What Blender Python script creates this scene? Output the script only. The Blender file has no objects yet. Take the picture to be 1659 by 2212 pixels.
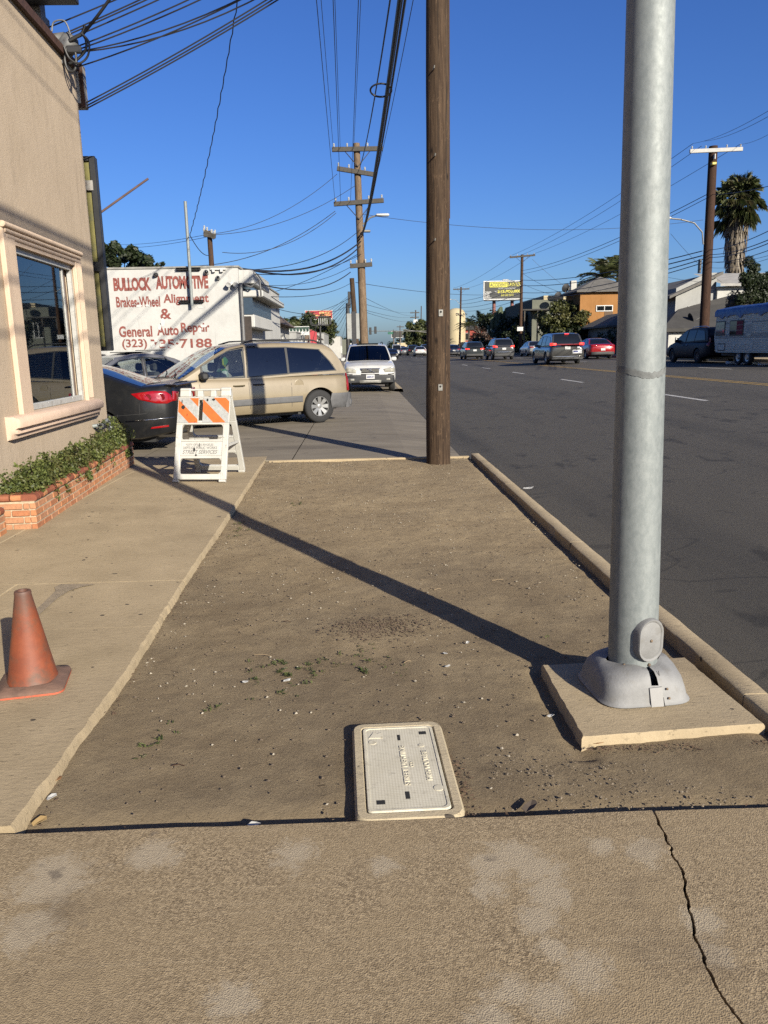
import bpy, bmesh, math, random
import numpy as np
from mathutils import Vector, Matrix, noise as mnoise
R = math.radians
random.seed(7)
rng = np.random.default_rng(11)
S = bpy.context.scene
COL = S.collection

# ------------------------------------------------------------------ camera
PITCH, ROLL, YAW, CAMH = math.degrees(math.atan(352/1659)), 1.1, 1.6, 1.55
def cam_axes():
    p, r, y = R(PITCH), R(ROLL), R(YAW)
    fwd = Vector((math.sin(y)*math.cos(p), math.cos(y)*math.cos(p), -math.sin(p)))
    right = Vector((math.cos(y), -math.sin(y), 0))
    up = right.cross(fwd)
    c, s = math.cos(r), math.sin(r)
    return right*c - up*s, right*s + up*c, fwd
CR, CU, CF = cam_axes()
CPOS = Vector((0, 0, CAMH))
cam = bpy.data.cameras.new('camera')
cam.sensor_fit = 'VERTICAL'; cam.sensor_height = 24.0; cam.lens = 18.0
cam.clip_start = 0.05; cam.clip_end = 9000
camo = bpy.data.objects.new('camera', cam); COL.objects.link(camo)
camo.matrix_world = Matrix(((CR.x, CU.x, -CF.x, 0), (CR.y, CU.y, -CF.y, 0), (CR.z, CU.z, -CF.z, CAMH), (0, 0, 0, 1)))
S.camera = camo

# ------------------------------------------------------------------ sky, sun, exposure
SUN_EL, SUN_AZ = 23.0, 150.0          # azimuth clockwise from +Y (the street direction)
w = bpy.data.worlds.new('World'); S.world = w; w.use_nodes = True
nt = w.node_tree; nt.nodes.clear()
sky = nt.nodes.new('ShaderNodeTexSky'); sky.sky_type = 'NISHITA'; sky.sun_disc = False
sky.sun_elevation = R(SUN_EL); sky.sun_rotation = R(SUN_AZ)
sky.altitude = 60; sky.air_density = 1.0; sky.dust_density = 1.25; sky.ozone_density = 8.0
bg = nt.nodes.new('ShaderNodeBackground'); bg.inputs[1].default_value = 0.064
out = nt.nodes.new('ShaderNodeOutputWorld')
hs = nt.nodes.new('ShaderNodeHueSaturation'); hs.inputs['Hue'].default_value = .513; hs.inputs['Saturation'].default_value = 1.08
nt.links.new(sky.outputs[0], hs.inputs['Color']); nt.links.new(hs.outputs[0], bg.inputs[0]); nt.links.new(bg.outputs[0], out.inputs[0])
sun = bpy.data.lights.new('sun', 'SUN'); sun.energy = 5.0; sun.angle = R(0.55); sun.color = (1.0, 0.92, 0.775)
suno = bpy.data.objects.new('sun', sun); COL.objects.link(suno)
SDIR = Vector((math.sin(R(SUN_AZ))*math.cos(R(SUN_EL)), math.cos(R(SUN_AZ))*math.cos(R(SUN_EL)), math.sin(R(SUN_EL))))
suno.rotation_euler = SDIR.to_track_quat('Z', 'Y').to_euler()
suno.location = SDIR*60
S.view_settings.view_transform = 'Standard'; S.view_settings.look = 'None'
S.view_settings.exposure = 1.1; S.view_settings.gamma = 1.0
S.view_settings.use_curve_mapping = False
S.cycles.use_denoising = False; S.cycles.adaptive_threshold = .004
S.cycles.max_bounces = 6; S.cycles.transparent_max_bounces = 12
S.cycles.caustics_reflective = False; S.cycles.caustics_refractive = False

# ------------------------------------------------------------------ survey helpers: where a sight line meets a real plane
def _ray(x, y):
    return CF + CR*((x-829.5)/1659) + CU*((1106-y)/1659)
def P(x, y, Y):
    d = _ray(x, y); return CPOS + d*(Y/d.y)
def PX(x, y, X):
    d = _ray(x, y); return CPOS + d*(X/d.x)
def G(x, y, z=0.0):
    d = _ray(x, y); return CPOS + d*((z-CAMH)/d.z)
def interp(pts, t):
    if t <= pts[0][0]: return pts[0][1]
    for (a, b), (c, d) in zip(pts, pts[1:]):
        if t <= c: return b + (d-b)*(t-a)/(c-a)
    return pts[-1][1]
ROADP = [(1.80, -0.10), (6.0, 0.20), (10.5, 0.45), (15, 0.56), (19.0, 0.60)]
def zr(x): return interp(ROADP, x)
def GR(x, y):                         # point on the road surface
    z = 0.3
    for _ in range(40):
        p = G(x, y, z); z += 0.5*(zr(p.x)-z)
    return G(x, y, z)

# ------------------------------------------------------------------ mesh helpers
class MB:
    def __init__(s): s.v = []; s.f = []
    def add(s, vs, fs):
        o = len(s.v); s.v += [tuple(v) for v in vs]; s.f += [tuple(i+o for i in f) for f in fs]; return s
    def box(s, a, b, rot=None, piv=None):
        x0, y0, z0 = a; x1, y1, z1 = b
        vs = [Vector(q) for q in ((x0,y0,z0),(x1,y0,z0),(x1,y1,z0),(x0,y1,z0),(x0,y0,z1),(x1,y0,z1),(x1,y1,z1),(x0,y1,z1))]
        if rot is not None:
            piv = Vector(piv) if piv is not None else sum(vs, Vector())/8
            vs = [rot @ (v-piv) + piv for v in vs]
        return s.add(vs, [(0,3,2,1),(4,5,6,7),(0,1,5,4),(1,2,6,5),(2,3,7,6),(3,0,4,7)])
    def bbox(s, a, b, c=0.01):          # chamfered box
        x0,y0,z0=a; x1,y1,z1=b; c=min(c,(x1-x0)/2.01,(y1-y0)/2.01,(z1-z0)/2.01)
        bm = bmesh.new()
        vs=[bm.verts.new(q) for q in ((x0,y0,z0),(x1,y0,z0),(x1,y1,z0),(x0,y1,z0),(x0,y0,z1),(x1,y0,z1),(x1,y1,z1),(x0,y1,z1))]
        for f in [(0,3,2,1),(4,5,6,7),(0,1,5,4),(1,2,6,5),(2,3,7,6),(3,0,4,7)]: bm.faces.new([vs[i] for i in f])
        bmesh.ops.bevel(bm, geom=bm.edges[:], offset=c, segments=1, affect='EDGES', profile=0.5)
        bm.verts.index_update()
        s.add([v.co.copy() for v in bm.verts], [[v.index for v in f.verts] for f in bm.faces]); bm.free(); return s
    def tube(s, pts, r, n=8, cap=True, ends=None):
        pts = [Vector(p) for p in pts]; m = len(pts)
        rr = r if isinstance(r, (list, tuple)) else [r]*m
        prev = None; base = len(s.v)
        for i, p in enumerate(pts):
            d = (pts[min(i+1, m-1)] - pts[max(i-1, 0)])
            d = d.normalized() if d.length > 1e-9 else Vector((0,0,1))
            if prev is None:
                a = Vector((0,0,1)) if abs(d.z) < .9 else Vector((1,0,0))
                u = d.cross(a).normalized()
            else:
                u = (prev - d*prev.dot(d))
                u = u.normalized() if u.length > 1e-6 else d.orthogonal().normalized()
            prev = u; v = d.cross(u)
            for k in range(n):
                t = 2*math.pi*k/n
                s.v.append(tuple(p + (u*math.cos(t) + v*math.sin(t))*rr[i]))
        for i in range(m-1):
            for k in range(n):
                a = base+i*n+k; b = base+i*n+(k+1) % n
                s.f.append((a, b, b+n, a+n))
        if cap:
            s.f.append(tuple(base+k for k in range(n))[::-1]); s.f.append(tuple(base+(m-1)*n+k for k in range(n)))
        return s
    def prism(s, poly, d0, d1, ax='y'):   # polygon (u,v) extruded along an axis
        n = len(poly)
        def mk(u, v, d): return (u, d, v) if ax == 'y' else ((d, u, v) if ax == 'x' else (u, v, d))
        vs = [mk(u, v, d0) for u, v in poly] + [mk(u, v, d1) for u, v in poly]
        return s.add(vs, [tuple(range(n))[::-1], tuple(range(n, 2*n))] + [(i, (i+1) % n, n+(i+1) % n, n+i) for i in range(n)])
    def grid(s, rows, closed=False):
        m = len(rows); n = len(rows[0]); o = len(s.v)
        for r in rows: s.v += [tuple(q) for q in r]
        for i in range(m-1):
            for j in range(n if closed else n-1):
                a = o+i*n+j; b = o+i*n+(j+1) % n
                s.f.append((a, b, b+n, a+n))
        return s
    def lathe(s, prof, n=24, ax='z', c=(0,0,0)):
        rows = []
        for r, h in prof:
            row = []
            for k in range(n):
                t = 2*math.pi*k/n; a, b = r*math.cos(t), r*math.sin(t)
                q = (a, b, h) if ax == 'z' else ((h, a, b) if ax == 'x' else (b, h, a))
                row.append((q[0]+c[0], q[1]+c[1], q[2]+c[2]))
            rows.append(row)
        return s.grid(rows, True)
    def tf(s, M):
        s.v = [tuple(M @ Vector(v)) for v in s.v]; return s
    def mesh(s, name):
        me = bpy.data.meshes.new(name); me.from_pydata(s.v, [], s.f); me.validate(); me.update(); return me

def fixn(me):
    bm = bmesh.new(); bm.from_mesh(me); bmesh.ops.recalc_face_normals(bm, faces=bm.faces[:]); bm.to_mesh(me); bm.free()

def obj(name, mb, m, parent=None, smooth=False, loc=None, fix=True, label=None, kind=None, angle=None):
    me = mb.mesh(name) if isinstance(mb, MB) else mb
    if fix and len(me.polygons) < 60000: fixn(me)
    o = bpy.data.objects.new(name, me); COL.objects.link(o)
    if m is not None: me.materials.clear(); me.materials.append(m)
    if smooth:
        me.polygons.foreach_set('use_smooth', [True]*len(me.polygons))
        if angle is None: angle = 40
        try: me.set_sharp_from_angle(angle=R(angle))
        except Exception: pass
    if parent is not None: o.parent = parent
    if loc is not None: o.location = loc
    if label: o['label'] = label
    if kind: o['kind'] = kind
    return o
def tag(o, label, cat, group=None, kind=None):
    if label: o['label'] = label
    if cat: o['category'] = cat
    if group: o['group'] = group
    if kind: o['kind'] = kind
    return o
def thing(name, label, cat, loc=(0,0,0), rz=0.0, group=None):
    o = bpy.data.objects.new(name, None); COL.objects.link(o)
    o.empty_display_size = .2
    o.location = loc; o.rotation_euler = (0, 0, rz)
    return tag(o, label, cat, group)
def struct(name, mb, m, parent=None, **k):
    o = obj(name, mb, m, parent, **k)
    if parent is None: o['kind'] = 'structure'
    return o
def text_mesh(body, size=1.0, shear=0.0, offset=0.0, spacing=1.0, extrude=0.0, width=None, height=None, align='CENTER'):
    cu = bpy.data.curves.new('lettering', 'FONT'); cu.body = body; cu.size = size; cu.shear = shear
    cu.offset = offset; cu.space_character = spacing; cu.extrude = extrude; cu.align_x = align; cu.align_y = 'CENTER'; cu.resolution_u = 3
    o = bpy.data.objects.new('lettering', cu); COL.objects.link(o)
    dg = bpy.context.evaluated_depsgraph_get(); me = bpy.data.meshes.new_from_object(o.evaluated_get(dg))
    bpy.data.objects.remove(o); bpy.data.curves.remove(cu)
    n = len(me.vertices)
    if n:
        co = np.empty(n*3); me.vertices.foreach_get('co', co); co = co.reshape(-1, 3)
        lo, hi = co.min(0), co.max(0); c = (lo+hi)/2
        if align == 'CENTER': co[:, :2] -= c[:2]
        if width: co[:, 0] *= width/max(hi[0]-lo[0], 1e-6)
        if height: co[:, 1] *= height/max(hi[1]-lo[1], 1e-6)
        me.vertices.foreach_set('co', co.ravel()); me.update()
    return me
def put_text(name, body, m, parent, origin, right, up, **k):   # flat lettering laid on a surface
    me = text_mesh(body, **k)
    r = Vector(right).normalized(); u = Vector(up).normalized(); n = r.cross(u)
    M = Matrix(((r.x,u.x,n.x,origin[0]),(r.y,u.y,n.y,origin[1]),(r.z,u.z,n.z,origin[2]),(0,0,0,1)))
    me.transform(M)
    return obj(name, me, m, parent, fix=False)

# ------------------------------------------------------------------ materials
_M = {}
ALB = .535            # one scale for all albedos, matched to the exposure
def lin(c):
    return tuple(((x/255)/12.92 if x/255 <= .04045 else (((x/255)+.055)/1.055)**2.4) for x in c)
class N:
    def __init__(s, name, k=1.0, tint=(1, 1, 1)):
        s.k = k; s.tint = tint; s.m = bpy.data.materials.new(name); s.m.use_nodes = True; s.t = s.m.node_tree
        s.b = s.t.nodes['Principled BSDF']; s.co = None
    def coord(s, sc=(1,1,1), kind='Object'):
        c = s.t.nodes.new('ShaderNodeTexCoord'); mp = s.t.nodes.new('ShaderNodeMapping'); mp.inputs['Scale'].default_value = sc
        s.t.links.new(c.outputs[kind], mp.inputs[0]); return mp.outputs[0]
    def noise(s, scale, detail=4, rough=.6, sc=(1,1,1), dist=0, kind='Object'):
        n = s.t.nodes.new('ShaderNodeTexNoise'); n.inputs['Scale'].default_value = scale; n.inputs['Detail'].default_value = detail
        n.inputs['Roughness'].default_value = rough; n.inputs['Distortion'].default_value = dist
        s.t.links.new(s.coord(sc, kind), n.inputs['Vector']); return n.outputs['Fac']
    def vor(s, scale, feature='F1', sc=(1,1,1), out='Distance', rand=1.0):
        n = s.t.nodes.new('ShaderNodeTexVoronoi'); n.feature = feature; n.inputs['Scale'].default_value = scale; n.inputs['Randomness'].default_value = rand
        s.t.links.new(s.coord(sc), n.inputs['Vector']); return n.outputs[out]
    def ramp(s, x, a, b, lo=(0,0,0,1), hi=(1,1,1,1)):
        n = s.t.nodes.new('ShaderNodeValToRGB'); e = n.color_ramp.elements
        e[0].position = a; e[0].color = lo if len(lo) == 4 else (*lo, 1); e[1].position = b; e[1].color = hi if len(hi) == 4 else (*hi, 1)
        s.t.links.new(x, n.inputs[0]); return n.outputs[0]
    def mix(s, f, a, b, mode='MIX'):
        n = s.t.nodes.new('ShaderNodeMix'); n.data_type = 'RGBA'; n.blend_type = mode
        for sock, v in ((n.inputs[0], f), (n.inputs[6], a), (n.inputs[7], b)):
            if hasattr(v, 'is_linked') or isinstance(v, bpy.types.NodeSocket): s.t.links.new(v, sock)
            elif isinstance(v, (int, float)): sock.default_value = v
            else: sock.default_value = v if len(v) == 4 else (*v, 1)
        return n.outputs[2]
    def math(s, op, a, b=0.0):
        n = s.t.nodes.new('ShaderNodeMath'); n.operation = op
        for sock, v in ((n.inputs[0], a), (n.inputs[1], b)):
            if isinstance(v, bpy.types.NodeSocket): s.t.links.new(v, sock)
            else: sock.default_value = v
        return n.outputs[0]
    def color(s, c):
        k = ALB*s.k
        if isinstance(c, bpy.types.NodeSocket):
            s.t.links.new(s.mix(1.0, c, tuple(k*t for t in s.tint), 'MULTIPLY'), s.b.inputs['Base Color'])
        else: s.b.inputs['Base Color'].default_value = (*[x*k for x in c[:3]], 1)
    def set(s, **k):
        for a, v in k.items():
            i = s.b.inputs[a.replace('_', ' ')]
            if isinstance(v, bpy.types.NodeSocket): s.t.links.new(v, i)
            else: i.default_value = v
    def bump(s, h, strength=.3, dist=.01, prev=None):
        n = s.t.nodes.new('ShaderNodeBump'); n.inputs['Strength'].default_value = strength; n.inputs['Distance'].default_value = dist
        s.t.links.new(h, n.inputs['Height'])
        if prev is not None: s.t.links.new(prev, n.inputs['Normal'])
        s.t.links.new(n.outputs[0], s.b.inputs['Normal']); return n.outputs[0]

def plain(name, c, rough=.6, metal=0.0, var=.12, scale=6.0, bump=0.0, bscale=40.0, coat=0.0, spec=.5, dirt=None):
    if name in _M: return _M[name]
    n = N(name)
    f = n.noise(scale, 5, .65)
    lo = tuple(x*(1-var) for x in c); hi = tuple(min(1, x*(1+var)) for x in c)
    col = n.mix(n.ramp(f, .3, .7), lo, hi)
    if dirt:
        g = n.ramp(n.noise(scale*2.3, 6, .7), .52, .68)
        col = n.mix(n.math('MULTIPLY', g, .75), col, dirt)
    n.color(col)
    n.set(Roughness=rough, Metallic=metal, Specular_IOR_Level=spec, Coat_Weight=coat)
    if coat: n.set(Coat_Roughness=.04)
    if bump: n.bump(n.noise(bscale, 4, .6), bump, .01)
    _M[name] = n.m; return n.m
def emit(name, c, st):
    n = N(name); n.color(c); n.set(Emission_Color=(*c, 1), Emission_Strength=st); return n.m
# ------------------------------------------------------------------ surface materials
def m_aggregate():
    n = N('exposed_aggregate_concrete', 1.14, (1.01,.99,.95))
    fine = n.vor(240, sc=(1,1,1)); speck = n.vor(150, out='Color')
    sp = n.t.nodes.new('ShaderNodeSeparateColor'); n.t.links.new(speck, sp.inputs[0])
    c = n.mix(n.ramp(sp.outputs[0], .1, .9), (.21,.158,.098), (.47,.37,.238))
    c = n.mix(n.ramp(n.noise(2.2, 6, .7), .35, .7), c, (.37,.287,.178))
    acc = None                              # worn pale patches, each at its own place on the slab
    for px, py, rr in ((1062,1868,.10),(1110,1850,.11),(1160,1880,.10),(1185,1930,.09),(1060,1920,.07),(1165,1985,.08),(1195,2050,.06),(1108,2140,.07),(1262,2095,.09),(1180,2165,.08),(1400,1840,.09),(1300,1830,.06),(1515,1990,.08),(1545,2060,.07),(1060,2205,.08),(830,1870,.07),(640,1850,.10),(120,1900,.16),(60,2010,.12),(330,1850,.10),(500,2170,.08)):
        q = G(px, py, .03); v = n.t.nodes.new('ShaderNodeVectorMath'); v.operation = 'DISTANCE'; v.inputs[1].default_value = (q.x, q.y, .03)
        n.t.links.new(n.coord(), v.inputs[0]); d = n.math('MAXIMUM', n.math('SUBTRACT', 1.0, n.math('DIVIDE', v.outputs['Value'], rr*1.55)), 0.0)
        acc = d if acc is None else n.math('MAXIMUM', acc, d)
    patch = n.math('ADD', n.math('MULTIPLY', acc, .46), n.math('MULTIPLY', n.noise(14, 9, .82, dist=.9), .95))
    patch2 = n.math('ADD', patch, n.math('MULTIPLY', n.noise(130, 2, .6), .10))
    c = n.mix(n.math('MULTIPLY', n.ramp(patch2, .72, .86), .7), c, (.49,.42,.315))
    c = n.mix(n.math('MULTIPLY', n.ramp(n.noise(1.9, 6, .7), .56, .70), .55), c, (.16,.12,.08))
    c = n.mix(n.math('MULTIPLY', n.ramp(n.noise(7, 3, .5), .70, .75), .6), c, (.12,.10,.085))
    c = n.mix(n.math('MULTIPLY', n.ramp(n.noise(16, 6, .75, sc=(.12,3.5,1)), .52, .72), .35), c, (.50,.41,.28))
    n.color(c); n.set(Roughness=.9, Specular_IOR_Level=.25)
    b = n.bump(fine, .42, .004); n.bump(n.noise(120, 5, .8), .40, .004, b)
    return n.m
def m_walk(name='sidewalk_concrete', a=(.46,.365,.235), b=(.61,.49,.325), dark=(.31,.24,.155)):
    n = N(name, 1.04, (1.0,.99,.95))
    c = n.mix(n.ramp(n.noise(2.5, 6, .7), .3, .7), a, b)
    c = n.mix(n.math('MULTIPLY', n.ramp(n.noise(0.9, 5, .65), .5, .72), .55), c, dark)
    c = n.mix(n.math('MULTIPLY', n.ramp(n.noise(45, 4, .75, sc=(.5,1.3,1)), .60, .66), .55), c, tuple(x*.45 for x in dark))
    c = n.mix(n.math('MULTIPLY', n.ramp(n.noise(180, 2, .6), .35, .75), .35), c, tuple(x*.72 for x in a))
    c = n.mix(n.ramp(n.noise(16, 1, .3), .755, .77), c, (.09,.075,.06))
    n.color(c); n.set(Roughness=.9, Specular_IOR_Level=.25)
    p = n.bump(n.noise(130, 5, .7), .5, .004); n.bump(n.noise(38, 4, .7, sc=(.5,1.2,1)), .35, .008, p)
    return n.m
def m_dirt():
    n = N('packed_dirt', 1.12, (1.0,.985,.935))
    c = n.mix(n.ramp(n.noise(1.6, 7, .7), .32, .68), (.33,.252,.158), (.49,.388,.25))
    c = n.mix(n.math('MULTIPLY', n.ramp(n.noise(7, 6, .75), .45, .75), .6), c, (.24,.185,.125))
    c = n.mix(n.math('MULTIPLY', n.ramp(n.noise(.55, 4, .6), .42, .66), .5), c, (.235,.185,.13))
    c = n.mix(n.math('MULTIPLY', n.ramp(n.noise(90, 3, .7), .58, .72), .5), c, (.56,.45,.29))
    c = n.mix(n.math('MULTIPLY', n.ramp(n.noise(120, 3, .7, sc=(1,.8,1)), .60, .70), .6), c, (.14,.098,.06))
    ck = n.vor(14, 'DISTANCE_TO_EDGE', sc=(1,.8,1)); ckm = n.math('MULTIPLY', n.math('LESS_THAN', ck, .009), n.ramp(n.noise(3.7, 3, .5), .58, .68))
    c = n.mix(n.math('MULTIPLY', ckm, .7), c, (.07,.05,.035))
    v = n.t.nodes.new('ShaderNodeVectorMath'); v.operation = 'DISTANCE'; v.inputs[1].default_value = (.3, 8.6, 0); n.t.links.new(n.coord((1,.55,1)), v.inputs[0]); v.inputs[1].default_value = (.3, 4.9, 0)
    soil_tone = n.math('ADD', v.outputs['Value'], n.math('MULTIPLY', n.noise(1.1, 5, .7), 1.6))   # soil paler around a far point, darker towards the near end
    c = n.mix(n.ramp(n.math('MULTIPLY', soil_tone, .25), .55, .92), c, n.mix(1.0, c, (.74,.745,.77), 'MULTIPLY'))
    n.color(c); n.set(Roughness=1.0, Specular_IOR_Level=.1)
    h = n.bump(n.noise(110, 6, .8), .7, .008); n.bump(n.noise(26, 6, .75), .45, .012, h)
    return n.m
def m_asphalt():
    n = N('worn_asphalt', .68, (1.0,.98,.92))
    c = n.mix(n.ramp(n.noise(.9, 8, .78, sc=(1,.5,1)), .34, .66), (.040,.037,.032), (.125,.116,.098))
    c = n.mix(n.math('MULTIPLY', n.ramp(n.vor(160), .0, .6), .35), (.20,.18,.15), c)
    c = n.mix(n.math('MULTIPLY', n.ramp(n.noise(.42, 5, .6, sc=(1.4,.12,1)), .50, .66), .6), c, (.036,.035,.034))
    c = n.mix(n.math('MULTIPLY', n.ramp(n.noise(2.4, 4, .6, sc=(1,.5,1)), .60, .68), .7), c, (.030,.028,.026))
    c = n.mix(n.math('MULTIPLY', n.ramp(n.noise(60, 3, .8), .42, .75), .5), c, (.16,.145,.12))
    n.color(c); n.set(Roughness=.82, Specular_IOR_Level=.35)
    sc_ = n.math('ABSOLUTE', n.math('SUBTRACT', n.noise(.33, 4, .6, sc=(.35,.9,1), dist=.2), .5)); c2 = n.math('LESS_THAN', sc_, .0022)
    c = n.mix(n.math('MULTIPLY', c2, .35), c, (.022,.021,.02)); n.color(c)
    n.bump(n.noise(150, 4, .8), 1.0, .010)
    return n.m
def m_drive():
    n = N('driveway_concrete')
    c = n.mix(n.ramp(n.noise(1.2, 6, .7, sc=(.5,1.6,1)), .3, .7), (.215,.18,.135), (.33,.285,.215))
    c = n.mix(n.math('MULTIPLY', n.ramp(n.noise(.7, 6, .7, sc=(.4,1.8,1)), .5, .7), .6), c, (.135,.115,.09))
    c = n.mix(n.math('MULTIPLY', n.ramp(n.noise(3.2, 3, .5), .64, .74), .65), c, (.075,.065,.055))
    n.color(c); n.set(Roughness=.88, Specular_IOR_Level=.3)
    n.bump(n.noise(90, 5, .7), .4, .004)
    return n.m
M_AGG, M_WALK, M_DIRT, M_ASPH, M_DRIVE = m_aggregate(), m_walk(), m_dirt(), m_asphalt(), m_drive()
M_KERB = m_walk('kerb_concrete', (.46,.365,.235), (.62,.50,.335), (.25,.20,.14))
M_EARTH = plain('bare_earth', (.16,.125,.085), .95, var=.3, scale=.3, bump=.3)
M_BLACK = plain('dark_void', (.012,.012,.012), .9)
M_WLINE = plain('white_road_paint', (.62,.60,.55), .7, var=.3, scale=9, dirt=(.16,.15,.14))
M_YLINE = plain('yellow_road_paint', (.50,.31,.055), .7, var=.3, scale=9, dirt=(.14,.12,.08))

# ------------------------------------------------------------------ ground, road, walks
def strip(prof, y0, y1, ny=1):
    mb = MB(); ys = [y0+(y1-y0)*i/ny for i in range(ny+1)]
    mb.grid([[(x, y, z) for x, z in prof] for y in ys]); return mb
struct('ground', strip([(-3000,-.16),(-40,-.10),(1.6,-.16),(6,.10),(10.5,.36),(19,.5),(23,.62),(3000,.8)], -80, 4000), M_EARTH)
ys = [-60+4*i for i in range(60)]+[200+40*i for i in range(20)]+[1000,2000,4000]
mbr = MB(); xs = [1.50,1.8,3,4.5,6,7.5,9,10.5,12.5,15,17,19.0]
mbr.grid([[(x, y, zr(x) if x >= 1.8 else -.105) for x in xs] for y in ys])
struct('road', mbr, M_ASPH)
def mark(x0, x1, y0, y1, m, name, dz=.004):
    mb = MB(); n = max(1, int((y1-y0)/30))
    for i in range(n):
        a = y0+(y1-y0)*i/n; b = y0+(y1-y0)*(i+1)/n
        mb.add([(x0,a,zr(x0)+dz),(x1,a,zr(x1)+dz),(x1,b,zr(x1)+dz),(x0,b,zr(x0)+dz)], [(0,1,2,3)])
    struct(name, mb, m, fix=False)
XD = GR(1480, 859).x; XY = GR(1436, 812).x; XE = GR(1590, 798).x
yd = GR(1524, 866).y
for k in range(-2, 18):
    y0 = yd + k*9.6
    mark(XD-.06, XD+.06, y0, y0+2.9, M_WLINE, 'lane_marking')
    mark(XE-.06, XE+.06, y0+3, y0+5.9, M_WLINE, 'lane_marking')
for dx in (-.17, .09): mark(XY+dx, XY+dx+.10, -30, 300, M_YLINE, 'centre_line')

# far side: kerb, pavement, earth behind it
fk = struct('far_kerb', MB(), M_KERB)
mb = MB(); mb.grid([[(19.0,y,.60),(19.02,y,.75),(19.16,y,.76)] for y in (-60, 40, 120, 400)]); fk.data = mb.mesh('far_kerb'); fk.data.materials.append(M_KERB)
struct('far_pavement', strip([(19.164,.757),(21.2,.775),(21.21,.62)], -60, 400, 4), M_WALK)
# left edge of the road beyond the driveway
lk = MB(); lk.grid([[(1.50,y,.03),(1.66,y,.03),(1.70,y,-.11)] for y in (30.2, 60, 150, 500)])
struct('kerb_beyond_driveway', lk, M_KERB)
struct('pavement_beyond_driveway', strip([(-3.4,.034),(1.496,.026)], 30.2, 500, 4), M_DRIVE)
# driveway apron: slabs with open joints, falling to the gutter
drive = struct('driveway', strip([(-60,-.05),(-3.3,-.04),(1.2,-.06),(1.49,-.14)], 10.98, 62, 2), M_BLACK)
def dz(x): return interp([(-30,.03),(-3.3,.02),(.6,.015),(1.52,-.085)], x)
yj = [11.0, 14.1, 17.6, 21.5, 25.6, 30.17]; xj = [-3.3, -1.0, 1.52]
for a, b in zip(yj, yj[1:]):
    for c, d in zip(xj, xj[1:]):
        mb = MB(); g = .006; nx = 6
        top = [(c+g+(d-c-2*g)*i/nx) for i in range(nx+1)]
        mb.grid([[(x, y, dz(x)) for x in top] for y in (a+g, b-g)])
        mb.add([(c+g,a+g,dz(c)),(d-g,a+g,dz(d)),(d-g,a+g,dz(d)-.1),(c+g,a+g,dz(c)-.1)], [(0,1,2,3)])
        obj('slab', mb, M_DRIVE, drive)
struct('yard_paving', strip([(-60,.03),(-3.304,.018)], 11.2, 60, 2), M_DRIVE)
lip = MB(); lip.bbox((-1.33,10.90,-.05),(1.55,10.99,.022), .01)
struct('dirt_edge_kerb', lip, M_KERB)

# kerb along the dirt strip, in cast lengths
kerb = struct('kerb', MB().box((1.60,-6,-.2),(1.72,10.9,-.12)), M_KERB)
def kx(y): return interp([(-6,1.66),(2,1.62),(3,1.60),(5,1.57),(11,1.545)], y)
for a, b in ((-6,-2.2),(-2.2,.6),(.6,3.05),(3.05,5.75),(5.75,8.4),(8.4,10.97)):
    mb = MB(); rows = []; n = 26
    for i in range(n+1):
        y = a+.004+(b-a-.008)*i/n; x = kx(y); j = .006*mnoise.noise(Vector((y*3.1,1,2))); e = .005*mnoise.noise(Vector((y*7.1,5,2)))
        rows.append([(x+.035+e,y,-.1),(x+.035+e,y,.048+j*.6),(x+.043,y,.054+j*.4),(x+.140+e,y,.054+j*.2),(x+.152+e,y,.044+j),(x+.165,y,-.115)])
    mb.grid(rows); mb.f.append((0,1,2,3,4,5)); k = n*6; mb.f.append((k,k+1,k+2,k+3,k+4,k+5))
    obj('kerb_stone', mb, M_KERB, kerb, smooth=True, angle=50)

# dirt strip: a real uneven sheet
def lx(y): return interp([(0,-1.17),(2.2,-1.165),(3.5,-1.16),(5,-1.215),(7.4,-1.27),(11.6,-1.40)], y)
GX, GY = 130, 300
mb = MB(); rows = []
for j in range(GY+1):
    y = 2.15+(10.97-2.15)*(j/GY)**1.25; row = []
    for i in range(GX+1):
        x0 = lx(y)-.08; x1 = kx(y)+.06; x = x0+(x1-x0)*i/GX
        z = .010*mnoise.noise(Vector((x*1.3,y*1.1,0)))+.005*mnoise.noise(Vector((x*4,y*3.6,3)))+.0032*mnoise.noise(Vector((x*11,y*10,7)))+.0026*mnoise.noise(Vector((x*29,y*26,9)))
        d = math.hypot((x-.05)*.8, y-4.1); z += .018*math.exp(-(d/.30)**2)
        z -= .020*math.exp(-((x-.83)/.05)**2)*(1 if 2.65 < y < 3.5 else 0)
        z += .022*max(0, min(1, (x-.85)/.7))*max(0, min(1, (2.95-y)/.3))
        z -= .030*math.exp(-((y-2.27)/.10)**2)
        z += (.006+.008*mnoise.noise(Vector((y*2.3,7,7))))*math.exp(-((x-lx(y))/.07)**2) - .022*math.exp(-((x-kx(y)-.03)/.07)**2)
        z = min(z, .034)
        row.append((x, y, z-.004))
    rows.append(row)
mb.grid(rows); struct('dirt_strip', mb, M_DIRT, smooth=True, angle=180, fix=False)

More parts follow.
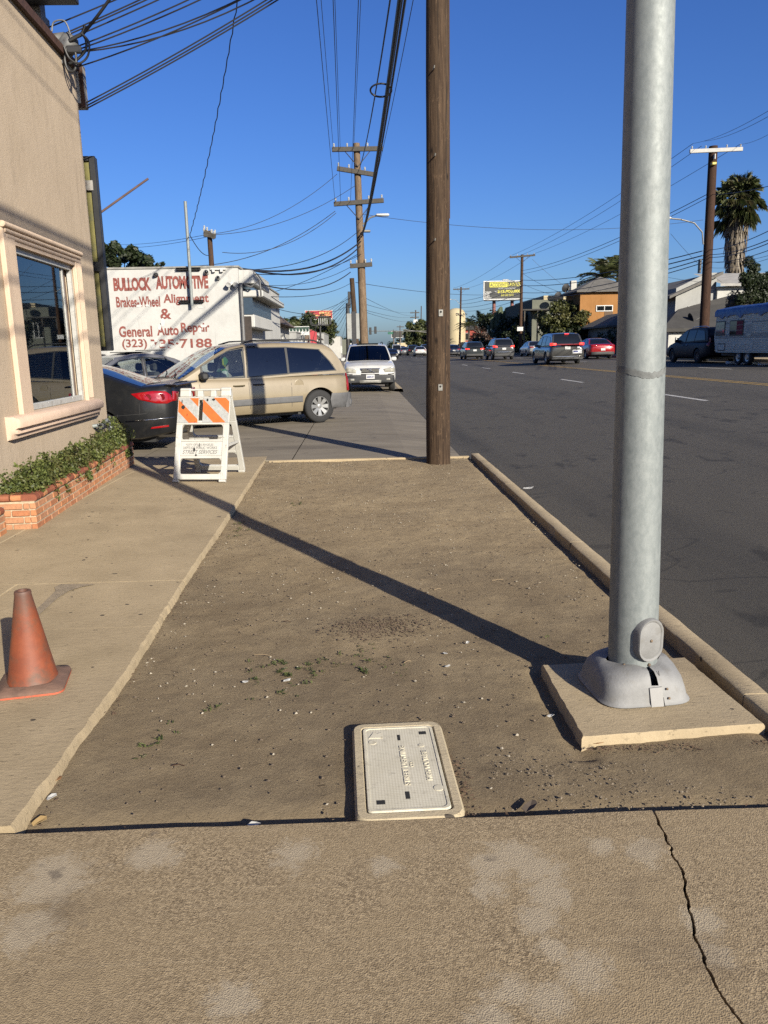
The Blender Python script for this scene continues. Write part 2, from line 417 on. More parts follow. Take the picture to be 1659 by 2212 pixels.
# near concrete walk: two slabs either side of a real crack
crack = [G(x, y, .026) for x, y in ((1418,1764),(1424,1785),(1436,1803),(1441,1822),(1449,1832),(1451,1848),(1461,1862),(1474,1884),(1481,1905),(1479,1925),(1486,1950),(1489,1972),(1497,1990),(1500,2008),(1497,2022),(1510,2045),(1519,2068),(1524,2090),(1541,2118),(1549,2140),(1567,2166),(1583,2188),(1600,2210),(1640,2260))]
cp = []
for a, b in zip(crack, crack[1:]):
    for i in range(4):
        q = a.lerp(b, i/4); cp.append((q.x+.004*mnoise.noise(Vector((q.x*60,q.y*60,1))), q.y))
cp[0] = (cp[0][0], 2.265)
cp.append((crack[-1].x, crack[-1].y)); cp += [(1.25,.6),(1.3,-5)]
near = struct('near_walk', MB().box((-9,-5,-.2),(1.6,2.24,-.08)), M_BLACK)
def slab_poly(poly, z1, z0):
    bm = bmesh.new(); vs = [bm.verts.new((x,y,z1)) for x, y in poly]; f = bm.faces.new(vs)
    bmesh.ops.triangulate(bm, faces=[f]); 
    vb = [bm.verts.new((x,y,z0)) for x, y in poly]; k = len(poly)
    for i in range(k): bm.faces.new((vs[i], vs[(i+1)%k], vb[(i+1)%k], vb[i]))
    bmesh.ops.recalc_face_normals(bm, faces=bm.faces[:])
    me = bpy.data.meshes.new('slab'); bm.to_mesh(me); bm.free(); return me
edge = [(-9+ i*.12, 2.262+.006*mnoise.noise(Vector((i*.31,0,4)))+.004*mnoise.noise(Vector((i*1.7,0,4)))) for i in range(int((9+cp[0][0])/.12))]
wob = lambda i: .0046+.0042*mnoise.noise(Vector((i*.61,9,0)))
left = edge + [(x-wob(i), y) for i, (x, y) in enumerate(cp)] + [(-9,-5)]
right = [(x+wob(i), y) for i, (x, y) in enumerate(cp)][::-1] + [(1.05,2.266),(1.3,2.262),(1.64,2.268),(1.68,-5)]
obj('slab', slab_poly(left, .032, -.1), M_AGG, near); obj('slab', slab_poly(right, .029, -.1), M_AGG, near)

# left pavement, slab by slab, standing proud of the dirt
walk = struct('left_pavement', MB().box((-3.7,2.26,-.2),(-1.3,11.0,-.08)), M_BLACK)
wy = [2.28, 4.13, 5.02, 8.15, 11.6]
for a, b in zip(wy, wy[1:]):
    for side in (0, 1):
        n = 60; rows = []; gp = .002; xj_ = -2.33 if a < 5 else -2.98
        for i in range(n+1):
            y = a+gp+(b-a-2*gp)*i/n
            if side == 0: xa, xb = -3.62, xj_-gp+.004*mnoise.noise(Vector((y*5,2,2)))
            else: xa, xb = xj_+gp+.004*mnoise.noise(Vector((y*5,2,2))), lx(y)+.004*mnoise.noise(Vector((y*4,3,1)))+.004*mnoise.noise(Vector((y*17,3,1)))+.006*mnoise.noise(Vector((y*47,3,1)))
            z = .050+.0025*mnoise.noise(Vector((y,side*9.,a)))
            if a > 8: z -= .035*max(0, (y-9.6)/2)
            ed = .012+.007*mnoise.noise(Vector((y*11,8,1)))
            rows.append([(xa,y,-.08),(xa,y,z),((xa+xb)/2,y,z),(xb-ed,y,z),(xb,y,z-.014-.008*mnoise.noise(Vector((y*21,4,4)))),(xb+.012,y,-.06)])
        mb = MB().grid(rows); mb.f.append(tuple(range(6))); k = n*6; mb.f.append(tuple(k+i for i in range(6)))
        obj('slab', mb, M_WALK, walk, smooth=True, angle=35)
M_PATCH = plain('asphalt_patch', (.37,.295,.20), .95, var=.25, scale=20, bump=.6, bscale=150)
mb = MB(); mb.grid([[(q.x,q.y,.056) for q in (G(a,y,.055), G(b,y,.055))] for a, b, y in ((44,62,1350),(76,96,1318),(106,128,1290),(120,150,1276),(118,176,1268),(132,206,1262))])
struct('pavement_patch', mb, M_PATCH)

# dusty gutter line where the asphalt meets the kerb
mb = MB(); rows = []
for i in range(160):
    y = -4+15.0*i/159; x = kx(y)+.166; w_ = .10+.07*mnoise.noise(Vector((y*1.7,2,9)))+.05*mnoise.noise(Vector((y*6.1,2,9)))
    rows.append([(x-.03,y,-.088),(x+w_*.5,y,zr(max(1.8,x+w_*.5))+.008),(x+w_,y,zr(max(1.8,x+w_))+.003)])
mb.grid(rows); struct('gutter_dust', mb, plain('gutter_dust_soil',(.15,.13,.105),1.0,var=.3,scale=14,bump=.7,bscale=120), fix=False)
# ------------------------------------------------------------------ things of the foreground
def m_galv():
    n = N('galvanised_steel')
    c = n.mix(n.ramp(n.noise(2.0, 6, .7, sc=(6,6,.6)), .3, .7), (.215,.245,.245), (.315,.345,.342))
    c = n.mix(n.math('MULTIPLY', n.ramp(n.noise(38, 5, .75, sc=(1,1,.6)), .40, .62), .55), c, (.40,.43,.42))
    c = n.mix(n.math('MULTIPLY', n.ramp(n.noise(9, 5, .75, sc=(2,2,.5)), .58, .74), .45), c, (.16,.175,.17))
    n.color(c); n.set(Roughness=n.ramp(n.noise(25, 3, .6), .2, .8, (.52,.52,.52), (.70,.70,.70)), Metallic=.22, Specular_IOR_Level=.5)
    n.bump(n.noise(140, 3, .6), .12, .002)
    return n.m
M_GALV = m_galv()
M_COVER = plain('cast_aluminium', (.30,.30,.295), .68, .05, var=.22, scale=7, bump=.12, bscale=90, dirt=(.25,.24,.22))
M_BOLT = plain('rusty_bolt', (.30,.22,.15), .6, .5, var=.3, scale=80)
M_TAPE = plain('grey_tape_residue', (.20,.21,.205), .8, var=.3, scale=30)
# concrete pad
pad = MB(); poly = [(.845,3.46),(.842,2.75),(1.2,2.78),(1.60,2.81),(1.565,3.5)]
bm = bmesh.new()
def pad_mesh():
    pts = []
    for (a, b), (c, d) in zip(poly, poly[1:]+poly[:1]):
        for i in range(28):
            t = i/28; pts.append((a+(c-a)*t+.004*mnoise.noise(Vector((a*9+t*41,b,1)))+.004*mnoise.noise(Vector((a*9+t*7,b,1))), b+(d-b)*t+.004*mnoise.noise(Vector((a*9+t*7,b,5)))))
    mb = MB(); n = len(pts)
    cx, cy = sum(p[0] for p in pts)/n, sum(p[1] for p in pts)/n
    ins = lambda p, k: (cx+(p[0]-cx)*k, cy+(p[1]-cy)*k)
    rows = [[(*ins(p,1.0),-.08) for p in pts], [(*p,.031+.006*mnoise.noise(Vector((p[0]*26,p[1]*26,2)))) for p in pts], [(*ins(p,.985),.040) for p in pts]]
    mb.grid(rows, True); mb.f.append(tuple(range(2*n,3*n)))
    return mb
bm.free()
po = obj('concrete_pad', pad_mesh(), M_KERB, smooth=True, angle=40); tag(po, 'square concrete footing pad under the grey steel light pole', 'pad')

# steel light pole
lp = thing('light_pole', 'tall galvanised steel street light pole with flared cast base cover', 'light pole', (1.188,3.18,.041))
zt = 9.0; lean = Vector((-.021,.004,1))
prof = [(0,.106),(.6,.103),(1.3,.098),(2.8,.088),(5,.080),(zt,.068)]
shaft = MB().tube([lean*z for z, r in prof], [r for z, r in prof], 40)
obj('shaft', shaft, M_GALV, lp, smooth=True, angle=60)
mb = MB()
def at_h(z, a, r=0.0):
    rad = interp(prof, z)+r; q = lean*z; return Vector((q.x+rad*math.cos(a), q.y+rad*math.sin(a), z))
rows = []
for z in (1.385, 1.392, 1.405, 1.410):
    rows.append([at_h(z+.012*math.sin(a*2.3)+.006*mnoise.noise(Vector((a*9,z*80,0))), a, .0015) for a in [R(185)+R(160)*i/60 for i in range(61)]])
obj('tape_band', MB().grid(rows), M_TAPE, lp, smooth=True, label='torn dark band of old tape round the pole')
# arm and lantern high above
arm = [lean*8.6+Vector((0,0,0)), lean*8.8+Vector((.9,0,.35)), lean*8.8+Vector((2.4,0,.55))]
obj('mast_arm', MB().tube(arm, .045, 12), M_GALV, lp, smooth=True)
obj('lantern', MB().bbox((2.1,-.16,9.22),(2.9,.16,9.38), .05), M_COVER, lp)
# hand hole cover
ha = R(-72); hc = at_h(.265, ha); nrm = Vector((math.cos(ha), math.sin(ha), 0)); tan = Vector((-nrm.y, nrm.x, 0))
def stadium(w, h, n=10):
    o = []
    for i in range(n+1): t = math.pi*i/n; o.append((w*math.cos(t), h+w*math.sin(t)))
    for i in range(n+1): t = math.pi+math.pi*i/n; o.append((w*math.cos(t), -h+w*math.sin(t)))
    return o
rows = []
for w, h, d in ((.064,.034,-.06),(.064,.034,.012),(.060,.034,.020),(.054,.034,.020),(.049,.034,.015),(.047,.034,.016),(.002,.0005,.017)):
    rows.append([hc+tan*u+Vector((0,0,v))+nrm*d for u, v in stadium(w, h)])
hh = obj('hand_hole_cover', MB().grid(rows, True), M_COVER, lp, smooth=True, angle=50)
obj('screw', MB().lathe([(.0065,0),(.0065,.004),(.003,.007),(0,.007)], 8).tf(Matrix.Translation(hc+nrm*.017) @ nrm.to_track_quat('Z','Y').to_matrix().to_4x4()), M_BOLT, hh)
for z, a in ((.145,-128),(.15,-70),(.085,-95)):
    q = at_h(z, R(a)); nn = Vector((math.cos(R(a)), math.sin(R(a)), 0))
    obj('screw', MB().lathe([(.007,-.004),(.007,.006),(.004,.009),(0,.009)], 8).tf(Matrix.Translation(q) @ nn.to_track_quat('Z','Y').to_matrix().to_4x4()), M_BOLT, lp)
# flared base cover: rounded square opening to a round collar, split at the front
def rsq(w, r, n, rot):
    o = []
    for k in range(n):
        t = 2*math.pi*k/n; c, s_ = math.cos(t), math.sin(t); p = 2/r
        q = (abs(c)**p + abs(s_)**p)**(-1/p) if r < 1.99 else 1
        o.append((w*q*math.cos(t+rot), w*q*math.sin(t+rot)))
    return o
rows = []; rot = R(5); n = 72
lv = [(.200,.42,.000),(.205,.42,.006),(.200,.42,.012),(.196,.45,.02),(.192,.5,.05),(.184,.6,.09),(.170,.8,.120),(.152,1.2,.140),(.130,1.8,.147),(.122,2.0,.144),(.118,2.0,.125)]
gap0, gap1 = R(-86), R(-77)
for w_, r_, z_ in lv:
    full = rsq(w_, r_, n, rot)
    rows.append([(x, y, z_+.006*math.sin(3*math.atan2(y,x)+1)*(z_/.14)) for x, y in full])
cov = MB().grid(rows, True)
# a narrow notch where the two halves meet near the top
bmn = [f for f in cov.f]; keep = []
for f in cov.f:
    c = sum((Vector(cov.v[i]) for i in f), Vector())/len(f); a = math.atan2(c.y, c.x)
    if not (gap0 < a < gap1 and c.z > .085): keep.append(f)
cov.f = keep
cv = obj('base_cover', cov, M_COVER, lp, smooth=True, angle=60, label='dented flared base cover around the foot of the pole')
def cov_pt(u, z, off=0.0):           # point on the front of the cover
    w_ = interp([(a[2], a[0]) for a in lv[:9]], z); return Vector((u+w_*0+.018, -w_+off+u*math.tan(rot)*1.0, z))
pl = MB(); pl.add([cov_pt(-.005,.004,-.004),cov_pt(.050,.004,-.004),cov_pt(.043,.085,-.006),cov_pt(-.012,.083,-.006),cov_pt(-.005,.004,.004),cov_pt(.050,.004,.004),cov_pt(.043,.085,.002),cov_pt(-.012,.083,.002)], [(0,1,2,3),(0,1,5,4),(1,2,6,5),(2,3,7,6),(3,0,4,7)])
obj('seam_plate', pl, plain('bare_aluminium',(.36,.355,.345),.6,.1,var=.1), cv)
dk = MB(); dk.add([cov_pt(.052,.002,-.005),cov_pt(.056,.002,-.005),cov_pt(.040,.142,-.006),cov_pt(.037,.142,-.006)], [(0,1,2,3)])
obj('seam', dk, M_BLACK, cv, fix=False)
for u, z in ((.066,.075),(.075,.035)):
    q = cov_pt(u, z, -.004); obj('rivet', MB().lathe([(.006,0),(.005,.003),(0,.004)], 8).tf(Matrix.Translation(q) @ Matrix.Rotation(R(90),4,'X')), M_BOLT, cv)

# utility box
ub = thing('utility_box', 'cream street lighting utility box lid in a concrete collar set in dirt', 'utility box', (0.125,2.60,0))
ub.rotation_euler = (0,0,R(1.5))
def rrect(w, h, r, n=6):
    o = []
    for cx, cy, a0 in ((w-r,h-r,0),(-w+r,h-r,90),(-w+r,-h+r,180),(w-r,-h+r,270)):
        for i in range(n+1): t = R(a0+90*i/n); o.append((cx+r*math.cos(t), cy+r*math.sin(t)))
    return o
M_COLLAR = m_walk('box_collar_concrete', (.56,.47,.32), (.74,.63,.45), (.40,.32,.21))
rows = []
for w_, h_, r_, z_ in ((.185,.338,.05,-.06),(.184,.337,.05,.022),(.176,.329,.045,.034),(.150,.300,.022,.035),(.146,.296,.02,.030),(.146,.296,.02,-.02)):
    rows.append([(x+.002*mnoise.noise(Vector((x*40,y*40,z_))), y, z_) for x, y in rrect(w_,h_,r_)])
obj('collar', MB().grid(rows, True), M_COLLAR, ub, smooth=True, angle=45)
nl = N('moulded_lid')
gridn = nl.vor(95, 'F1', rand=0.0); 
lc = nl.mix(nl.ramp(nl.noise(6,5,.7), .3,.7), (.78,.72,.55), (.92,.86,.69))
lc = nl.mix(nl.math('MULTIPLY', nl.ramp(gridn, .34, .62), .40), lc, (.40,.35,.24))
lc = nl.mix(nl.math('MULTIPLY', nl.ramp(nl.noise(30,5,.7), .55,.75), .5), lc, (.22,.19,.14))
nl.color(lc); nl.set(Roughness=.7); nl.bump(gridn, -.5, .003)
M_LIDP = plain('worn_lid_rim', (.76,.70,.54), .85, var=.15, scale=12, dirt=(.40,.34,.24))
lid = MB(); rows = [[(x,y,z_) for x, y in rrect(w_,h_,.02)] for w_, h_, z_ in ((.142,.292,-.02),(.142,.292,.032),(.139,.289,.036),(.130,.280,.036),(.129,.279,.034))]
lid.grid(rows, True); lid.f.append(tuple(range(len(lid.v)-28, len(lid.v))))
ld = obj('lid', lid, nl.m, ub, smooth=True, angle=40)
rim = MB().grid([[(x,y,z_) for x, y in rrect(w_,h_,.02)] for w_, h_, z_ in ((.1422,.2922,.031),(.1395,.2895,.0368),(.1305,.2805,.0368),(.1292,.2792,.0338))], True)
obj('lid_rim', rim, M_LIDP, ld, smooth=True, angle=40)
for x, y, w_, h_ in ((.098,.235,.015,.012),(.0,.205,.006,.022),(-.0,-.20,.008,.022),(-.095,-.235,.015,.012)):
    obj('lift_hole', MB().bbox((x-w_,y-h_,.030),(x+w_,y+h_,.0353),.001), M_BLACK, ld)
put_text('lettering', 'STREET LIGHTING', M_LIDP, ld, (.006,.0,.0345), (0,1,0), (-1,0,0), size=.03, width=.275, height=.022, extrude=.0022, offset=.0006)
put_text('lettering', 'HIGH VOLTAGE', M_LIDP, ld, (.088,-.01,.0345), (0,1,0), (-1,0,0), size=.03, width=.205, height=.021, extrude=.0022, offset=.0006)
put_text('lettering', 'CES', M_LIDP, ld, (.032,.0,.0345), (0,1,0), (-1,0,0), size=.02, width=.036, height=.014, extrude=.0015)
for x, y, r_ in ((-.105,.175,.016),(.113,-.165,.018),(.083,.135,.012)):
    obj('boss', MB().lathe([(r_,.033),(r_,.0362),(r_*.6,.0365),(0,.0365)], 12, c=(x,y,0)), M_LIDP, ld)
obj('emblem', MB().prism([(-.118,.208),(-.064,.205),(-.066,.250),(-.085,.240),(-.098,.255)], .0335, .0366, 'z'), M_LIDP, ld)

# traffic cone
n_ = N('faded_orange_rubber')
cc = n_.mix(n_.ramp(n_.noise(9,6,.7), .35,.65), (.23,.055,.022), (.35,.086,.03))
cc = n_.mix(n_.math('MULTIPLY', n_.ramp(n_.noise(6,6,.75), .47,.62), .85), cc, (.145,.075,.045))
sx = n_.t.nodes.new('ShaderNodeSeparateXYZ'); n_.t.links.new(n_.coord(), sx.inputs[0])
cc = n_.mix(n_.math('MULTIPLY', n_.ramp(n_.math('ADD', sx.outputs[2], n_.math('MULTIPLY', n_.noise(14,4,.7), .10)), .40, .50), .8), cc, (.13,.075,.055))
n_.color(cc); n_.set(Roughness=.62); n_.bump(n_.noise(60,4,.6), .15, .003)
M_CONEB = plain('dirty_cone_base', (.20,.115,.08), .85, var=.3, scale=14, bump=.3, bscale=70)
M_CONEE = plain('orange_cone_edge', (.62,.13,.06), .65, var=.2, scale=20, dirt=(.2,.12,.09))
cn = thing('traffic_cone', 'dirty faded orange traffic cone on the pavement', 'cone', (-1.553,3.385,.051), R(12))
prof = [(.118,.018),(.112,.03),(.104,.06),(.036,.440),(.037,.450),(.034,.458),(.024,.458),(.022,.44),(.06,.2)]
obj('body', MB().lathe(prof, 40), n_.m, cn, smooth=True, angle=50)
rows = [[(x*k,y*k,z) for x, y in rrect(.150,.150,.043)] for k, z in ((.985,.004),(1,.008),(1,.016),(.97,.026),(.80,.030),(.72,.040),(.60,.036))]
obj('base', MB().grid(rows, True), M_CONEB, cn, smooth=True, angle=60)
rows = [[(x*k,y*k,z) for x, y in rrect(.150,.150,.043)] for k, z in ((.97,.001),(1.004,.003),(1.004,.012))]
obj('base_edge', MB().grid(rows, True), M_CONEE, cn, smooth=True)

# A-frame barricade
nb = N('scuffed_white_plastic')
bc = nb.mix(nb.ramp(nb.noise(5,5,.7), .3,.7), (.60,.59,.54), (.74,.73,.68))
bc = nb.mix(nb.math('MULTIPLY', nb.ramp(nb.noise(38,5,.75), .58,.70), .7), bc, (.36,.35,.32))
bc = nb.mix(nb.ramp(nb.noise(24,6,.8), .665,.69), bc, (.06,.055,.05))
nb.color(bc); nb.set(Roughness=.55); nb.bump(nb.noise(50,3,.6), .12, .003)
M_BW = nb.m
M_SHEET = plain('reflective_white_sheeting', (.50,.51,.50), .45, var=.14, scale=22, dirt=(.30,.30,.29))
M_ORNG = plain('reflective_orange_sheeting', (.80,.175,.035), .45, var=.12, scale=16, dirt=(.6,.16,.05))
M_GREYT = plain('grey_lettering', (.20,.20,.19), .7, var=.4, scale=60)
K = .000605
def pu(x): return (x-620)*K
def pv(y): return (2042-y)*K
bar = thing('barricade', 'white A-frame barricade with orange diagonal stripes on the pavement corner', 'barricade', (-1.862,9.41,.05), R(-8))
BH = 1.0
def panel(front):
    s = -1 if front else 1
    tl = math.atan2(.40, 1.05)*(-s)
    M = Matrix.Translation((0, s*.40, 0)) @ Matrix.Rotation(-tl if not front else -tl, 4, 'X')
    def bx(x0, x1, y1, y0, t0=-.018, t1=.018, c=.006): return MB().bbox((pu(x0),t0,pv(y0)),(pu(x1),t1,pv(y1)),c)
    pr = obj('front_panel' if front else 'rear_panel', MB(), M_BW, bar)
    mb = MB()
    parts = [(85,200,880,1990),(1035,1150,880,1990),(200,1035,1185,1225),(200,1035,1225,1520),(200,1035,1520,1570),(200,1035,1880,1990),(85,1150,320,345),(85,1150,850,885),(85,515,345,850),(600,1150,345,850),(515,600,345,378),(515,600,802,850)]
    for i, (a, b, y1, y0) in enumerate(parts):
        th = .016 if i in (3, 8, 9, 10, 11) else .021
        m2 = bx(a, b, y1, y0, -th, th, .005); mb.add(m2.v, m2.f)
    for x0, x1, y1 in ((115,335,135),(950,1160,128)):
        m2 = bx(x0, x1, y1, 318, -.024, .024, .010); mb.add(m2.v, m2.f)
    for x0, x1 in ((470,580),(740,850)):
        m2 = bx(x0, x1, 190, 318, -.014, .014, .006); mb.add(m2.v, m2.f)
    for x0, x1 in ((72,190),(1005,1140)):
        m2 = bx(x0, x1, 1990, 2042, -.026, .026, .006); mb.add(m2.v, m2.f)
    # corner fillets of the two openings
    for (x0, x1, y1, y0) in ((200,1035,885,1185),(200,1035,1570,1880)):
        for cx, cy, sx_, sy in ((x0,y1,1,1),(x1,y1,-1,1),(x0,y0,1,-1),(x1,y0,-1,-1)):
            q = [(cx,cy)]+[(cx+sx_*60*(1-math.cos(t)), cy+sy*60*(1-math.sin(t))) for t in [R(90)*i/5 for i in range(6)]]
            mb.prism([(pu(a), pv(b)) for a, b in q], -.019, .019)
    mb.tf(M)
    pr.data = mb.mesh(pr.name); fixn(pr.data); pr.data.materials.append(M_BW)
    o = -.0165
    def local(name, mbx, m): 
        mbx.tf(M); return obj(name, mbx, m, pr)
    def clip(poly, x0, x1, y0, y1):
        for ax, lim, sg in ((0,x0,1),(0,x1,-1),(1,y0,1),(1,y1,-1)):
            outp = []
            for a, b in zip(poly, poly[1:]+poly[:1]):
                ia, ib = sg*(a[ax]-lim) >= 0, sg*(b[ax]-lim) >= 0
                if ia: outp.append(a)
                if ia != ib:
                    t = (lim-a[ax])/(b[ax]-a[ax]); outp.append((a[0]+(b[0]-a[0])*t, a[1]+(b[1]-a[1])*t))
            poly = outp
            if not poly: break
        return poly
    sgn = -1 if front else 1
    for x0, x1 in ((100,510),(606,1140)):
        local('white_sheeting', MB().prism([(pu(a),pv(b)) for a, b in ((x0,345),(x1,345),(x1,846),(x0,846))], sgn*.0155, sgn*.0172), M_SHEET)
    for c0, c1 in ((-515,-270),(-15,235),(475,715)):
        for x0, x1 in ((102,509),(607,1138)):
            q = clip([(c0+300,300),(c1+300,300),(c1+900,900),(c0+900,900)], x0, x1, 346, 845)
            if len(q) >= 3: local('orange_stripe', MB().prism([(pu(a),pv(b)) for a, b in q], sgn*.0172, sgn*.0182), M_ORNG)
    for x, y in ((140,1135),(1068,1128),(125,1715),(1058,1715)):
        local('reflector_boss', MB().lathe([(.018,0),(.017,.005),(.010,.007),(0,.007)], 14).tf(Matrix.Translation((pu(x),sgn*.021,pv(y))) @ Matrix.Rotation(R(90 if front else -90),4,'X')), M_BW)
    if front:
        local('name_plate', MB().bbox((pu(205),-.0185,pv(1505)),(pu(995),-.0150,pv(1238)),.001), plain('plate_white',(.68,.67,.62),.5,var=.1,dirt=(.45,.44,.41)))
        for body, x0, x1, y, h, sh in (('*CITY OF LOS ANGELES',300,860,1293,46,0),('DEPT. OF PUBLIC WORKS',250,940,1357,54,0),('STREET SERVICES',245,950,1440,76,.28)):
            me = text_mesh(body, size=.05, shear=sh, width=(x1-x0)*K, height=h*K, offset=.0008)
            me.transform(M @ Matrix.Translation((pu((x0+x1)/2),-.0190,pv(y))) @ Matrix.Rotation(R(90),4,'X'))
            obj('lettering', me, M_GREYT, pr, fix=False)
        for i, (x, y, a, b) in enumerate(((575,1310,9,48),(478,1395,22,38),(520,1505,18,24),(200,530,40,45),(290,690,7,30),(690,385,20,28),(815,380,34,22),(170,420,10,45),(478,1195,7,20),(460,830,8,12))):
            q = [(x+a*math.cos(t)*(1+.5*mnoise.noise(Vector((t*2,i,0)))), y+b*math.sin(t)*(1+.5*mnoise.noise(Vector((t*2,i,5))))) for t in [2*math.pi*k/14 for k in range(14)]]
            local('paint_scuff', MB().prism([(pu(a_),pv(b_)) for a_, b_ in q], -.0197, -.0190), M_BLACK)
    return pr
panel(True); panel(False)
obj('hinge_bar', MB().tube([(-.30,0,1.06),(.30,0,1.06)], .014, 8), M_BW, bar)
obj('stay', MB().box((.30,-.27,.40),(.315,.27,.43)), M_BW, bar); obj('stay', MB().box((-.315,-.27,.40),(-.30,.27,.43)), M_BW, bar)
# ------------------------------------------------------------------ wooden pole at the kerb
def m_wood(name, a, b, c, tint=1.0):
    n = N(name)
    st = n.noise(3.0, 7, .7, sc=(16,16,.55), dist=.6); st2 = n.noise(9, 6, .7, sc=(14,14,.35))
    col = n.mix(n.ramp(st, .40, .62), a, b)
    col = n.mix(n.math('MULTIPLY', n.ramp(st2, .52, .72), .7), col, c)
    col = n.mix(n.math('MULTIPLY', n.ramp(n.noise(2.4, 4, .6, sc=(3,3,.8)), .5, .7), .5), col, tuple(x*.55 for x in a))
    fl = n.noise(5, 5, .7, sc=(5,5,1.3), dist=1.2)
    col = n.mix(n.math('MULTIPLY', n.ramp(fl, .59, .62), .5), col, tuple(min(1,x*1.6) for x in b))
    kn = n.vor(1.0, sc=(4.5,4.5,2.2)); col = n.mix(n.ramp(kn, .05, .13), tuple(x*.35 for x in a), col)
    ck = n.noise(1.2, 4, .6, sc=(22,22,.22)); ckr = n.ramp(ck, .655, .675)
    col = n.mix(ckr, col, (.02,.014,.01))
    n.color(col); n.set(Roughness=.88, Specular_IOR_Level=.25)
    p = n.bump(st, .5, .012); p = n.bump(st2, .5, .008, p); n.bump(n.math('MULTIPLY', ckr, -1), .8, .02, p)
    return n.m
M_WOOD = m_wood('weathered_brown_wood', (.044,.025,.014), (.122,.078,.046), (.014,.009,.006))
M_WOOD2 = m_wood('weathered_grey_wood', (.15,.098,.060), (.30,.215,.14), (.075,.05,.033))
M_WOODD = m_wood('creosoted_dark_wood', (.060,.034,.022), (.115,.062,.036), (.03,.02,.014))
M_WOODR = m_wood('reddish_brown_wood', (.045,.022,.014), (.085,.042,.025), (.022,.013,.009))
M_TIMB = plain('weathered_crossarm_timber', (.075,.065,.052), .85, var=.3, scale=14, bump=.3)
M_STEEL = plain('dull_steel', (.33,.32,.29), .5, .6, var=.25, scale=20)
def wobble_pole(name, pts, rads, m, parent, n=28, sub=60, amp=.004):
    mb = MB(); rows = []
    for i in range(sub+1):
        t = i/sub; z = pts[0][2]+(pts[1][2]-pts[0][2])*t; cx = pts[0][0]+(pts[1][0]-pts[0][0])*t; cy = pts[0][1]+(pts[1][1]-pts[0][1])*t
        r = rads[0]+(rads[1]-rads[0])*t; row = []
        for k in range(n):
            a = 2*math.pi*k/n; rr = r+amp*mnoise.noise(Vector((math.cos(a)*3,math.sin(a)*3,z*1.1)))+amp*.7*mnoise.noise(Vector((math.cos(a)*9,math.sin(a)*9,z*.5)))
            row.append((cx+rr*math.cos(a), cy+rr*math.sin(a), z))
        rows.append(row)
    mb.grid(rows, True); mb.f.append(tuple(range(len(mb.v)-n, len(mb.v))))
    return obj(name, mb, m, parent, smooth=True, angle=70)
wp = thing('utility_pole', 'thick brown wooden utility pole with step bolts beside the kerb', 'utility pole', (1.055,10.48,-.01))
wobble_pole('shaft', [(0,0,0),(.02,0,7.25)], (.163,.138), M_WOOD, wp, 36, 150, .006)
def pole_face(px, py):
    q = P(px, py, 10.48-.15) - Vector((1.055,10.48,-.01)); return q
for px, py in ((936,150),(938,338),(938,520)):
    q = pole_face(px, py); q.y = -math.sqrt(max(.0005, .148**2-min(.13,abs(q.x))**2))
    e = q+Vector((.012,-.075,.0)); 
    obj('step_bolt', MB().tube([q+Vector((0,.03,0)), q+Vector((.004,-.085,0)), q+Vector((.006,-.088,.022))], .009, 8), M_STEEL, wp, smooth=True)
for px, py in ((952,676),(951,837)):
    q = pole_face(px, py); q.y = -.158
    pt = obj('step_plate', MB().bbox((q.x-.030,q.y-.012,q.z-.045),(q.x+.030,q.y+.03,q.z+.045),.004), M_STEEL, wp)
    obj('hole', MB().lathe([(.014,0),(.014,.004),(0,.004)],12).tf(Matrix.Translation((q.x,q.y-.012,q.z+.014)) @ Matrix.Rotation(R(90),4,'X')), M_BLACK, pt)
obj('riser', MB().tube([(.158,.02,0+3.2),(.156,.03,5.2),(.15,.02,7.1)], .012, 6), M_WOODD, wp)

for a0, z0_, z1_, w_ in ((-52,2.2,7.0,.011),(-60,.2,3.4,.006),(-118,1.2,4.2,.004),(-95,3.0,6.2,.004)):   # drying cracks
    rws = []
    for i in range(60):
        t = i/59; z = z0_+(z1_-z0_)*t; a = R(a0)+.03*mnoise.noise(Vector((z*2.5,a0,1))); r = .163+(.138-.163)*z/7.25+.0035; hw = w_/r*math.sin(math.pi*t)**.5*(.7+.5*mnoise.noise(Vector((z*6,a0,4))))
        rws.append([(r*math.cos(a+s_*hw)+.02*z/7.25, r*math.sin(a+s_*hw), z) for s_ in (-.5,.5)])
    obj('crack', MB().grid(rws), M_BLACK, wp, fix=False)
# ------------------------------------------------------------------ stucco shop on the left
def m_stucco(name, a, b, bump=.35, sc=70):
    n = N(name)
    c = n.mix(n.ramp(n.noise(1.3,6,.7), .3,.7), a, b)
    c = n.mix(n.math('MULTIPLY', n.ramp(n.noise(3.2,6,.7, sc=(1,2,.45)), .5,.72), .35), c, tuple(x*.70 for x in a))
    c = n.mix(n.math('MULTIPLY', n.ramp(n.noise(2.0,6,.75, sc=(3,3,.2)), .54,.72), .42), c, tuple(x*.6 for x in a))
    n.color(c); n.set(Roughness=.95, Specular_IOR_Level=.15)
    p = n.bump(n.noise(sc,4,.65), bump, .012); n.bump(n.noise(14,5,.65), bump*.5, .02, p)
    return n.m
M_STUC = m_stucco('tan_stucco', (.62,.495,.36), (.72,.58,.43))
M_TRIM = m_stucco('peach_stucco_trim', (.80,.61,.455), (.87,.68,.51), .25, 120)
M_TRIMS = m_stucco('pinkish_sill_stucco', (.78,.575,.44), (.84,.64,.50), .3, 130)
M_ALU = plain('white_window_frame', (.60,.60,.57), .45, var=.08, dirt=(.38,.36,.33))
M_RUST = plain('rusty_brown_metal', (.10,.048,.035), .75, .2, var=.4, scale=16, dirt=(.2,.09,.05))
M_DGREY = plain('dark_grey_metal', (.045,.046,.05), .5, .3, var=.25)
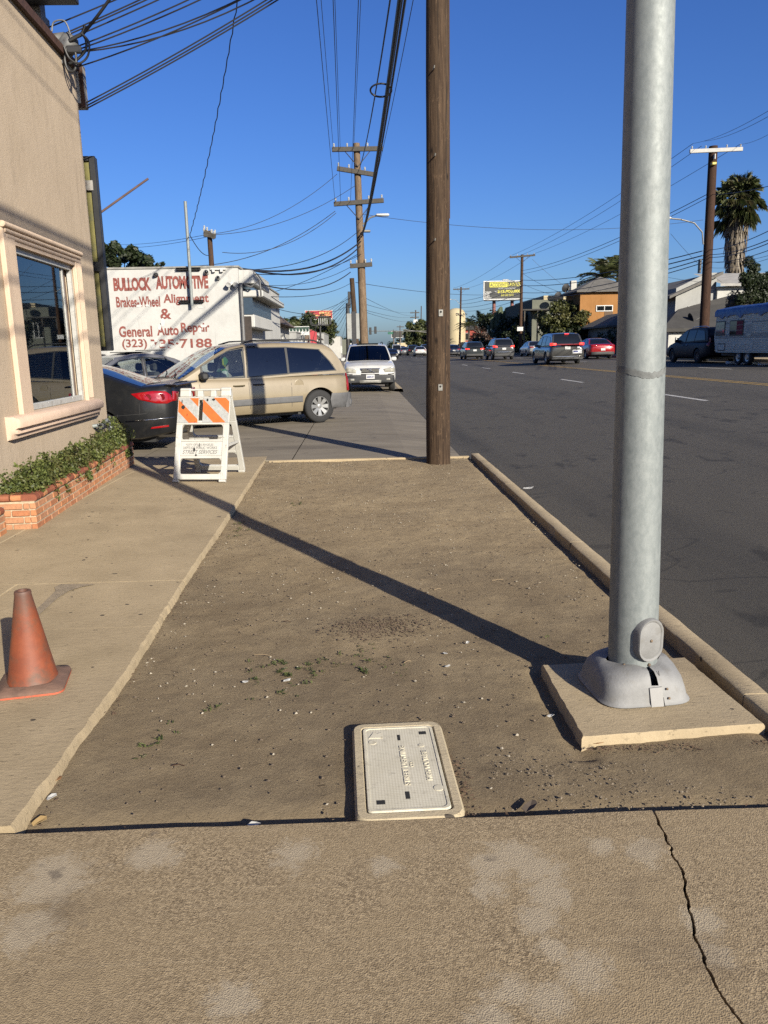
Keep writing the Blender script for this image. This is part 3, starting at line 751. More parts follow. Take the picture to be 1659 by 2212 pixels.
def m_glass(name, tint, clear):
    m = bpy.data.materials.new(name); m.use_nodes = True; t = m.node_tree; t.nodes.clear()
    o = t.nodes.new('ShaderNodeOutputMaterial'); mx = t.nodes.new('ShaderNodeMixShader'); fr = t.nodes.new('ShaderNodeFresnel'); fr.inputs[0].default_value = 1.5
    tr = t.nodes.new('ShaderNodeBsdfTransparent'); tr.inputs[0].default_value = (*[x*clear for x in tint],1)
    gl = t.nodes.new('ShaderNodeBsdfGlossy'); gl.inputs['Roughness'].default_value = .015; gl.inputs[0].default_value = (.9,.95,1,1)
    ad = t.nodes.new('ShaderNodeMath'); ad.operation = 'MULTIPLY_ADD'; ad.inputs[1].default_value = 1.15; ad.inputs[2].default_value = .03; ad.use_clamp = True
    t.links.new(fr.outputs[0], ad.inputs[0]); t.links.new(ad.outputs[0], mx.inputs[0]); t.links.new(tr.outputs[0], mx.inputs[1]); t.links.new(gl.outputs[0], mx.inputs[2]); t.links.new(mx.outputs[0], o.inputs[0])
    return m
M_PANE = m_glass('window_pane', (.86,.92,.92), .8)
WX, WY0, WY1, WT = -3.60, 2.9, 11.08, 5.2
shop = thing('stucco_shop', 'tan stucco shop with a framed window beside the pavement', 'building', (0, 0, 0), .0455)
shop.location = (WX+math.sin(.0455)*WY1, WY1-math.cos(.0455)*WY1, 0)
hy0, hy1, hz0, hz1 = 8.20, 10.12, .98, 2.64
wall = MB()
for a, b in (((WY0,0),(hy0,WT)),((hy1,0),(WY1,WT)),((hy0,0),(hy1,hz0)),((hy0,hz1),(hy1,WT))):
    pass
def wq(y0,z0,y1,z1,n=1): wall.add([(0,y0,z0),(0,y1,z0),(0,y1,z1),(0,y0,z1)], [(0,1,2,3)])
wq(WY0,0,hy0,WT); wq(hy1,0,WY1,WT); wq(hy0,0,hy1,hz0); wq(hy0,hz1,hy1,WT)
# reveal, far wall, roof
for a, b in (((hy0,hz0),(hy0,hz1)),((hy0,hz1),(hy1,hz1)),((hy1,hz1),(hy1,hz0)),((hy1,hz0),(hy0,hz0))):
    wall.add([(0,a[0],a[1]),(0,b[0],b[1]),(-.14,b[0],b[1]),(-.14,a[0],a[1])], [(0,1,2,3)])
wall.add([(0,WY1,0),(-9,WY1,0),(-9,WY1,WT),(0,WY1,WT)], [(0,1,2,3)])
wall.add([(0,WY0,0),(-9,WY0,0),(-9,WY0,WT),(0,WY0,WT)], [(0,1,2,3)])
wall.add([(-9,WY0,0),(-9,WY1,0),(-9,WY1,WT),(-9,WY0,WT)], [(0,1,2,3)])
obj('wall', wall, M_STUC, shop)
obj('roof', MB().box((-9,WY0,WT-.3),(-.02,WY1-.02,WT-.2)), M_DGREY, shop)
cop = MB(); rows = []
for i in range(41):
    y = WY0+(WY1-WY0)*i/40; k = .008*mnoise.noise(Vector((y*4,1,1)))
    rows.append([(.02,y,WT-.05+k),(.055+k,y,WT-.04+k),(.06+k,y,WT+.05+k),(.02,y,WT+.085),(-.25,y,WT+.07)])
cop.grid(rows); obj('coping', cop, M_RUST, shop, smooth=True)
# interior behind the window
inn = MB(); inn.box((-2.6,hy0-.9,.6),(-.5,hy1+.9,3.0)); inn.f = [f for i, f in enumerate(inn.f) if i != 3]
obj('interior', inn, plain('dim_interior', (.16,.155,.145), .9, var=.2), shop)
# window
win = obj('window', MB().bbox((-.10,hy0,hz0),(-.055,hy1,hz0+.07),.006), M_ALU, shop)
fr = MB()
for a, b in (((hy0,hz1-.06),(hy1,hz1)),((hy0,hz0),(hy0+.06,hz1)),((hy1-.05,hz0),(hy1,hz1))): fr.box((-.10,a[0],a[1]),(-.05,b[0],b[1]))
obj('frame', fr, M_ALU, win)
obj('jamb_panel', MB().box((-.135,hy1-.27,hz0+.05),(-.121,hy1-.05,hz1-.05)), plain('brown_jamb',(.26,.18,.135),.7), win)
obj('sash', MB().box((-.115,hy1-.30,hz0+.06),(-.075,hy1-.268,hz1-.06)), M_ALU, win)
obj('pane', MB().add([(-.09,hy0+.04,hz0+.05),(-.09,hy1-.28,hz0+.05),(-.09,hy1-.28,hz1-.05),(-.09,hy0+.04,hz1-.05)],[(0,1,2,3)]), M_PANE, win, fix=False)
M_BLIND = plain('vinyl_blind', (.34,.36,.36), .6, var=.1)
for i in range(56):
    z = hz0+.09+i*.0275; rz_ = .35
    mb = MB(); mb.add([(-.190,hy0+.05,z),(-.190,hy1-.33,z),(-.178,hy1-.33,z+.021),(-.178,hy0+.05,z+.021)],[(0,1,2,3)])
    obj('blind_slat', mb, M_BLIND, win, fix=False)
for y in (8.45, 8.88, 9.3, 9.72):
    obj('blind_cord', MB().tube([(-.172,y,hz0+.06),(-.172,y,hz1-.05)], .0035, 5), M_ALU, win)
win.location.x = .045
# stucco trim around it
tr = MB(); T = .055
tr.bbox((.0,hy1+.0,hz0-.02),(T,hy1+.23,hz1+.18),.012); tr.bbox((.0,hy0-.30,hz0-.02),(T,hy0,hz1+.18),.012); tr.box((.0,hy0,hz1),(T-.01,hy1,hz1+.17))
trim = obj('window_trim', tr, M_TRIM, shop)
for k in range(4):
    y = hy1+.03+k*.048; obj('flute', MB().bbox((T-.004,y,hz0+.02),(T+.010,y+.028,hz1+.04),.008), M_TRIM, trim)
for k, (z, r_, pr_) in enumerate(((hz1+.160,.030,.070),(hz1+.108,.025,.058),(hz1+.060,.025,.046),(hz1+.018,.016,.034))):
    ye = hy1+.235-k*.05
    obj('moulding', MB().tube([(pr_-.01,hy0-.31+k*.05,z),(pr_-.01,ye,z)], r_, 14), M_TRIM, trim, smooth=True)
    
sl = MB(); profs = [(.0,hz0-.005),(.10,hz0-.01),(.135,hz0-.03),(.150,hz0-.07),(.140,hz0-.115),(.10,hz0-.135),(.10,hz0-.175),(.075,hz0-.18),(.06,hz0-.225),(.03,hz0-.235),(.0,hz0-.24)]
rows = [[(x*k,y,z) for x, z in profs] for y, k in ((7.56,.4),(7.57,.8),(7.60,1),(10.45,1),(10.49,.8),(10.50,.4))]
sl.grid(rows); sl.f.append(tuple(range(len(profs)))); o_ = 5*len(profs); sl.f.append(tuple(o_+i for i in range(len(profs))))
obj('window_sill', sl, M_TRIMS, shop, smooth=True, angle=45)
# pipe stub by the corner
sp = MB(); q = [PX(x,y,-3.5)-Vector((WX,0,0)) for x, y in ((212,917),(226,908),(236,908))]
obj('pipe_stub', MB().tube([(0,q[0].y-.02,q[0].z-.02),(.10,q[0].y,q[0].z-.01),(.11,q[1].y,q[1].z),(.10,q[2].y,q[2].z)], .026, 10), M_GALV, shop, smooth=True)
obj('pipe_cap', MB().lathe([(.03,0),(.036,.02),(.036,.05),(.026,.055)],8).tf(Matrix.Translation((.11,q[0].y-.055,q[0].z-.03)) @ Matrix.Rotation(R(-75),4,'X')), M_STEEL, shop)
obj('gas_pipe', MB().tube([(.06,WY1-.08,0),(.06,WY1-.08,.55),(.03,WY1-.08,.62)], .022, 8), M_GALV, shop, smooth=True)

# sign cabinets
M_SIGNW = plain('white_sign_face', (.72,.72,.70), .4, var=.06, dirt=(.5,.48,.44))
M_SIGNF = plain('rusty_white_cabinet', (.42,.40,.37), .65, .1, var=.25, scale=9, dirt=(.16,.07,.05))
def cabinet(name, label, a, b, face='x', mats=(M_SIGNF, M_SIGNW, M_RUST)):
    t = thing(name, label, 'sign', a); d = Vector(b)-Vector(a)
    obj('case', MB().bbox((0,0,0), d, .01), mats[0], t)
    f = .05
    if face == 'x': obj('face', MB().box((d.x,f,f),(d.x+.006,d.y-f,d.z-f)), mats[1], t)
    else: obj('face', MB().box((f,-.006,f),(d.x-f,0,d.z-f)), mats[1], t)
    if face == 'x':
        fr = MB(); 
        for q in ((0,0,d.y,f),(0,d.z-f,d.y,d.z),(0,f,f,d.z-f),(d.y-f,f,d.y,d.z-f)): fr.box((d.x-.002,q[0],q[1]),(d.x+.014,q[2],q[3]))
    else:
        fr = MB()
        for q in ((0,0,d.x,f),(0,d.z-f,d.x,d.z),(0,f,f,d.z-f),(d.x-f,f,d.x,d.z-f)): fr.box((q[0],-.014,q[1]),(q[2],.002,q[3]))
    obj('frame', fr, mats[2], t)
    return t
a = P(148,233,11.15); b = P(187,138,11.15)
cabinet('sign_cabinet', 'white blade sign cabinet with rusty frame at the stucco wall corner', (a.x,11.15,a.z), (b.x-.06,11.27,b.z), 'y')
a = P(52,112,10.85); b = P(97,33,10.85)
cabinet('sign_cabinet', 'white box sign behind the roof edge with cables in front', (a.x,10.85,5.12), (b.x,11.0,b.z), 'y')
a = P(20,13,10.6); b = P(164,-70,10.6)
cabinet('sign_cabinet', 'dark underside of a sign cabinet jutting over the roof edge', (a.x,10.2,a.z), (b.x,10.6,b.z), 'y', (M_DGREY, M_SIGNW, M_SIGNF))
a = P(78,60,10.7)
tag(obj('sign_post', MB().bbox((a.x-.16,10.62,5.1),(a.x+.10,10.8,6.1),.01), M_SIGNF), 'short rusty white post holding signs above the roof edge', 'post')
# tall dark pylon sign past the corner
a = P(172,756,11.7); b = P(243,336,11.7)
py = thing('pylon_sign', 'tall narrow dark sign case with yellow green face past the stucco corner', 'sign', (-4.35,11.62,a.z-.02))
hgt = b.z-a.z; xr = P(241,756,11.62).x+4.35
M_OLIVE = plain('aged_yellow_panel', (.26,.235,.08), .5, var=.35, scale=1.6, dirt=(.14,.15,.10))
obj('case', MB().bbox((0,.05,0),(xr,.13,hgt),.015), M_DGREY, py)
obj('face', MB().box((.05,.035,.06),(xr-.075,.05,hgt-.06)), M_OLIVE, py)
obj('frame', MB().box((xr-.075,.0,0),(xr,.05,hgt)).box((0,.0,0),(xr-.085,.05,.06)).box((0,.0,hgt-.06),(xr-.085,.05,hgt)), M_DGREY, py)
for k, z in ((0,hgt-.45),(1,hgt*.42)):
    obj('band', MB().box((.0,-.012,z),(xr-.05,.0,z+.13)), M_SIGNF if k == 0 else M_DGREY, py)
obj('bracket', MB().box((-.6,.1,hgt*.3),(0,.3,hgt*.34)).box((-.6,.1,hgt*.8),(0,.3,hgt*.84)), M_DGREY, py)
a = P(209,465,11.9); b = P(320,386,12.3)
tag(obj('flag_rod', MB().tube([a+Vector((-.25,-.05,-.18)), a, a.lerp(b,.52), b], .016, 8), plain('rust_tube',(.13,.075,.06),.7,.2,var=.3)), 'thin rusty rod slanting up from the pylon sign', 'rod')
# service head with drip loops
wh = thing('service_head', 'grey electrical service head with looping cables on the roof edge', 'service head', (-3.5,10.62,5.0))
def wpx(x, y, Y=10.6): return P(x, y, Y)-Vector((-3.5,10.62,5.0))
M_PIPE = plain('painted_grey_conduit', (.20,.20,.20), .6, .3, var=.25, dirt=(.12,.10,.09))
obj('mast', MB().tube([wpx(100,84,10.55),wpx(118,86),wpx(142,84)], [.07,.07,.075], 14), M_PIPE, wh, smooth=True)
c = wpx(150,92); obj('hood', MB().lathe([(.0,.10),(.07,.085),(.11,.03),(.115,-.05),(.09,-.14),(.0,-.15)], 18).tf(Matrix.Translation(c) @ Matrix.Rotation(R(35),4,'Y')), M_PIPE, wh, smooth=True)
M_CABLE = plain('black_cable', (.022,.022,.024), .55, var=.2)
def sag(a, b, s, n=14):
    a, b = Vector(a), Vector(b); return [a.lerp(b, i/n)-Vector((0,0,s*4*(i/n)*(1-i/n))) for i in range(n+1)]
def loop(pp, r=.014, Y=10.55):
    q = [wpx(x,y,Y) for x, y in pp]; res = []
    for i in range(len(q)-1):
        p0, p1, p2, p3 = q[max(i-1,0)], q[i], q[i+1], q[min(i+2,len(q)-1)]
        for k in range(6):
            t = k/6; res.append(.5*((2*p1)+(p2-p0)*t+(2*p0-5*p1+4*p2-p3)*t*t+(3*p1-p0-3*p2+p3)*t**3))
    res.append(q[-1]); return MB().tube(res, r, 8)
obj('drip_loop', loop([(150,100),(134,118),(136,138),(160,133),(184,110),(186,88),(180,76)], .017), M_CABLE, wh, smooth=True)
obj('drip_loop', loop([(146,100),(140,128),(148,152),(162,150),(164,120),(158,100)], .016, 10.5), M_CABLE, wh, smooth=True)
obj('drip_loop', loop([(176,72),(192,92),(189,122),(170,137),(150,126),(138,100)], .013, 10.45), M_CABLE, wh, smooth=True)
obj('drip_loop', loop([(112,68),(116,48),(136,44),(146,56),(152,75)], .010, 10.45), M_PIPE, wh, smooth=True)
obj('splice', loop([(150,88),(164,80),(178,72),(184,56)], .024, 10.5), M_CABLE, wh, smooth=True)
obj('splice', MB().bbox(wpx(150,112,10.5)-Vector((.03,.02,.02)), wpx(172,102,10.5)+Vector((.02,.03,.02)), .015), M_CABLE, wh)

# ------------------------------------------------------------------ brick planter
M_BRICKS = [plain('red_brick_%s' % t, c, .85, var=.18, scale=26, bump=.35, bscale=120, dirt=tuple(x*.6 for x in c)) for t, c in (('orange',(.60,.25,.105)),('russet',(.52,.205,.09)),('pale',(.64,.30,.15)),('tan',(.56,.27,.14)))]
M_CAPB = [plain('cap_brick_%s' % t, c, .75, var=.15, scale=22, bump=.25, bscale=110, dirt=tuple(x*.65 for x in c)) for t, c in (('red',(.30,.085,.04)),('brown',(.36,.12,.055)))]
M_MORT = plain('mortar', (.60,.48,.33), .95, var=.2, scale=30, bump=.4, bscale=150)
def mesh_brick(l, h, d, name='brick'):
    me = MB().bbox((0,0,0),(d,l,h),.005).mesh(name); fixn(me); return me
def planter(name, label, x1, y0, y1, hh, seed, courses, ends=True):
    rd = random.Random(seed); t = thing(name, label, 'planter', (x1,y0,.04), R(4.2)); L = y1-y0; D = .42
    obj('mortar_core', MB().box((-D+.01,.010,0),(-.008,L-.010,hh-.004)), M_MORT, t)
    bl, bh, gp = .205, (hh-.012)/courses, .012
    base = mesh_brick(bl-gp, bh-gp, .05); cache = {}
    for c in range(courses):
        z = .002+c*bh; y = -.0 if c % 2 == 0 else -bl/2; 
        while y < L-.02:
            a, b = max(y, 0), min(y+bl-gp, L)
            if b-a > .03:
                key = round(b-a, 3)
                for mi, mm in enumerate(M_BRICKS):
                    if (key, mi) not in cache:
                        me = mesh_brick(key, bh-gp, .05); me.materials.append(mm); cache[(key, mi)] = me
                o = bpy.data.objects.new('brick', cache[(key, rd.randrange(4))]); COL.objects.link(o); o.parent = t
                o.location = (-.052+rd.uniform(-.0025,.0025), a, z)
            y += bl
        xx = -D+.01 if c % 2 == 0 else -D+.01-bl/2
        while xx < -.06:
            a, b = max(xx, -D+.01), min(xx+bl-gp, -.055)
            if b-a > .03:
                key = ('e', round(b-a,3)); mi = rd.randrange(4)
                if (key, mi) not in cache:
                    me = MB().bbox((0,0,0),(b-a,.05,bh-gp),.005).mesh('brick'); fixn(me); me.materials.append(M_BRICKS[mi]); cache[(key,mi)] = me
                o = bpy.data.objects.new('brick', cache[(key, mi)]); COL.objects.link(o); o.parent = t; o.location = (a, -.004+rd.uniform(-.002,.002), z)
            xx += bl
    # bullnose caps
    cw = .098; n = int(L/cw)
    capm = []
    for mm in M_CAPB+[M_BRICKS[0]]:
        mb = MB(); pr_ = [(-.19,.0),(.006,.0),(.018,.012),(.020,.030),(.012,.048),(-.006,.058),(-.19,.058)]
        mb.prism(pr_, .004, cw-.007, 'y'); me = mb.mesh('cap_brick'); fixn(me); me.materials.append(mm); capm.append(me)
    for i in range(n):
        o = bpy.data.objects.new('cap_brick', capm[rd.choice((0,1,1,0,2))]); COL.objects.link(o); o.parent = t; o.location = (rd.uniform(-.002,.003), i*cw+.0, hh)
    for i in range(2):
        o = bpy.data.objects.new('cap_brick', capm[1 if i else 2]); COL.objects.link(o); o.parent = t; o.location = (-.20-i*.095, -.012, hh); o.rotation_euler = (0,0,R(-90)); o.location = (-.205-i*.1, .006, hh)
    obj('cap_mortar', MB().box((-.188,.006,hh-.004),(-.004,L-.004,hh+.05)), M_MORT, t)
    obj('soil', MB().box((-D+.01,.05,hh-.10),(-.18,L-.05,hh-.02)), M_EARTH, t)
    return t
planter('brick_planter', 'long low red brick planter with bullnose caps under the window', -2.885, 6.73, 10.80, .26, 3, 4)
planter('brick_planter', 'low brick planter end cut by the photo edge left of the hedge', -2.93, 4.4, 6.60, .19, 5, 3)

# ------------------------------------------------------------------ foliage tools
def leaf_mesh(name, centres, size, jitter, nl, seed, aspect=.55, up=.3, fold=True):
    """nl leaves in total spread through balls (centre, radius)"""
    g = np.random.default_rng(seed)
    cs = np.array([(*c, r) for c, r in centres], float)
    wgt = cs[:, 3]**2; idx = g.choice(len(cs), nl, p=wgt/wgt.sum())
    d = g.normal(size=(nl, 3)); d /= np.linalg.norm(d, axis=1)[:, None]
    rad = cs[idx, 3]*(g.random(nl)**.38)
    p = cs[idx, :3] + d*rad[:, None]
    nrm = d + g.normal(size=(nl, 3))*jitter; nrm[:, 2] += up; nrm /= np.linalg.norm(nrm, axis=1)[:, None]
    a = np.cross(nrm, g.normal(size=(nl, 3))); a /= np.linalg.norm(a, axis=1)[:, None]; b = np.cross(nrm, a)
    s = size*(.6+.8*g.random(nl))[:, None]
    v0 = p - a*s; v1 = p + b*s*aspect + nrm*s*.12; v2 = p + a*s; v3 = p - b*s*aspect + nrm*s*.12
    V = np.stack([v0, v1, v2, v3], 1).reshape(-1, 3)
    F = np.arange(nl*4).reshape(-1, 4)
    me = bpy.data.meshes.new(name); me.vertices.add(len(V)); me.vertices.foreach_set('co', V.ravel())
    me.loops.add(nl*4); me.loops.foreach_set('vertex_index', F.ravel())
    me.polygons.add(nl); me.polygons.foreach_set('loop_start', np.arange(nl)*4); me.polygons.foreach_set('loop_total', np.full(nl, 4))
    me.update(calc_edges=True); return me
def m_leaf(name, a, b, c=None, sc=3.0):
    n = N(name)
    oi = n.t.nodes.new('ShaderNodeNewGeometry')
    col = n.mix(n.ramp(oi.outputs['Random Per Island'], .1, .9), a, b)
    if c: col = n.mix(n.math('MULTIPLY', n.ramp(n.noise(sc,3,.6), .5,.65), .8), col, c)
    n.color(col); n.set(Roughness=.55, Specular_IOR_Level=.35)
    # a little light passes through a leaf
    tl = n.t.nodes.new('ShaderNodeBsdfTranslucent'); n.t.links.new(col, tl.inputs[0])
    mx = n.t.nodes.new('ShaderNodeMixShader'); mx.inputs[0].default_value = .22
    o = n.t.nodes['Material Output']; n.t.links.new(n.b.outputs[0], mx.inputs[1]); n.t.links.new(tl.outputs[0], mx.inputs[2]); n.t.links.new(mx.outputs[0], o.inputs[0])
    return n.m
M_HEDGE = m_leaf('hedge_leaves', (.060,.085,.018), (.20,.235,.062), (.13,.11,.04), 5)
M_BARK = m_wood('grey_bark', (.11,.085,.065), (.20,.165,.13), (.06,.05,.04))
hd = thing('hedge', 'low straggly green hedge filling the long brick planter', 'hedge', (-3.235,8.75,.31), R(4.2))
rd = random.Random(4); cen = []
for i in range(120):
    t = i/119; y = -1.93+3.90*t
    hgt_ = .17+.10*mnoise.noise(Vector((y*2.2,1,1)))+.05*mnoise.noise(Vector((y*6.2,1,1))) + (.10 if t > .86 else 0)
    for k in range(3): cen.append(((rd.uniform(-.13,.19), y+rd.uniform(-.04,.04), -.01+hgt_*rd.uniform(.15,.90)), rd.uniform(.055,.10)))
for i in range(70):
    y = rd.uniform(-1.9,1.95); h0 = .19+.10*mnoise.noise(Vector((y*2.2,1,1)))+(.10 if y > 1.45 else 0)
    for k in range(3): cen.append(((rd.uniform(-.10,.12)+k*.008, y+k*rd.uniform(-.02,.02), h0+k*.035), .026))
for i in range(26):
    y = rd.choice((-.35,1.55,1.7,rd.uniform(-1.8,1.9)))+rd.uniform(-.08,.08)
    for k in range(4): cen.append(((.19+.012*k, y+k*.008, .05-k*.045), .028))
obj('foliage', leaf_mesh('foliage', cen, .0145, .9, 27000, 5, .62), M_HEDGE, hd, fix=False)
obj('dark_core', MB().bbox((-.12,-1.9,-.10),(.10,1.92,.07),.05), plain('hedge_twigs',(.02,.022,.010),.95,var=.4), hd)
for i in range(14):
    y = -1.8+i*.275; obj('stem', MB().tube([(0,y,-.12),(.03,y+.03,.05),(.01,y+.05,.16)], [.008,.006,.003], 5), M_BARK, hd)
# ------------------------------------------------------------------ vehicles
def paint(name, c, metal=.35, rough=.32, var=.05, dirt=None):
    return plain(name, c, rough, metal, var=var, scale=3, coat=.7, dirt=dirt)
M_TYRE = plain('tyre_rubber', (.022,.022,.023), .85, var=.25, scale=20, bump=.2, bscale=60)
M_RIM = plain('alloy_wheel', (.52,.52,.51), .35, .7, var=.1, scale=20)
M_RIMD = plain('dark_wheel', (.06,.06,.065), .45, .4, var=.2)
M_TRIMB = plain('black_trim', (.02,.02,.021), .6, var=.25)
M_TRIMG = plain('grey_plastic_cladding', (.115,.115,.118), .65, var=.15, scale=10)
M_GLASSD = plain('dark_tinted_glass', (.012,.014,.016), .06, var=.1, coat=.2, spec=.45)
M_CARGL = m_glass('car_glass', (.84,.90,.88), .78)
M_CARGT = m_glass('car_glass_tinted', (.5,.55,.58), .10)
M_TAIL = plain('red_lamp_lens', (.36,.006,.010), .12, var=.25, scale=9, coat=.6)
M_TAILON = emit('lit_brake_lamp', (.9,.03,.02), 1.1)
M_HEAD = plain('clear_lamp_lens', (.60,.58,.50), .12, .3, var=.25, scale=18, coat=.6)
M_AMBER = plain('amber_lens', (.55,.16,.02), .2, coat=.5)
M_CHROME = plain('chrome', (.75,.75,.75), .12, 1.0, var=.05)
M_PLATE = plain('plate_paint', (.70,.70,.68), .5, var=.08)
M_PLBLUE = plain('plate_blue_ink', (.03,.05,.22), .6)
M_SEAT = plain('seat_fabric', (.10,.10,.095), .9, var=.2)
M_SEATL = plain('pale_seat_fabric', (.34,.32,.27), .9, var=.15)
class Car:
    def __init__(c, name, label, cat, loc, heading, sp, body, group=None):
        c.sp = sp; c.L, c.W, c.H = sp['L'], sp['W'], sp['H']; c.body = body
        h = Vector((heading[0], heading[1], 0)).normalized()
        c.t = thing(name, label, cat, loc, math.atan2(-h.x, h.y), group)
        c.zs = sp.get('zs', .27); c.wr = sp.get('wr', .33); c.k = sp.get('k', .80); c.dr = sp.get('dr', .45); c.df = sp.get('df', .65)
        c.axf = c.L-sp['fo']; c.axr = c.axf-sp['wb']
        c.top = [(f*c.L, z) for f, z in sp['top']]; c.belt = [(f*c.L, z) for f, z in sp['belt']]
        c.gh = [f*c.L for f in sp['gh']]; c.zrf = [(f*c.L, z) for f, z in sp['roof']]
        c.build()
    def w(c, s):
        h = c.W/2; r = 1.0
        if s < c.dr: r = c.k+(1-c.k)*math.sqrt(max(0, 1-(1-s/c.dr)**2))
        if s > c.L-c.df: q = (c.L-s)/c.df; r = c.k+(1-c.k)*math.sqrt(max(0, 1-(1-q)**2))
        return h*r
    def zb(c, s):
        e = .0
        if s < .5: e = .10*(1-s/.5)
        if s > c.L-.5: e = .06*(1-(c.L-s)/.5)
        return c.zs+e
    def arch(c, s):
        R_ = c.wr*1.17; z = 0
        for a in (c.axf, c.axr):
            if abs(s-a) < R_: z = max(z, c.wr*.98+math.sqrt(R_*R_-(s-a)**2))
        return z
    def zt(c, s): return interp(c.top, s)
    SEC = [(.0,.0),(.88,.0),(.955,.035),(.985,.12),(1.0,.30),(1.0,.52),(.985,.74),(.962,.88),(.93,.96),(.885,1.0)]
    def bx(c, s, z):
        zb, zt = c.zb(s), c.zt(s); f = min(1, max(0, (z-zb)/(zt-zb))); pts = [(b, a) for a, b in c.SEC[2:]]
        return c.w(s)*interp(pts, f)
    def ghx(c, s, z):                      # half width of the cabin at height z
        zb = interp(c.belt, s); wb = c.w(max(s, .25))*.925; f = min(1.1, max(0, (z-zb)/(c.H-zb)))
        return wb+(c.W/2*c.sp.get('wroof', .70)-wb)*f**1.25
    def zroof(c, s):
        return interp(c.zrf, s)
    def build(c):
        t = c.t; L = c.L
        ss = set([L*i/36 for i in range(37)]+[.02,.06,.12,.2,L-.02,L-.06,L-.12,L-.2])
        R_ = c.wr*1.17
        for a in (c.axf, c.axr):
            for i in range(17): ss.add(a-R_+.001+2*(R_-.001)*i/16)
            ss.add(a-R_-.002); ss.add(a+R_+.002)
        ss = sorted(s for s in ss if 0 <= s <= L)
        rows = []
        for s in ss:
            zb, zt, w_, ar = c.zb(s), c.zt(s), c.w(s), c.arch(s); e = 0
            end = min(s, L-s)
            if end < .06: e = .05*(1-end/.06)
            half = []
            for a, f in c.SEC:
                z = zb+e+(zt-zb-2*e)*f; x = w_*a*(1-e*.25)
                half.append((x, max(z, ar) if ar else z))
            crown = .035 if s > c.gh[3]-.1 or s < c.gh[0] else .0
            full = [(-x, s-L/2, z) for x, z in half[::-1]] + [(x, s-L/2, z) for x, z in half[1:]]
            full += [(w_*.5, s-L/2, half[-1][1]+crown*.8), (0, s-L/2, half[-1][1]+crown), (-w_*.5, s-L/2, half[-1][1]+crown*.8)]
            rows.append(full)
        mb = MB().grid(rows, True); n = len(rows[0])
        mb.f.append(tuple(range(n))); k = (len(rows)-1)*n; mb.f.append(tuple(k+i for i in range(n)))
        obj('body', mb, c.body, t, smooth=True, angle=38)
        # cabin shell with real window openings
        g0, g1, g2, g3 = c.gh; st = [g0+(g3-g0)*i/56 for i in range(57)]; NZ = 9
        rows = []; keep = []
        wins = c.sp['win']
        for s in st:
            zb = interp(c.belt, s)-.02; zr_ = max(c.zroof(s), zb+.02); half = []
            for j in range(NZ): 
                z = zb+(zr_-.045-zb)*j/(NZ-1); half.append((c.ghx(s, max(z, zb+.02)), z))
            xe = c.ghx(s, zr_)
            half += [(xe-.015, zr_-.018), (xe-.05, zr_-.002)]
            tops = [(xe-.05)*u for u in (.8,.6,.4,.2,0)]
            half += [(x, zr_+.028*(1-(x/(xe-.05))**2)) for x in tops]
            rows.append([(x, s-L/2, z) for x, z in half]+[(-x, s-L/2, z) for x, z in half[-2::-1]])
        mb = MB(); n = len(rows[0])
        for r_ in rows: mb.v += r_
        def in_poly(s, z, q):
            ins = False; m = len(q)
            for i in range(m):
                (a, b), (d, e) = q[i], q[(i+1) % m]
                if (b > z) != (e > z) and s < (d-a)*(z-b)/(e-b)+a: ins = not ins
            return ins
        c.winp = []
        for q in wins:
            c.winp.append([(f*L, z) for f, z in q])
        see = c.sp.get('see', True)
        for i in range(len(rows)-1):
            for j in range(n-1):
                f = (i*n+j, i*n+j+1, (i+1)*n+j+1, (i+1)*n+j)
                v = sum((Vector(mb.v[q]) for q in f), Vector())/4; s = v.y+L/2; hole = False
                side = j < NZ or j >= n-1-NZ
                if see:
                    if side:
                        for q in c.winp:
                            if in_poly(s, v.z, q): hole = True
                    else:
                        xe = c.ghx(s, v.z)
                        if g2+.06 < s < g3-.05 and abs(v.x) < xe*.86: hole = True
                        if g0+.04 < s < g1-.06 and abs(v.x) < xe*.84: hole = True
                if not hole: mb.f.append(f)
        obj('roof', mb, c.body, t, smooth=True, angle=38, fix=False)
        gs, gw = c.sp.get('gls', M_GLASSD), c.sp.get('glw', M_GLASSD)
        # side panes
        for q in c.winp:
            for sg in (-1, 1):
                cx = sum(a for a, b in q)/len(q); cz = sum(b for a, b in q)/len(q)
                pts = []
                for (a, b), (d, e) in zip(q, q[1:]+q[:1]):
                    for k2 in range(4): pts.append((a+(d-a)*k2/4, b+(e-b)*k2/4))
                rws = []
                for kk in (1.03, .96, .7, .35, .02):
                    off = .004
                    rws.append([(sg*(c.ghx(cx+(a-cx)*kk, cz+(b-cz)*kk)+off), cx+(a-cx)*kk-L/2, cz+(b-cz)*kk) for a, b in pts])
                wo = obj('side_window', MB().grid(rws, True), gs if q is not c.winp[-1] or not c.sp.get('front_clear') else c.sp['front_clear'], t, smooth=True, fix=True)
                rb = []
                for kk, off in ((1.06,.003),(1.06,.009),(.985,.009),(.985,.003)):
                    rb.append([(sg*(c.ghx(cx+(a-cx)*kk, cz+(b-cz)*kk)+off), cx+(a-cx)*kk-L/2, cz+(b-cz)*kk) for a, b in pts])
                obj('window_surround', MB().grid(rb, True), M_TRIMB, wo)
        for nm, s0, s1, ww in (('windshield', g2+.03, g3-.02, .90), ('rear_window', g0+.02, g1-.03, .88)):
            rws = []
            for i in range(9):
                s = s0+(s1-s0)*i/8; z = c.zroof(s); xe = c.ghx(s, z); row = []
                for u in (-1,-.97,-.7,-.35,0,.35,.7,.97,1): row.append((xe*ww*u, s-L/2+(.006 if nm == 'windshield' else -.006), z+.028*(1-u*u)+.006))
                rws.append(row)
            obj(nm, MB().grid(rws), gw, t, smooth=True)
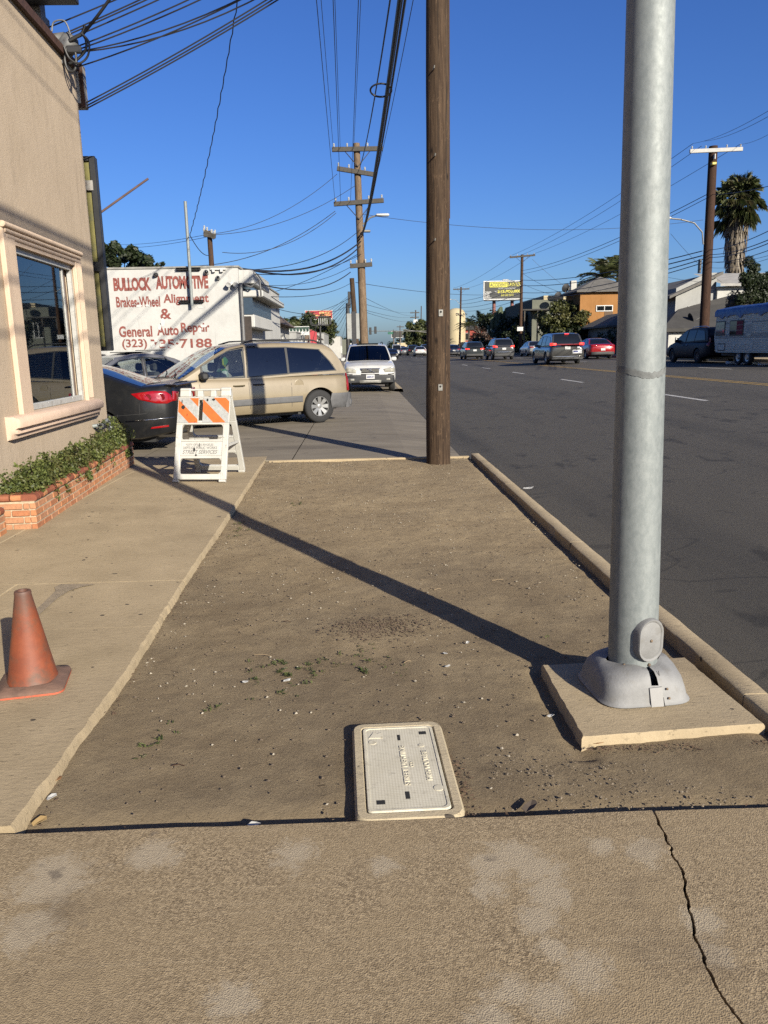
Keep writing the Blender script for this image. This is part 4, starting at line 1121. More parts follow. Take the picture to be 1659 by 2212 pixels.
        if see:
            obj('cabin_floor', MB().box((-c.W*.40,c.gh[0]-L/2+.1,c.zs+.1),(c.W*.40,c.gh[3]-L/2-.25,c.zs+.16)), M_TRIMB, t)
        # inner dark core so that one cannot look through the wheel arches
        obj('underbody', MB().box((-c.W*.36,-L/2+.35,c.zs-.06),(c.W*.36,L/2-.35,c.zs+.34)), M_TRIMB, t)
        for a, nm in ((c.axf,'wheel'),(c.axr,'wheel')):
            for sg in (-1, 1): c.wheel(a, sg)
    def wheel(c, a, sg):
        r = c.wr; wd = .105; x = sg*(c.W/2-.125)
        rr = r*c.sp.get('rimr', .62)
        tp = [(rr*.97,-wd),(r*.90,-wd),(r*.985,-wd*.75),(r,-wd*.3),(r,wd*.3),(r*.985,wd*.75),(r*.90,wd*.98),(rr*1.05,wd*.92),(rr*.98,wd*.7)]
        tp = [(q, h*sg) for q, h in tp]
        wo = obj('wheel', MB().lathe(tp, 32, 'x', (x,a-c.L/2,r)), M_TYRE, c.t, smooth=True, angle=50)
        mt = c.sp.get('rim', M_RIM)
        mb = MB(); n = c.sp.get('spokes', 7)
        mb.lathe([(rr*1.0,wd*.95*sg),(rr*.96,wd*.95*sg),(rr*.90,wd*.55*sg),(rr*.90,-wd*.2*sg)], 32, 'x')
        for k in range(n):
            t = 2*math.pi*k/n; M = Matrix.Rotation(t, 4, 'X'); hw = rr*math.pi/n*.52
            q = MB(); y0, y1 = rr*.12, rr*.93
            o1, o2 = wd*.62*sg, wd*.80*sg
            q.add([(o1,-hw*.55,y0),(o1,hw*.55,y0),(o2,hw,y1),(o2,-hw,y1),(o1-.04*sg,-hw*.7,y0),(o1-.04*sg,hw*.7,y0),(o2-.04*sg,hw*1.1,y1),(o2-.04*sg,-hw*1.1,y1)], [(0,1,2,3),(0,1,5,4),(1,2,6,5),(2,3,7,6),(3,0,4,7)])
            q.tf(M); mb.add(q.v, q.f)
        mb.lathe([(rr*.24,wd*.55*sg),(rr*.22,wd*.72*sg),(rr*.14,wd*.76*sg),(0,wd*.76*sg)], 16, 'x')
        mb.tf(Matrix.Translation((x,a-c.L/2,r)))
        obj('rim', mb, mt, wo, smooth=True, angle=30)
        obj('brake_disc', MB().lathe([(rr*.92,wd*.1*sg),(0,wd*.12*sg)], 20, 'x', (x,a-c.L/2,r)), M_TRIMB, wo)
    # ---- fittings
    def patch(c, name, poly, m, off=.006, sides=(-1,1), parent=None, thick=True):
        cx = sum(a for a, b in poly)/len(poly); cz = sum(b for a, b in poly)/len(poly); res = []
        pts = []
        for (a, b), (d, e) in zip(poly, poly[1:]+poly[:1]):
            for k in range(5): pts.append((a+(d-a)*k/5, b+(e-b)*k/5))
        for sg in sides:
            rws = []
            for kk, o in ((1.0,-.004),(1.0,off*.6),(.93,off),(.6,off*1.1),(.3,off*1.1),(.02,off*1.1)):
                rws.append([(sg*(c.bx(cx+(a-cx)*kk, cz+(b-cz)*kk)+o), cx+(a-cx)*kk-c.L/2, cz+(b-cz)*kk) for a, b in pts])
            res.append(obj(name, MB().grid(rws, True), m, parent or c.t, smooth=True, angle=50))
        return res
    def end_y(c, x, rear):
        d = c.dr if rear else c.df; q = abs(x)/(c.W/2)
        s = 0 if q <= c.k else d*(1-math.sqrt(max(0, 1-((q-c.k)/(1-c.k))**2)))
        return (s-c.L/2) if rear else (c.L/2-s)
    def endpatch(c, name, poly, m, off=.008, rear=True, both=True, slope=None, parent=None):
        res = []
        for sg in ((-1, 1) if both else (1,)):
            cx = sum(a for a, b in poly)/len(poly); cz = sum(b for a, b in poly)/len(poly); pts = []
            for (a, b), (d, e) in zip(poly, poly[1:]+poly[:1]):
                for k in range(5): pts.append((a+(d-a)*k/5, b+(e-b)*k/5))
            rws = []; dirn = -1 if rear else 1
            for kk, o in ((1.0,-.02),(1.0,off*.6),(.92,off),(.5,off*1.15),(.02,off*1.2)):
                row = []
                for a, b in pts:
                    x, z = cx+(a-cx)*kk, cz+(b-cz)*kk; y = c.end_y(min(abs(x), c.W/2*.995), rear)+dirn*o
                    if slope: y -= dirn*interp(slope, z)
                    row.append((sg*x, y, z))
                rws.append(row)
            res.append(obj(name, MB().grid(rws, True), m, parent or c.t, smooth=True, angle=50))
        return res
    def seam(c, s, z0, z1, sides=(-1,1), lean=0.0):
        for sg in sides:
            rws = []
            for i in range(9):
                z = z0+(z1-z0)*i/8; ss = s+lean*(i/8)**2
                rws.append([(sg*(c.bx(ss, z)+.0018), ss+d-c.L/2, z) for d in (-.004,.004)])
            obj('door_seam', MB().grid(rws), M_TRIMB, c.t, fix=False)
    def mirror(c, f=.66, z=None, m=None):
        s = f*c.L; z = z or interp(c.belt, s)+.08
        for sg in (-1, 1):
            x = sg*(c.ghx(s, z)+.10); o = obj('mirror', MB().bbox((x-.10,s-c.L/2-.06,z-.06),(x+.10,s-c.L/2+.09,z+.09),.035), m or c.body, c.t, smooth=True)
            obj('mirror_arm', MB().box((x-sg*.13-.03,s-c.L/2-.02,z-.05),(x-sg*.13+.03,s-c.L/2+.04,z-.01)), M_TRIMB, o)
    def handle(c, s, z, m, w_=.20):
        for sg in (-1, 1):
            x = c.bx(s, z); o = obj('door_handle', MB().tube([(sg*(x+.002),s-w_/2-c.L/2,z),(sg*(x+.03),s-w_*.3-c.L/2,z),(sg*(x+.03),s+w_*.3-c.L/2,z),(sg*(x+.002),s+w_/2-c.L/2,z)], .016, 6), m, c.t, smooth=True)
    def plate(c, z, rear=True, text=None, w_=.31, h_=.155, off=.02, x=0.0):
        y = c.end_y(0, rear)+(-1 if rear else 1)*off; d = .006
        o = obj('licence_plate', MB().bbox((x-w_/2,min(y-d,y+d),z-h_/2),(x+w_/2,max(y-d,y+d),z+h_/2),.003), M_PLATE, c.t)
        if text:
            sg = -1 if rear else 1
            put_text('plate_number', text, M_PLBLUE, o, (x,y+sg*(d+.002),z-.008), (-sg,0,0), (0,0,1), size=.08, width=w_*.84, height=h_*.46, offset=.002)
        return o
    def seats(c, fs, m=M_SEAT):
        for f in fs:
            s = f*c.L-c.L/2
            for x in (-.38, .38):
                zb = interp(c.belt, f*c.L)
                o = obj('seat', MB().bbox((x-.25,s-.08,c.zs+.2),(x+.25,s+.10,zb+.12),.05).bbox((x-.13,s-.06,zb+.14),(x+.13,s+.05,zb+.33),.04), m, c.t)
    def rack(c, f0, f1, m=M_TRIMB):
        for sg in (-1, 1):
            p = []
            for i in range(9):
                s = (f0+(f1-f0)*i/8)*c.L; lift = .05 if 0 < i < 8 else .0
                p.append((sg*(c.ghx(s, c.H)-.10), s-c.L/2, c.zroof(s)+.012+lift))
            obj('roof_rail', MB().tube(p, .016, 8), m, c.t, smooth=True)

VAN = dict(L=4.78,W=1.95,H=1.70,fo=.97,wb=3.03,wr=.352,zs=.25,k=.84,dr=.38,df=.75,wroof=.735,rimr=.60,spokes=8,
  top=[(0,.98),(.05,1.00),(.60,1.02),(.72,1.04),(.80,1.00),(.90,.90),(.97,.76),(1,.62)],
  belt=[(0,1.06),(.3,1.03),(.6,.98),(.70,.98),(.82,1.0)], gh=(.012,.105,.565,.79),
  roof=[(.012,1.0),(.04,1.34),(.075,1.58),(.105,1.655),(.18,1.695),(.36,1.70),(.50,1.675),(.565,1.62),(.62,1.50),(.70,1.27),(.79,1.02)],
  win=[[(.075,1.11),(.10,1.30),(.145,1.545),(.30,1.60),(.305,1.075)],[(.312,1.07),(.308,1.60),(.485,1.60),(.498,1.03)],[(.515,1.03),(.505,1.595),(.575,1.545),(.695,1.26),(.70,1.04)]])
def van_fit(c): pass
# gold minivan, driver's side towards us
vl = Vector((-.86,16.66,0)); hv = Vector((-.86,-.51,0)).normalized(); lf = Vector((-hv.y,hv.x,0))
M_GOLD = paint('champagne_gold_paint', (.33,.268,.172), .12, .42, dirt=(.29,.235,.15))
v = dict(VAN); v.update(gls=M_CARGT, glw=M_CARGL, front_clear=M_CARGL)
axr_y = (v['L']-v['fo']-v['wb'])-v['L']/2
ctr = vl - hv*axr_y - lf*(v['W']/2-.02)
gv = Car('minivan', 'gold minivan seen from its driver side across the driveway', 'minivan', (ctr.x,ctr.y,.02), hv, v, M_GOLD)
c = gv; L = c.L
c.patch('side_moulding', [(c.axr+.42,.60),(c.axr+.42,.47),(c.axf-.42,.44),(c.axf-.42,.57)], M_TRIMG, .014)
c.patch('side_moulding', [(c.axr-.40,.60),(c.axr-.40,.45),(c.axr-.46,.45),(c.axr-.46,.60)], M_TRIMG, .010)
c.patch('bumper', [(.0,.62),(.0,.30),(.50,.30),(.54,.48),(.50,.62)], M_TRIMG, .016)
c.endpatch('bumper', [(-.9,.62),(.9,.62),(.93,.30),(-.93,.30)], M_TRIMG, .06, both=False)
obj('bumper_step', MB().bbox((-.90,-L/2-.07,.30),(.90,-L/2+.06,.50),.05), M_TRIMG, c.t, smooth=True)
for sg in (-1, 1):
    q = [(.012,.66),(.022,1.06),(.055,1.02),(.105,.80),(.10,.66)]
    c.patch('tail_lamp', q, M_TAIL, .022, (sg,))
c.seam(.30*L+.02,.33,1.02,lean=-.03); c.seam(.50*L,.31,1.0); c.seam(.715*L,.33,.99)
c.handle(.545*L,.86,plain('bronze_handle',(.22,.18,.10),.4,.5),.24); c.handle(.455*L,.87,plain('dark_handle',(.06,.05,.04),.4,.3),.24)
for sg in (-1,1):
    x = c.bx(.265*L,.84)
    obj('fuel_door', MB().lathe([(.105,-.004),(.105,.004),(.098,.006),(.096,.003),(.0,.004)], 24, 'x', (0,0,0)).tf(Matrix.Translation((sg*x,.265*L-L/2,.84)) @ Matrix.Scale(sg,4,(1,0,0))), M_GOLD, c.t, smooth=True)
c.mirror(.695, 1.06, M_TRIMB); c.rack(.10,.50); c.seats((.35,.56), M_SEATL)
c.plate(.55); 
for x0, x1 in ((-.55,.05),(.05,.62)):
    s = .79*L-L/2; obj('wiper', MB().tube([(x0,s+.01,1.05),((x0+x1)/2,s-.12,1.13),(x1,s-.20,1.17)], .010, 5), M_TRIMB, c.t)
M_SHADE = N('patterned_sunshade'); _c = M_SHADE.vor(9, out='Color'); _s = M_SHADE.t.nodes.new('ShaderNodeSeparateColor'); M_SHADE.t.links.new(_c, _s.inputs[0])
_k = M_SHADE.mix(M_SHADE.ramp(_s.outputs[0],.45,.5), (.55,.62,.60), (.10,.28,.12)); _k = M_SHADE.mix(M_SHADE.ramp(_s.outputs[1],.62,.66), _k, (.02,.02,.03)); _k = M_SHADE.mix(M_SHADE.ramp(_s.outputs[2],.75,.78), _k, (.42,.50,.05)); M_SHADE.color(_k)
hd_ = MB().bbox((-.72,.56*L-L/2+.02,.86),(-.28,.56*L-L/2+.17,1.20),.06); obj('seat_cover', hd_, M_SHADE.m, c.t)
obj('head_rest', MB().bbox((-.62,.56*L-L/2-.02,1.22),(-.38,.56*L-L/2+.10,1.44),.06), M_SHADE.m, c.t)
obj('steering_wheel', MB().tube([(-.40+.18*math.cos(t),.655*L-L/2+.07*math.sin(t),1.03+.17*math.sin(t)) for t in [2*math.pi*i/20 for i in range(21)]], .016, 6), M_TRIMB, c.t)
c.patch('headlamp', [(L-.45,.80),(L-.12,.72),(L-.10,.60),(L-.42,.64)], M_HEAD, .01)

SEDAN = dict(L=4.75,W=1.83,H=1.43,fo=.93,wb=2.71,wr=.325,zs=.22,k=.76,dr=.5,df=.8,wroof=.68,spokes=10,see=False,
  top=[(0,.93),(.04,1.00),(.12,1.01),(.5,.96),(.70,.95),(.80,.90),(.93,.77),(1,.58)],
  belt=[(0,1.0),(.2,.97),(.5,.93),(.75,.92)], gh=(.115,.285,.555,.745),
  roof=[(.115,1.0),(.17,1.14),(.23,1.30),(.285,1.385),(.38,1.43),(.47,1.425),(.555,1.36),(.62,1.22),(.745,.93)],
  win=[[(.185,1.01),(.235,1.17),(.30,1.33),(.415,1.365),(.425,.985)],[(.44,.985),(.43,1.365),(.55,1.31),(.655,1.09),(.67,.97)]])
# black sedan, tail end by the stucco corner
M_BLACKP = plain('black_car_paint', (.014,.0145,.016), .28, 0.0, var=.1, scale=3, coat=.25, spec=.3, dirt=(.026,.025,.024))
cc_ = dict(SEDAN); cc_.update(L=4.80,W=1.86,H=1.42,wb=2.71,fo=.95,wr=.33,k=.70,dr=.75,spokes=5,
  top=[(0,.90),(.012,1.045),(.03,1.035),(.12,1.02),(.5,.96),(.70,.95),(.80,.90),(.93,.77),(1,.58)],
  gh=(.10,.34,.54,.74), roof=[(.10,1.02),(.18,1.15),(.26,1.29),(.34,1.38),(.42,1.42),(.48,1.415),(.54,1.36),(.62,1.21),(.74,.93)],
  win=[[(.23,1.03),(.29,1.18),(.35,1.30),(.425,1.345),(.43,.985)],[(.445,.985),(.435,1.345),(.54,1.30),(.65,1.08),(.66,.97)]])
tail = P(379,900,12.1)
bc_ = Car('sedan', 'black sedan tail with red lamp parked behind the stucco corner', 'car', (tail.x-2.40,12.95,.02), (-1,.02), cc_, M_BLACKP)
c = bc_; L = c.L
lamp = [(.03,.80),(.05,.90),(.12,.955),(.30,.965),(.62,.93),(.50,.84),(.25,.775),(.10,.765)]
tl_ = c.patch('tail_lamp', lamp, M_TAIL, .014)
for o in tl_: 
    pass
for sg in (-1,1):
    for s_, r_ in ((.17,.055),(.36,.05)):
        x = c.bx(s_,.87)+.012; obj('lamp_ring', MB().lathe([(r_,0),(r_*.92,.008),(r_*.8,.010),(r_*.75,.004),(0,.004)],16,'x').tf(Matrix.Translation((sg*x,s_-L/2,.87)) @ Matrix.Scale(sg,4,(1,0,0))), plain('dark_red_lens',(.20,.008,.012),.1,coat=.6), tl_[0 if sg < 0 else 1])
c.endpatch('tail_lamp', [(.45,.93),(.70,.95),(.72,.80),(.55,.79)], M_TAIL, .014)
c.patch('chrome_strip', [(.0,.555),(.0,.535),(.72,.50),(.72,.52)], M_CHROME, .012); c.endpatch('chrome_strip', [(-.72,.555),(.72,.555),(.72,.535),(-.72,.535)], M_CHROME, .012, both=False)
c.patch('reflector', [(.10,.435),(.10,.405),(.36,.385),(.34,.415)], M_TAIL, .008)
c.seam(.50,.60,.78,lean=.0); c.seam(.73*1.15,.58,.62)
rws = []
for sg in (-1,1):
    rws = []
    for i in range(13):
        s_ = .40+.62*i/12; z_ = .625-.035*(i/12)
        rws.append([(sg*(c.bx(s_,z_+d)+.002), s_-L/2, z_+d) for d in (-.003,.003)])
    obj('bumper_seam', MB().grid(rws), M_TRIMB, c.t, fix=False)
    obj('exhaust', MB().tube([(sg*.58,-L/2+.45,.27),(sg*.60,-L/2+.05,.27)], .045, 12), M_CHROME, c.t, smooth=True)
obj('spoiler', MB().bbox((-.74,-L/2-.05,1.03),(.74,-L/2+.14,1.055),.012), M_BLACKP, c.t)
c.plate(.80); c.mirror(.66)

# silver sedan behind the gold minivan
M_SILV = paint('silver_paint', (.30,.305,.32), .5, .3)
s_ = dict(SEDAN); s_.update(H=1.52,see=True,gls=M_CARGL,glw=M_CARGL,gh=(.10,.32,.58,.77),
  roof=[(.10,1.0),(.16,1.13),(.25,1.36),(.32,1.45),(.40,1.515),(.48,1.51),(.58,1.43),(.66,1.24),(.77,.94)],
  win=[[(.20,1.02),(.25,1.20),(.32,1.38),(.44,1.43),(.445,.99)],[(.465,.99),(.455,1.43),(.57,1.36),(.68,1.10),(.69,.98)]])
sv = Car('sedan', 'silver sedan showing its windows between the gold minivan and white wall', 'car', (-5.85,19.35,.04), (-.74,-.67), s_, M_SILV)
sv.seats((.36,.56)); sv.mirror(.68)
sv.patch('chrome_strip', [(.9,.955),(.9,.94),(3.3,.93),(3.3,.945)], M_CHROME, .008)
obj('sun_roof', MB().bbox((-.42,-.62,1.54),(.42,.05,1.56),.006).bbox((-.42,-1.0,1.58),(.42,-.62,1.60),.006), M_GLASSD, sv.t)
M_DKG = paint('dark_grey_paint', (.045,.046,.05), .4, .3)
dk_ = Car('hatchback', 'dark grey car glimpsed between pylon sign and silver sedan', 'car', (-8.6,20.2,.04), (-.74,-.67), dict(VAN, H=1.56, see=False,
   roof=[(f, .95+(z-1.0)*.87) for f, z in VAN['roof']], win=[[(f, .98+(z-1.04)*.84) for f, z in q] for q in VAN['win']]), M_DKG)

# white SUV facing us
SUV = dict(L=4.80,W=1.90,H=1.74,fo=.90,wb=2.86,wr=.37,zs=.32,k=.83,dr=.4,df=.55,wroof=.72,spokes=6,see=False,
  top=[(0,1.05),(.05,1.08),(.55,1.06),(.72,1.08),(.80,1.09),(.90,1.02),(.97,.92),(1,.78)],
  belt=[(0,1.12),(.5,1.06),(.75,1.05),(.8,1.06)], gh=(.015,.10,.575,.745),
  roof=[(.015,1.06),(.05,1.42),(.10,1.66),(.2,1.72),(.35,1.74),(.50,1.72),(.575,1.66),(.64,1.48),(.745,1.08)],
  win=[[(.08,1.15),(.10,1.35),(.14,1.58),(.285,1.64),(.29,1.12)],[(.30,1.115),(.295,1.64),(.455,1.645),(.465,1.10)],[(.48,1.10),(.475,1.64),(.565,1.60),(.665,1.30),(.675,1.10)]])
M_WHITEP = paint('white_car_paint', (.66,.66,.64), .0, .35, dirt=(.55,.53,.49))
xs_ = dict(SUV); xs_.update(H=1.75, see=True, glw=M_CARGT, gls=M_CARGT)
lw_, rw_ = G(745,846,.02), G(842,846,.02)
cx_ = (P(742,800,29).x+P(848,800,29).x)/2
wv = Car('suv', 'white SUV parked facing us with black lower bumper', 'suv', (cx_+.02, 29.1+4.80/2-.9,.02), (.02,-1), xs_, M_WHITEP)
c = wv; L = c.L
c.endpatch('grille', [(-.36,.86),(.36,.86),(.33,.69),(-.33,.69)], M_CHROME, .010, False, False, [(.6,0),(.8,.012),(.95,.05)])
g_ = c.endpatch('grille_mesh', [(-.335,.845),(.335,.845),(.31,.705),(-.31,.705)], M_TRIMB, .016, False, False, [(.6,0),(.8,.012),(.95,.05)])[0]
for z in (.745,.785,.825): obj('grille_bar', MB().box((-.31,L/2-.005,z-.006),(.31,L/2+.026,z+.006)), M_STEEL, g_)
obj('badge_bar', MB().tube([(-.16,L/2+.032,.70),(.16,L/2+.02,.86)], .010, 6), M_CHROME, g_)
obj('badge', MB().lathe([(.042,0),(.042,.012),(.030,.014),(0,.012)],16,'y',(0,L/2+.02,.78)), M_CHROME, g_)
c.endpatch('headlamp', [(.50,.83),(.80,.90),(.90,.84),(.89,.72),(.52,.70)], M_HEAD, .014, False)
for sg in (-1,1):
    for x, r_ in ((.60,.055),(.75,.065)):
        obj('lamp_bowl', MB().lathe([(r_,0),(r_,.012),(r_*.5,.016),(0,.02)],14,'y',(sg*x,c.end_y(x,False)-.002,.79)), plain('lamp_reflector',(.62,.60,.50),.25,.3), c.t, smooth=True)
c.endpatch('lower_bumper', [(-.86,.60),(-.74,.63),(.74,.63),(.86,.60),(.90,.34),(-.90,.34)], plain('charcoal_bumper',(.03,.031,.034),.65,var=.15), .03, False, False)
c.endpatch('intake', [(-.34,.665),(.34,.665),(.32,.625),(-.32,.625)], M_TRIMB, .014, False, False)
c.endpatch('intake', [(.64,.665),(.86,.665),(.86,.635),(.64,.635)], M_TRIMB, .014, False)
c.endpatch('skid_plate', [(-.42,.44),(.42,.44),(.38,.34),(-.38,.34)], M_STEEL, .045, False, False)
c.endpatch('fog_lamp', [(.58,.50),(.72,.50),(.72,.43),(.58,.43)], M_HEAD, .035, False)
c.plate(.56,False,'6MBR391',.31,.155,.055)
c.patch('side_cladding', [(.3,.50),(.3,.34),(L-.3,.34),(L-.3,.50)], plain('charcoal_bumper',(.03,.031,.034),.65), .012)
c.mirror(.665,1.15); c.rack(.12,.52); c.seats((.36,.55), M_SEATL)
for o in list(c.t.children):
    pass
obj('sun_roof', MB().bbox((-.42,.45*L-L/2,1.742),(.42,.56*L-L/2,1.757),.004), M_GLASSD, c.t)
tri = MB().add([(.10,.60*L-L/2,1.12),(.42,.60*L-L/2,1.12),(.30,.56*L-L/2,1.42)],[(0,1,2)]); obj('folded_paper', tri, M_SEATL, c.t, fix=False)

# ---- traffic on the far side of the road, tails towards us
def place(xl, xr, yb, W, hgt_px=None, real_h=None):
    """road point below the tail of a vehicle of known width"""
    d = (W/(xr-xl))*1659
    xm = (xl+xr)/2; q = P(xm, yb, d*.985); return q
def rear_kit(c, lamps, lm=M_TAIL, plate_z=.75, slope=None, bumper=M_TRIMB):
    for q in lamps: c.endpatch('tail_lamp', q, lm, .012, True, True, slope)
    c.plate(plate_z)
    if bumper: c.endpatch('bumper', [(-c.W*.42,.50),(c.W*.42,.50),(c.W*.44,.30),(-c.W*.44,.30)], bumper, .012, True, False)
M_PACG = paint('graphite_paint', (.10,.098,.092), .45, .28)
HV = (0,1)
def road_car(name, label, cat, px, py, Y, sp, m, group='cars in traffic on the far lanes', hd=HV, x=None):
    q = P(px, py, Y); xx = q.x if x is None else x
    return Car(name, label, cat, (xx, Y+sp['L']/2, zr(xx) if 1.8 < xx < 19 else .5), hd, sp, m, group)
pk = dict(VAN); pk.update(see=False,H=1.77,W=2.02,L=5.17,fo=.95,wb=3.09,wr=.36,spokes=5,roof=[(f, 1.04+(z-1.02)*1.07) for f, z in VAN['roof']])
pc = road_car('minivan', 'graphite minivan with full width red light bar driving away', 'minivan', 1226, 760, 44.5, pk, M_PACG)
c = pc
c.endpatch('light_bar', [(-.90,1.16),(.90,1.16),(.90,1.09),(-.90,1.09)], plain('dark_red_bar',(.22,.006,.01),.2,coat=.5), .012, True, False)
c.endpatch('tail_lamp', [(.66,1.20),(.98,1.22),(.98,1.07),(.66,1.09)], M_TAILON, .018)
c.endpatch('chrome_strip', [(-.85,.47),(.85,.47),(.85,.43),(-.85,.43)], M_CHROME, .02, True, False)
c.endpatch('lower_bumper', [(-.90,.40),(.90,.40),(.90,.30),(-.90,.30)], M_TRIMB, .02, True, False)
c.plate(.93,x=.0)
y_ = -c.L/2-.02
obj('bumper_sticker', MB().bbox((.28,y_-.006,.62),(.82,y_+.004,.82),.002), plain('sticker_white',(.70,.70,.70),.5), c.t)
obj('sticker_print', MB().box((.32,y_-.0075,.68),(.60,y_-.006,.77)), M_PLBLUE, c.t)
obj('bumper_sticker', MB().bbox((.55,y_-.006,.90),(.70,y_+.004,1.00),.002), plain('sticker_white',(.70,.70,.70),.5), c.t)
obj('high_brake_lamp', MB().bbox((-.12,-c.L/2+.30,1.70),(.12,-c.L/2+.36,1.74),.01), M_TAILON, c.t)
c.mirror(.66)
rg = dict(SUV, see=False, H=1.73, W=1.84, L=4.65)
M_GUN = paint('gunmetal_paint', (.14,.142,.146), .5, .26)
ro = road_car('suv', 'grey crossover with lit tail lamps between hatchback and minivan', 'suv', 1089, 760, 64.5, rg, M_GUN)
rear_kit(ro, [[(.55,1.12),(.90,1.18),(.90,1.03),(.55,1.02)]], M_TAILON, .90); ro.endpatch('chrome_strip', [(-.8,.66),(.8,.66),(.8,.60),(-.8,.60)], M_CHROME, .014, True, False); ro.mirror(.66); ro.rack(.15,.5, M_CHROME)
HATCH = dict(VAN, see=False, L=4.35, W=1.80, H=1.58, wb=2.62, fo=.85, roof=[(f, .98+(z-1.0)*.86) for f, z in VAN['roof']], win=[[(f, 1.0+(z-1.04)*.82) for f, z in q] for q in VAN['win']])
M_TEAL = paint('slate_grey_paint', (.085,.098,.105), .45, .28)
ha_ = road_car('hatchback', 'slate grey hatchback just ahead of the grey crossover', 'car', 1026, 760, 72, HATCH, M_TEAL)
rear_kit(ha_, [[(.50,.98),(.86,1.02),(.86,.90),(.50,.90)]], M_TAILON, .82); ha_.mirror(.66)
M_NAVY = paint('navy_paint', (.018,.026,.050), .35, .25)
bs = road_car('sedan', 'navy sedan partly behind the wooden pole ahead of the hatchback', 'car', 981, 762, 96, SEDAN, M_NAVY)
rear_kit(bs, [[(.42,.92),(.80,.94),(.80,.82),(.42,.82)]], M_TAIL, .74)
ss_ = road_car('suv', 'dark small SUV parked ahead of the graphite minivan', 'suv', 1153, 757, 62, dict(SUV, see=False, H=1.66, W=1.78, L=4.28), M_NAVY, 'cars parked along the far kerb', x=17.0)
rear_kit(ss_, [[(.52,1.08),(.86,1.12),(.86,.94),(.52,.96)]], M_TAIL, .86); ss_.mirror(.66)
M_REDP = paint('red_paint', (.42,.012,.016), .2, .25)
rc = road_car('coupe', 'red sports coupe parked at the far kerb beside the graphite minivan', 'car', 1291, 758, 54.5, dict(SEDAN, H=1.36, W=1.90, L=4.78, gh=(.09,.36,.52,.68)), M_REDP, 'cars parked along the far kerb', x=17.1)
rear_kit(rc, [[(.45,.92),(.85,.94),(.85,.84),(.45,.84)]], M_TAIL, .66)
w1 = road_car('sedan', 'light sedan parked between the grey crossover and small dark SUV', 'car', 1131, 765, 74, SEDAN, paint('pale_silver_paint',(.46,.46,.45),.4,.3), 'cars parked along the far kerb', x=17.0)
rear_kit(w1, [[(.42,.92),(.80,.94),(.80,.82),(.42,.82)]], M_TAIL, .74)
w2 = road_car('sedan', 'small dark car between the slate hatchback and grey crossover', 'car', 1053, 766, 92, SEDAN, M_BLACKP, 'cars parked along the far kerb', x=17.0); rear_kit(w2, [[(.42,.92),(.80,.94),(.80,.82),(.42,.82)]], M_TAIL, .74)
far = [('sedan','white sedan driving away far down the road left of the wooden pole',909,765,118,SEDAN,M_WHITEP,HV),
 ('sedan','dark car driving away beside the far white sedan',893,766,132,dict(SUV,see=False),M_BLACKP,HV),
 ('sedan','small blue grey car in the far queue',875,767,142,SEDAN,M_SILV,HV),
 ('suv','dark red SUV in the far queue',868,767,165,dict(SUV,see=False),paint('maroon_paint',(.10,.012,.016),.3,.3),HV),
 ('sedan','black sedan coming towards us beyond the white SUV',848,768,112,SEDAN,M_BLACKP,(0,-1)),
 ('delivery_van','white van far down the road behind the oncoming black sedan',858,762,150,dict(VAN,see=False,H=2.1,roof=[(f,1.0+(z-1.0)*1.55) for f, z in VAN['roof']]),M_WHITEP,(0,-1)),
 ('sedan','dark car following the oncoming black sedan',839,766,140,SEDAN,M_DKG,(0,-1)),
 ('suv','dark SUV in the far queue beside the white sedan',920,767,150,dict(SUV,see=False),M_DKG,HV)]
for nm, lb, px, py, Y, sp, m, hd__ in far:
    c = road_car(nm, lb, 'van' if 'van' in nm else 'car', px, py, Y, sp, m, 'distant cars down the road', hd__)
    if hd__ == HV: rear_kit(c, [[(.5,.95),(.82,.97),(.82,.85),(.5,.85)]], M_TAIL, .75)
    else: c.endpatch('headlamp', [(.50,.75),(.80,.75),(.80,.65),(.50,.65)], M_HEAD, .012, False)

# black minivan and travel trailer parked opposite
M_BLKV = plain('black_van_paint', (.020,.018,.022), .5, 0.0, var=.1, spec=.2)
qv = P(1497,770,38.5)
bv = Car('minivan', 'black minivan parked in front of the trailer by the wood fence', 'minivan', (17.5,39.4,.585), (0,1), dict(VAN, see=False, H=1.80, L=5.1, rim=M_RIMD, gls=plain('black_van_glass',(.01,.01,.012),.25,spec=.25), glw=plain('black_van_glass',(.01,.01,.012),.25,spec=.25)), M_BLKV)
bv.mirror(.68, m=M_BLKV); bv.handle(.545*5.1,.86,M_CHROME,.18); bv.handle(.455*5.1,.87,M_CHROME,.18); bv.rack(.12,.5,M_CHROME)
bv.patch('tail_lamp', [(.02,.80),(.03,1.2),(.10,1.2),(.16,.85)], M_TAIL, .015)
# ------------------------------------------------------------------ travel trailer
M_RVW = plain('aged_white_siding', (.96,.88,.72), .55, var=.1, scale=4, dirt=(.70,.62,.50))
M_RVS = plain('grey_stripe_siding', (.46,.45,.41), .6, var=.15)
M_TARP = N('blue_tarp'); M_TARP.color(M_TARP.mix(M_TARP.ramp(M_TARP.noise(2.5,5,.7),.35,.65),(.010,.045,.20),(.02,.085,.33))); M_TARP.set(Roughness=.4); M_TARP.bump(M_TARP.noise(5,5,.7),.6,.05)
rv = thing('travel_trailer', 'old white travel trailer with a blue tarp over its roof', 'trailer', (16.55,36.15,.585))
RL, RW_, z0, z1 = 7.0, 2.25, .52, 2.38
prof = [(0,1.15),(-.06,1.9),(-.10,z1-.06),(-.22,z1),(-RL+.2,z1),(-RL,z1-.2),(-RL,z0),(-4.2,z0),(-.55,z0),(-.20,z0+.02)]
obj('shell', MB().prism(prof, 0, RW_, 'x'), M_RVW, rv)
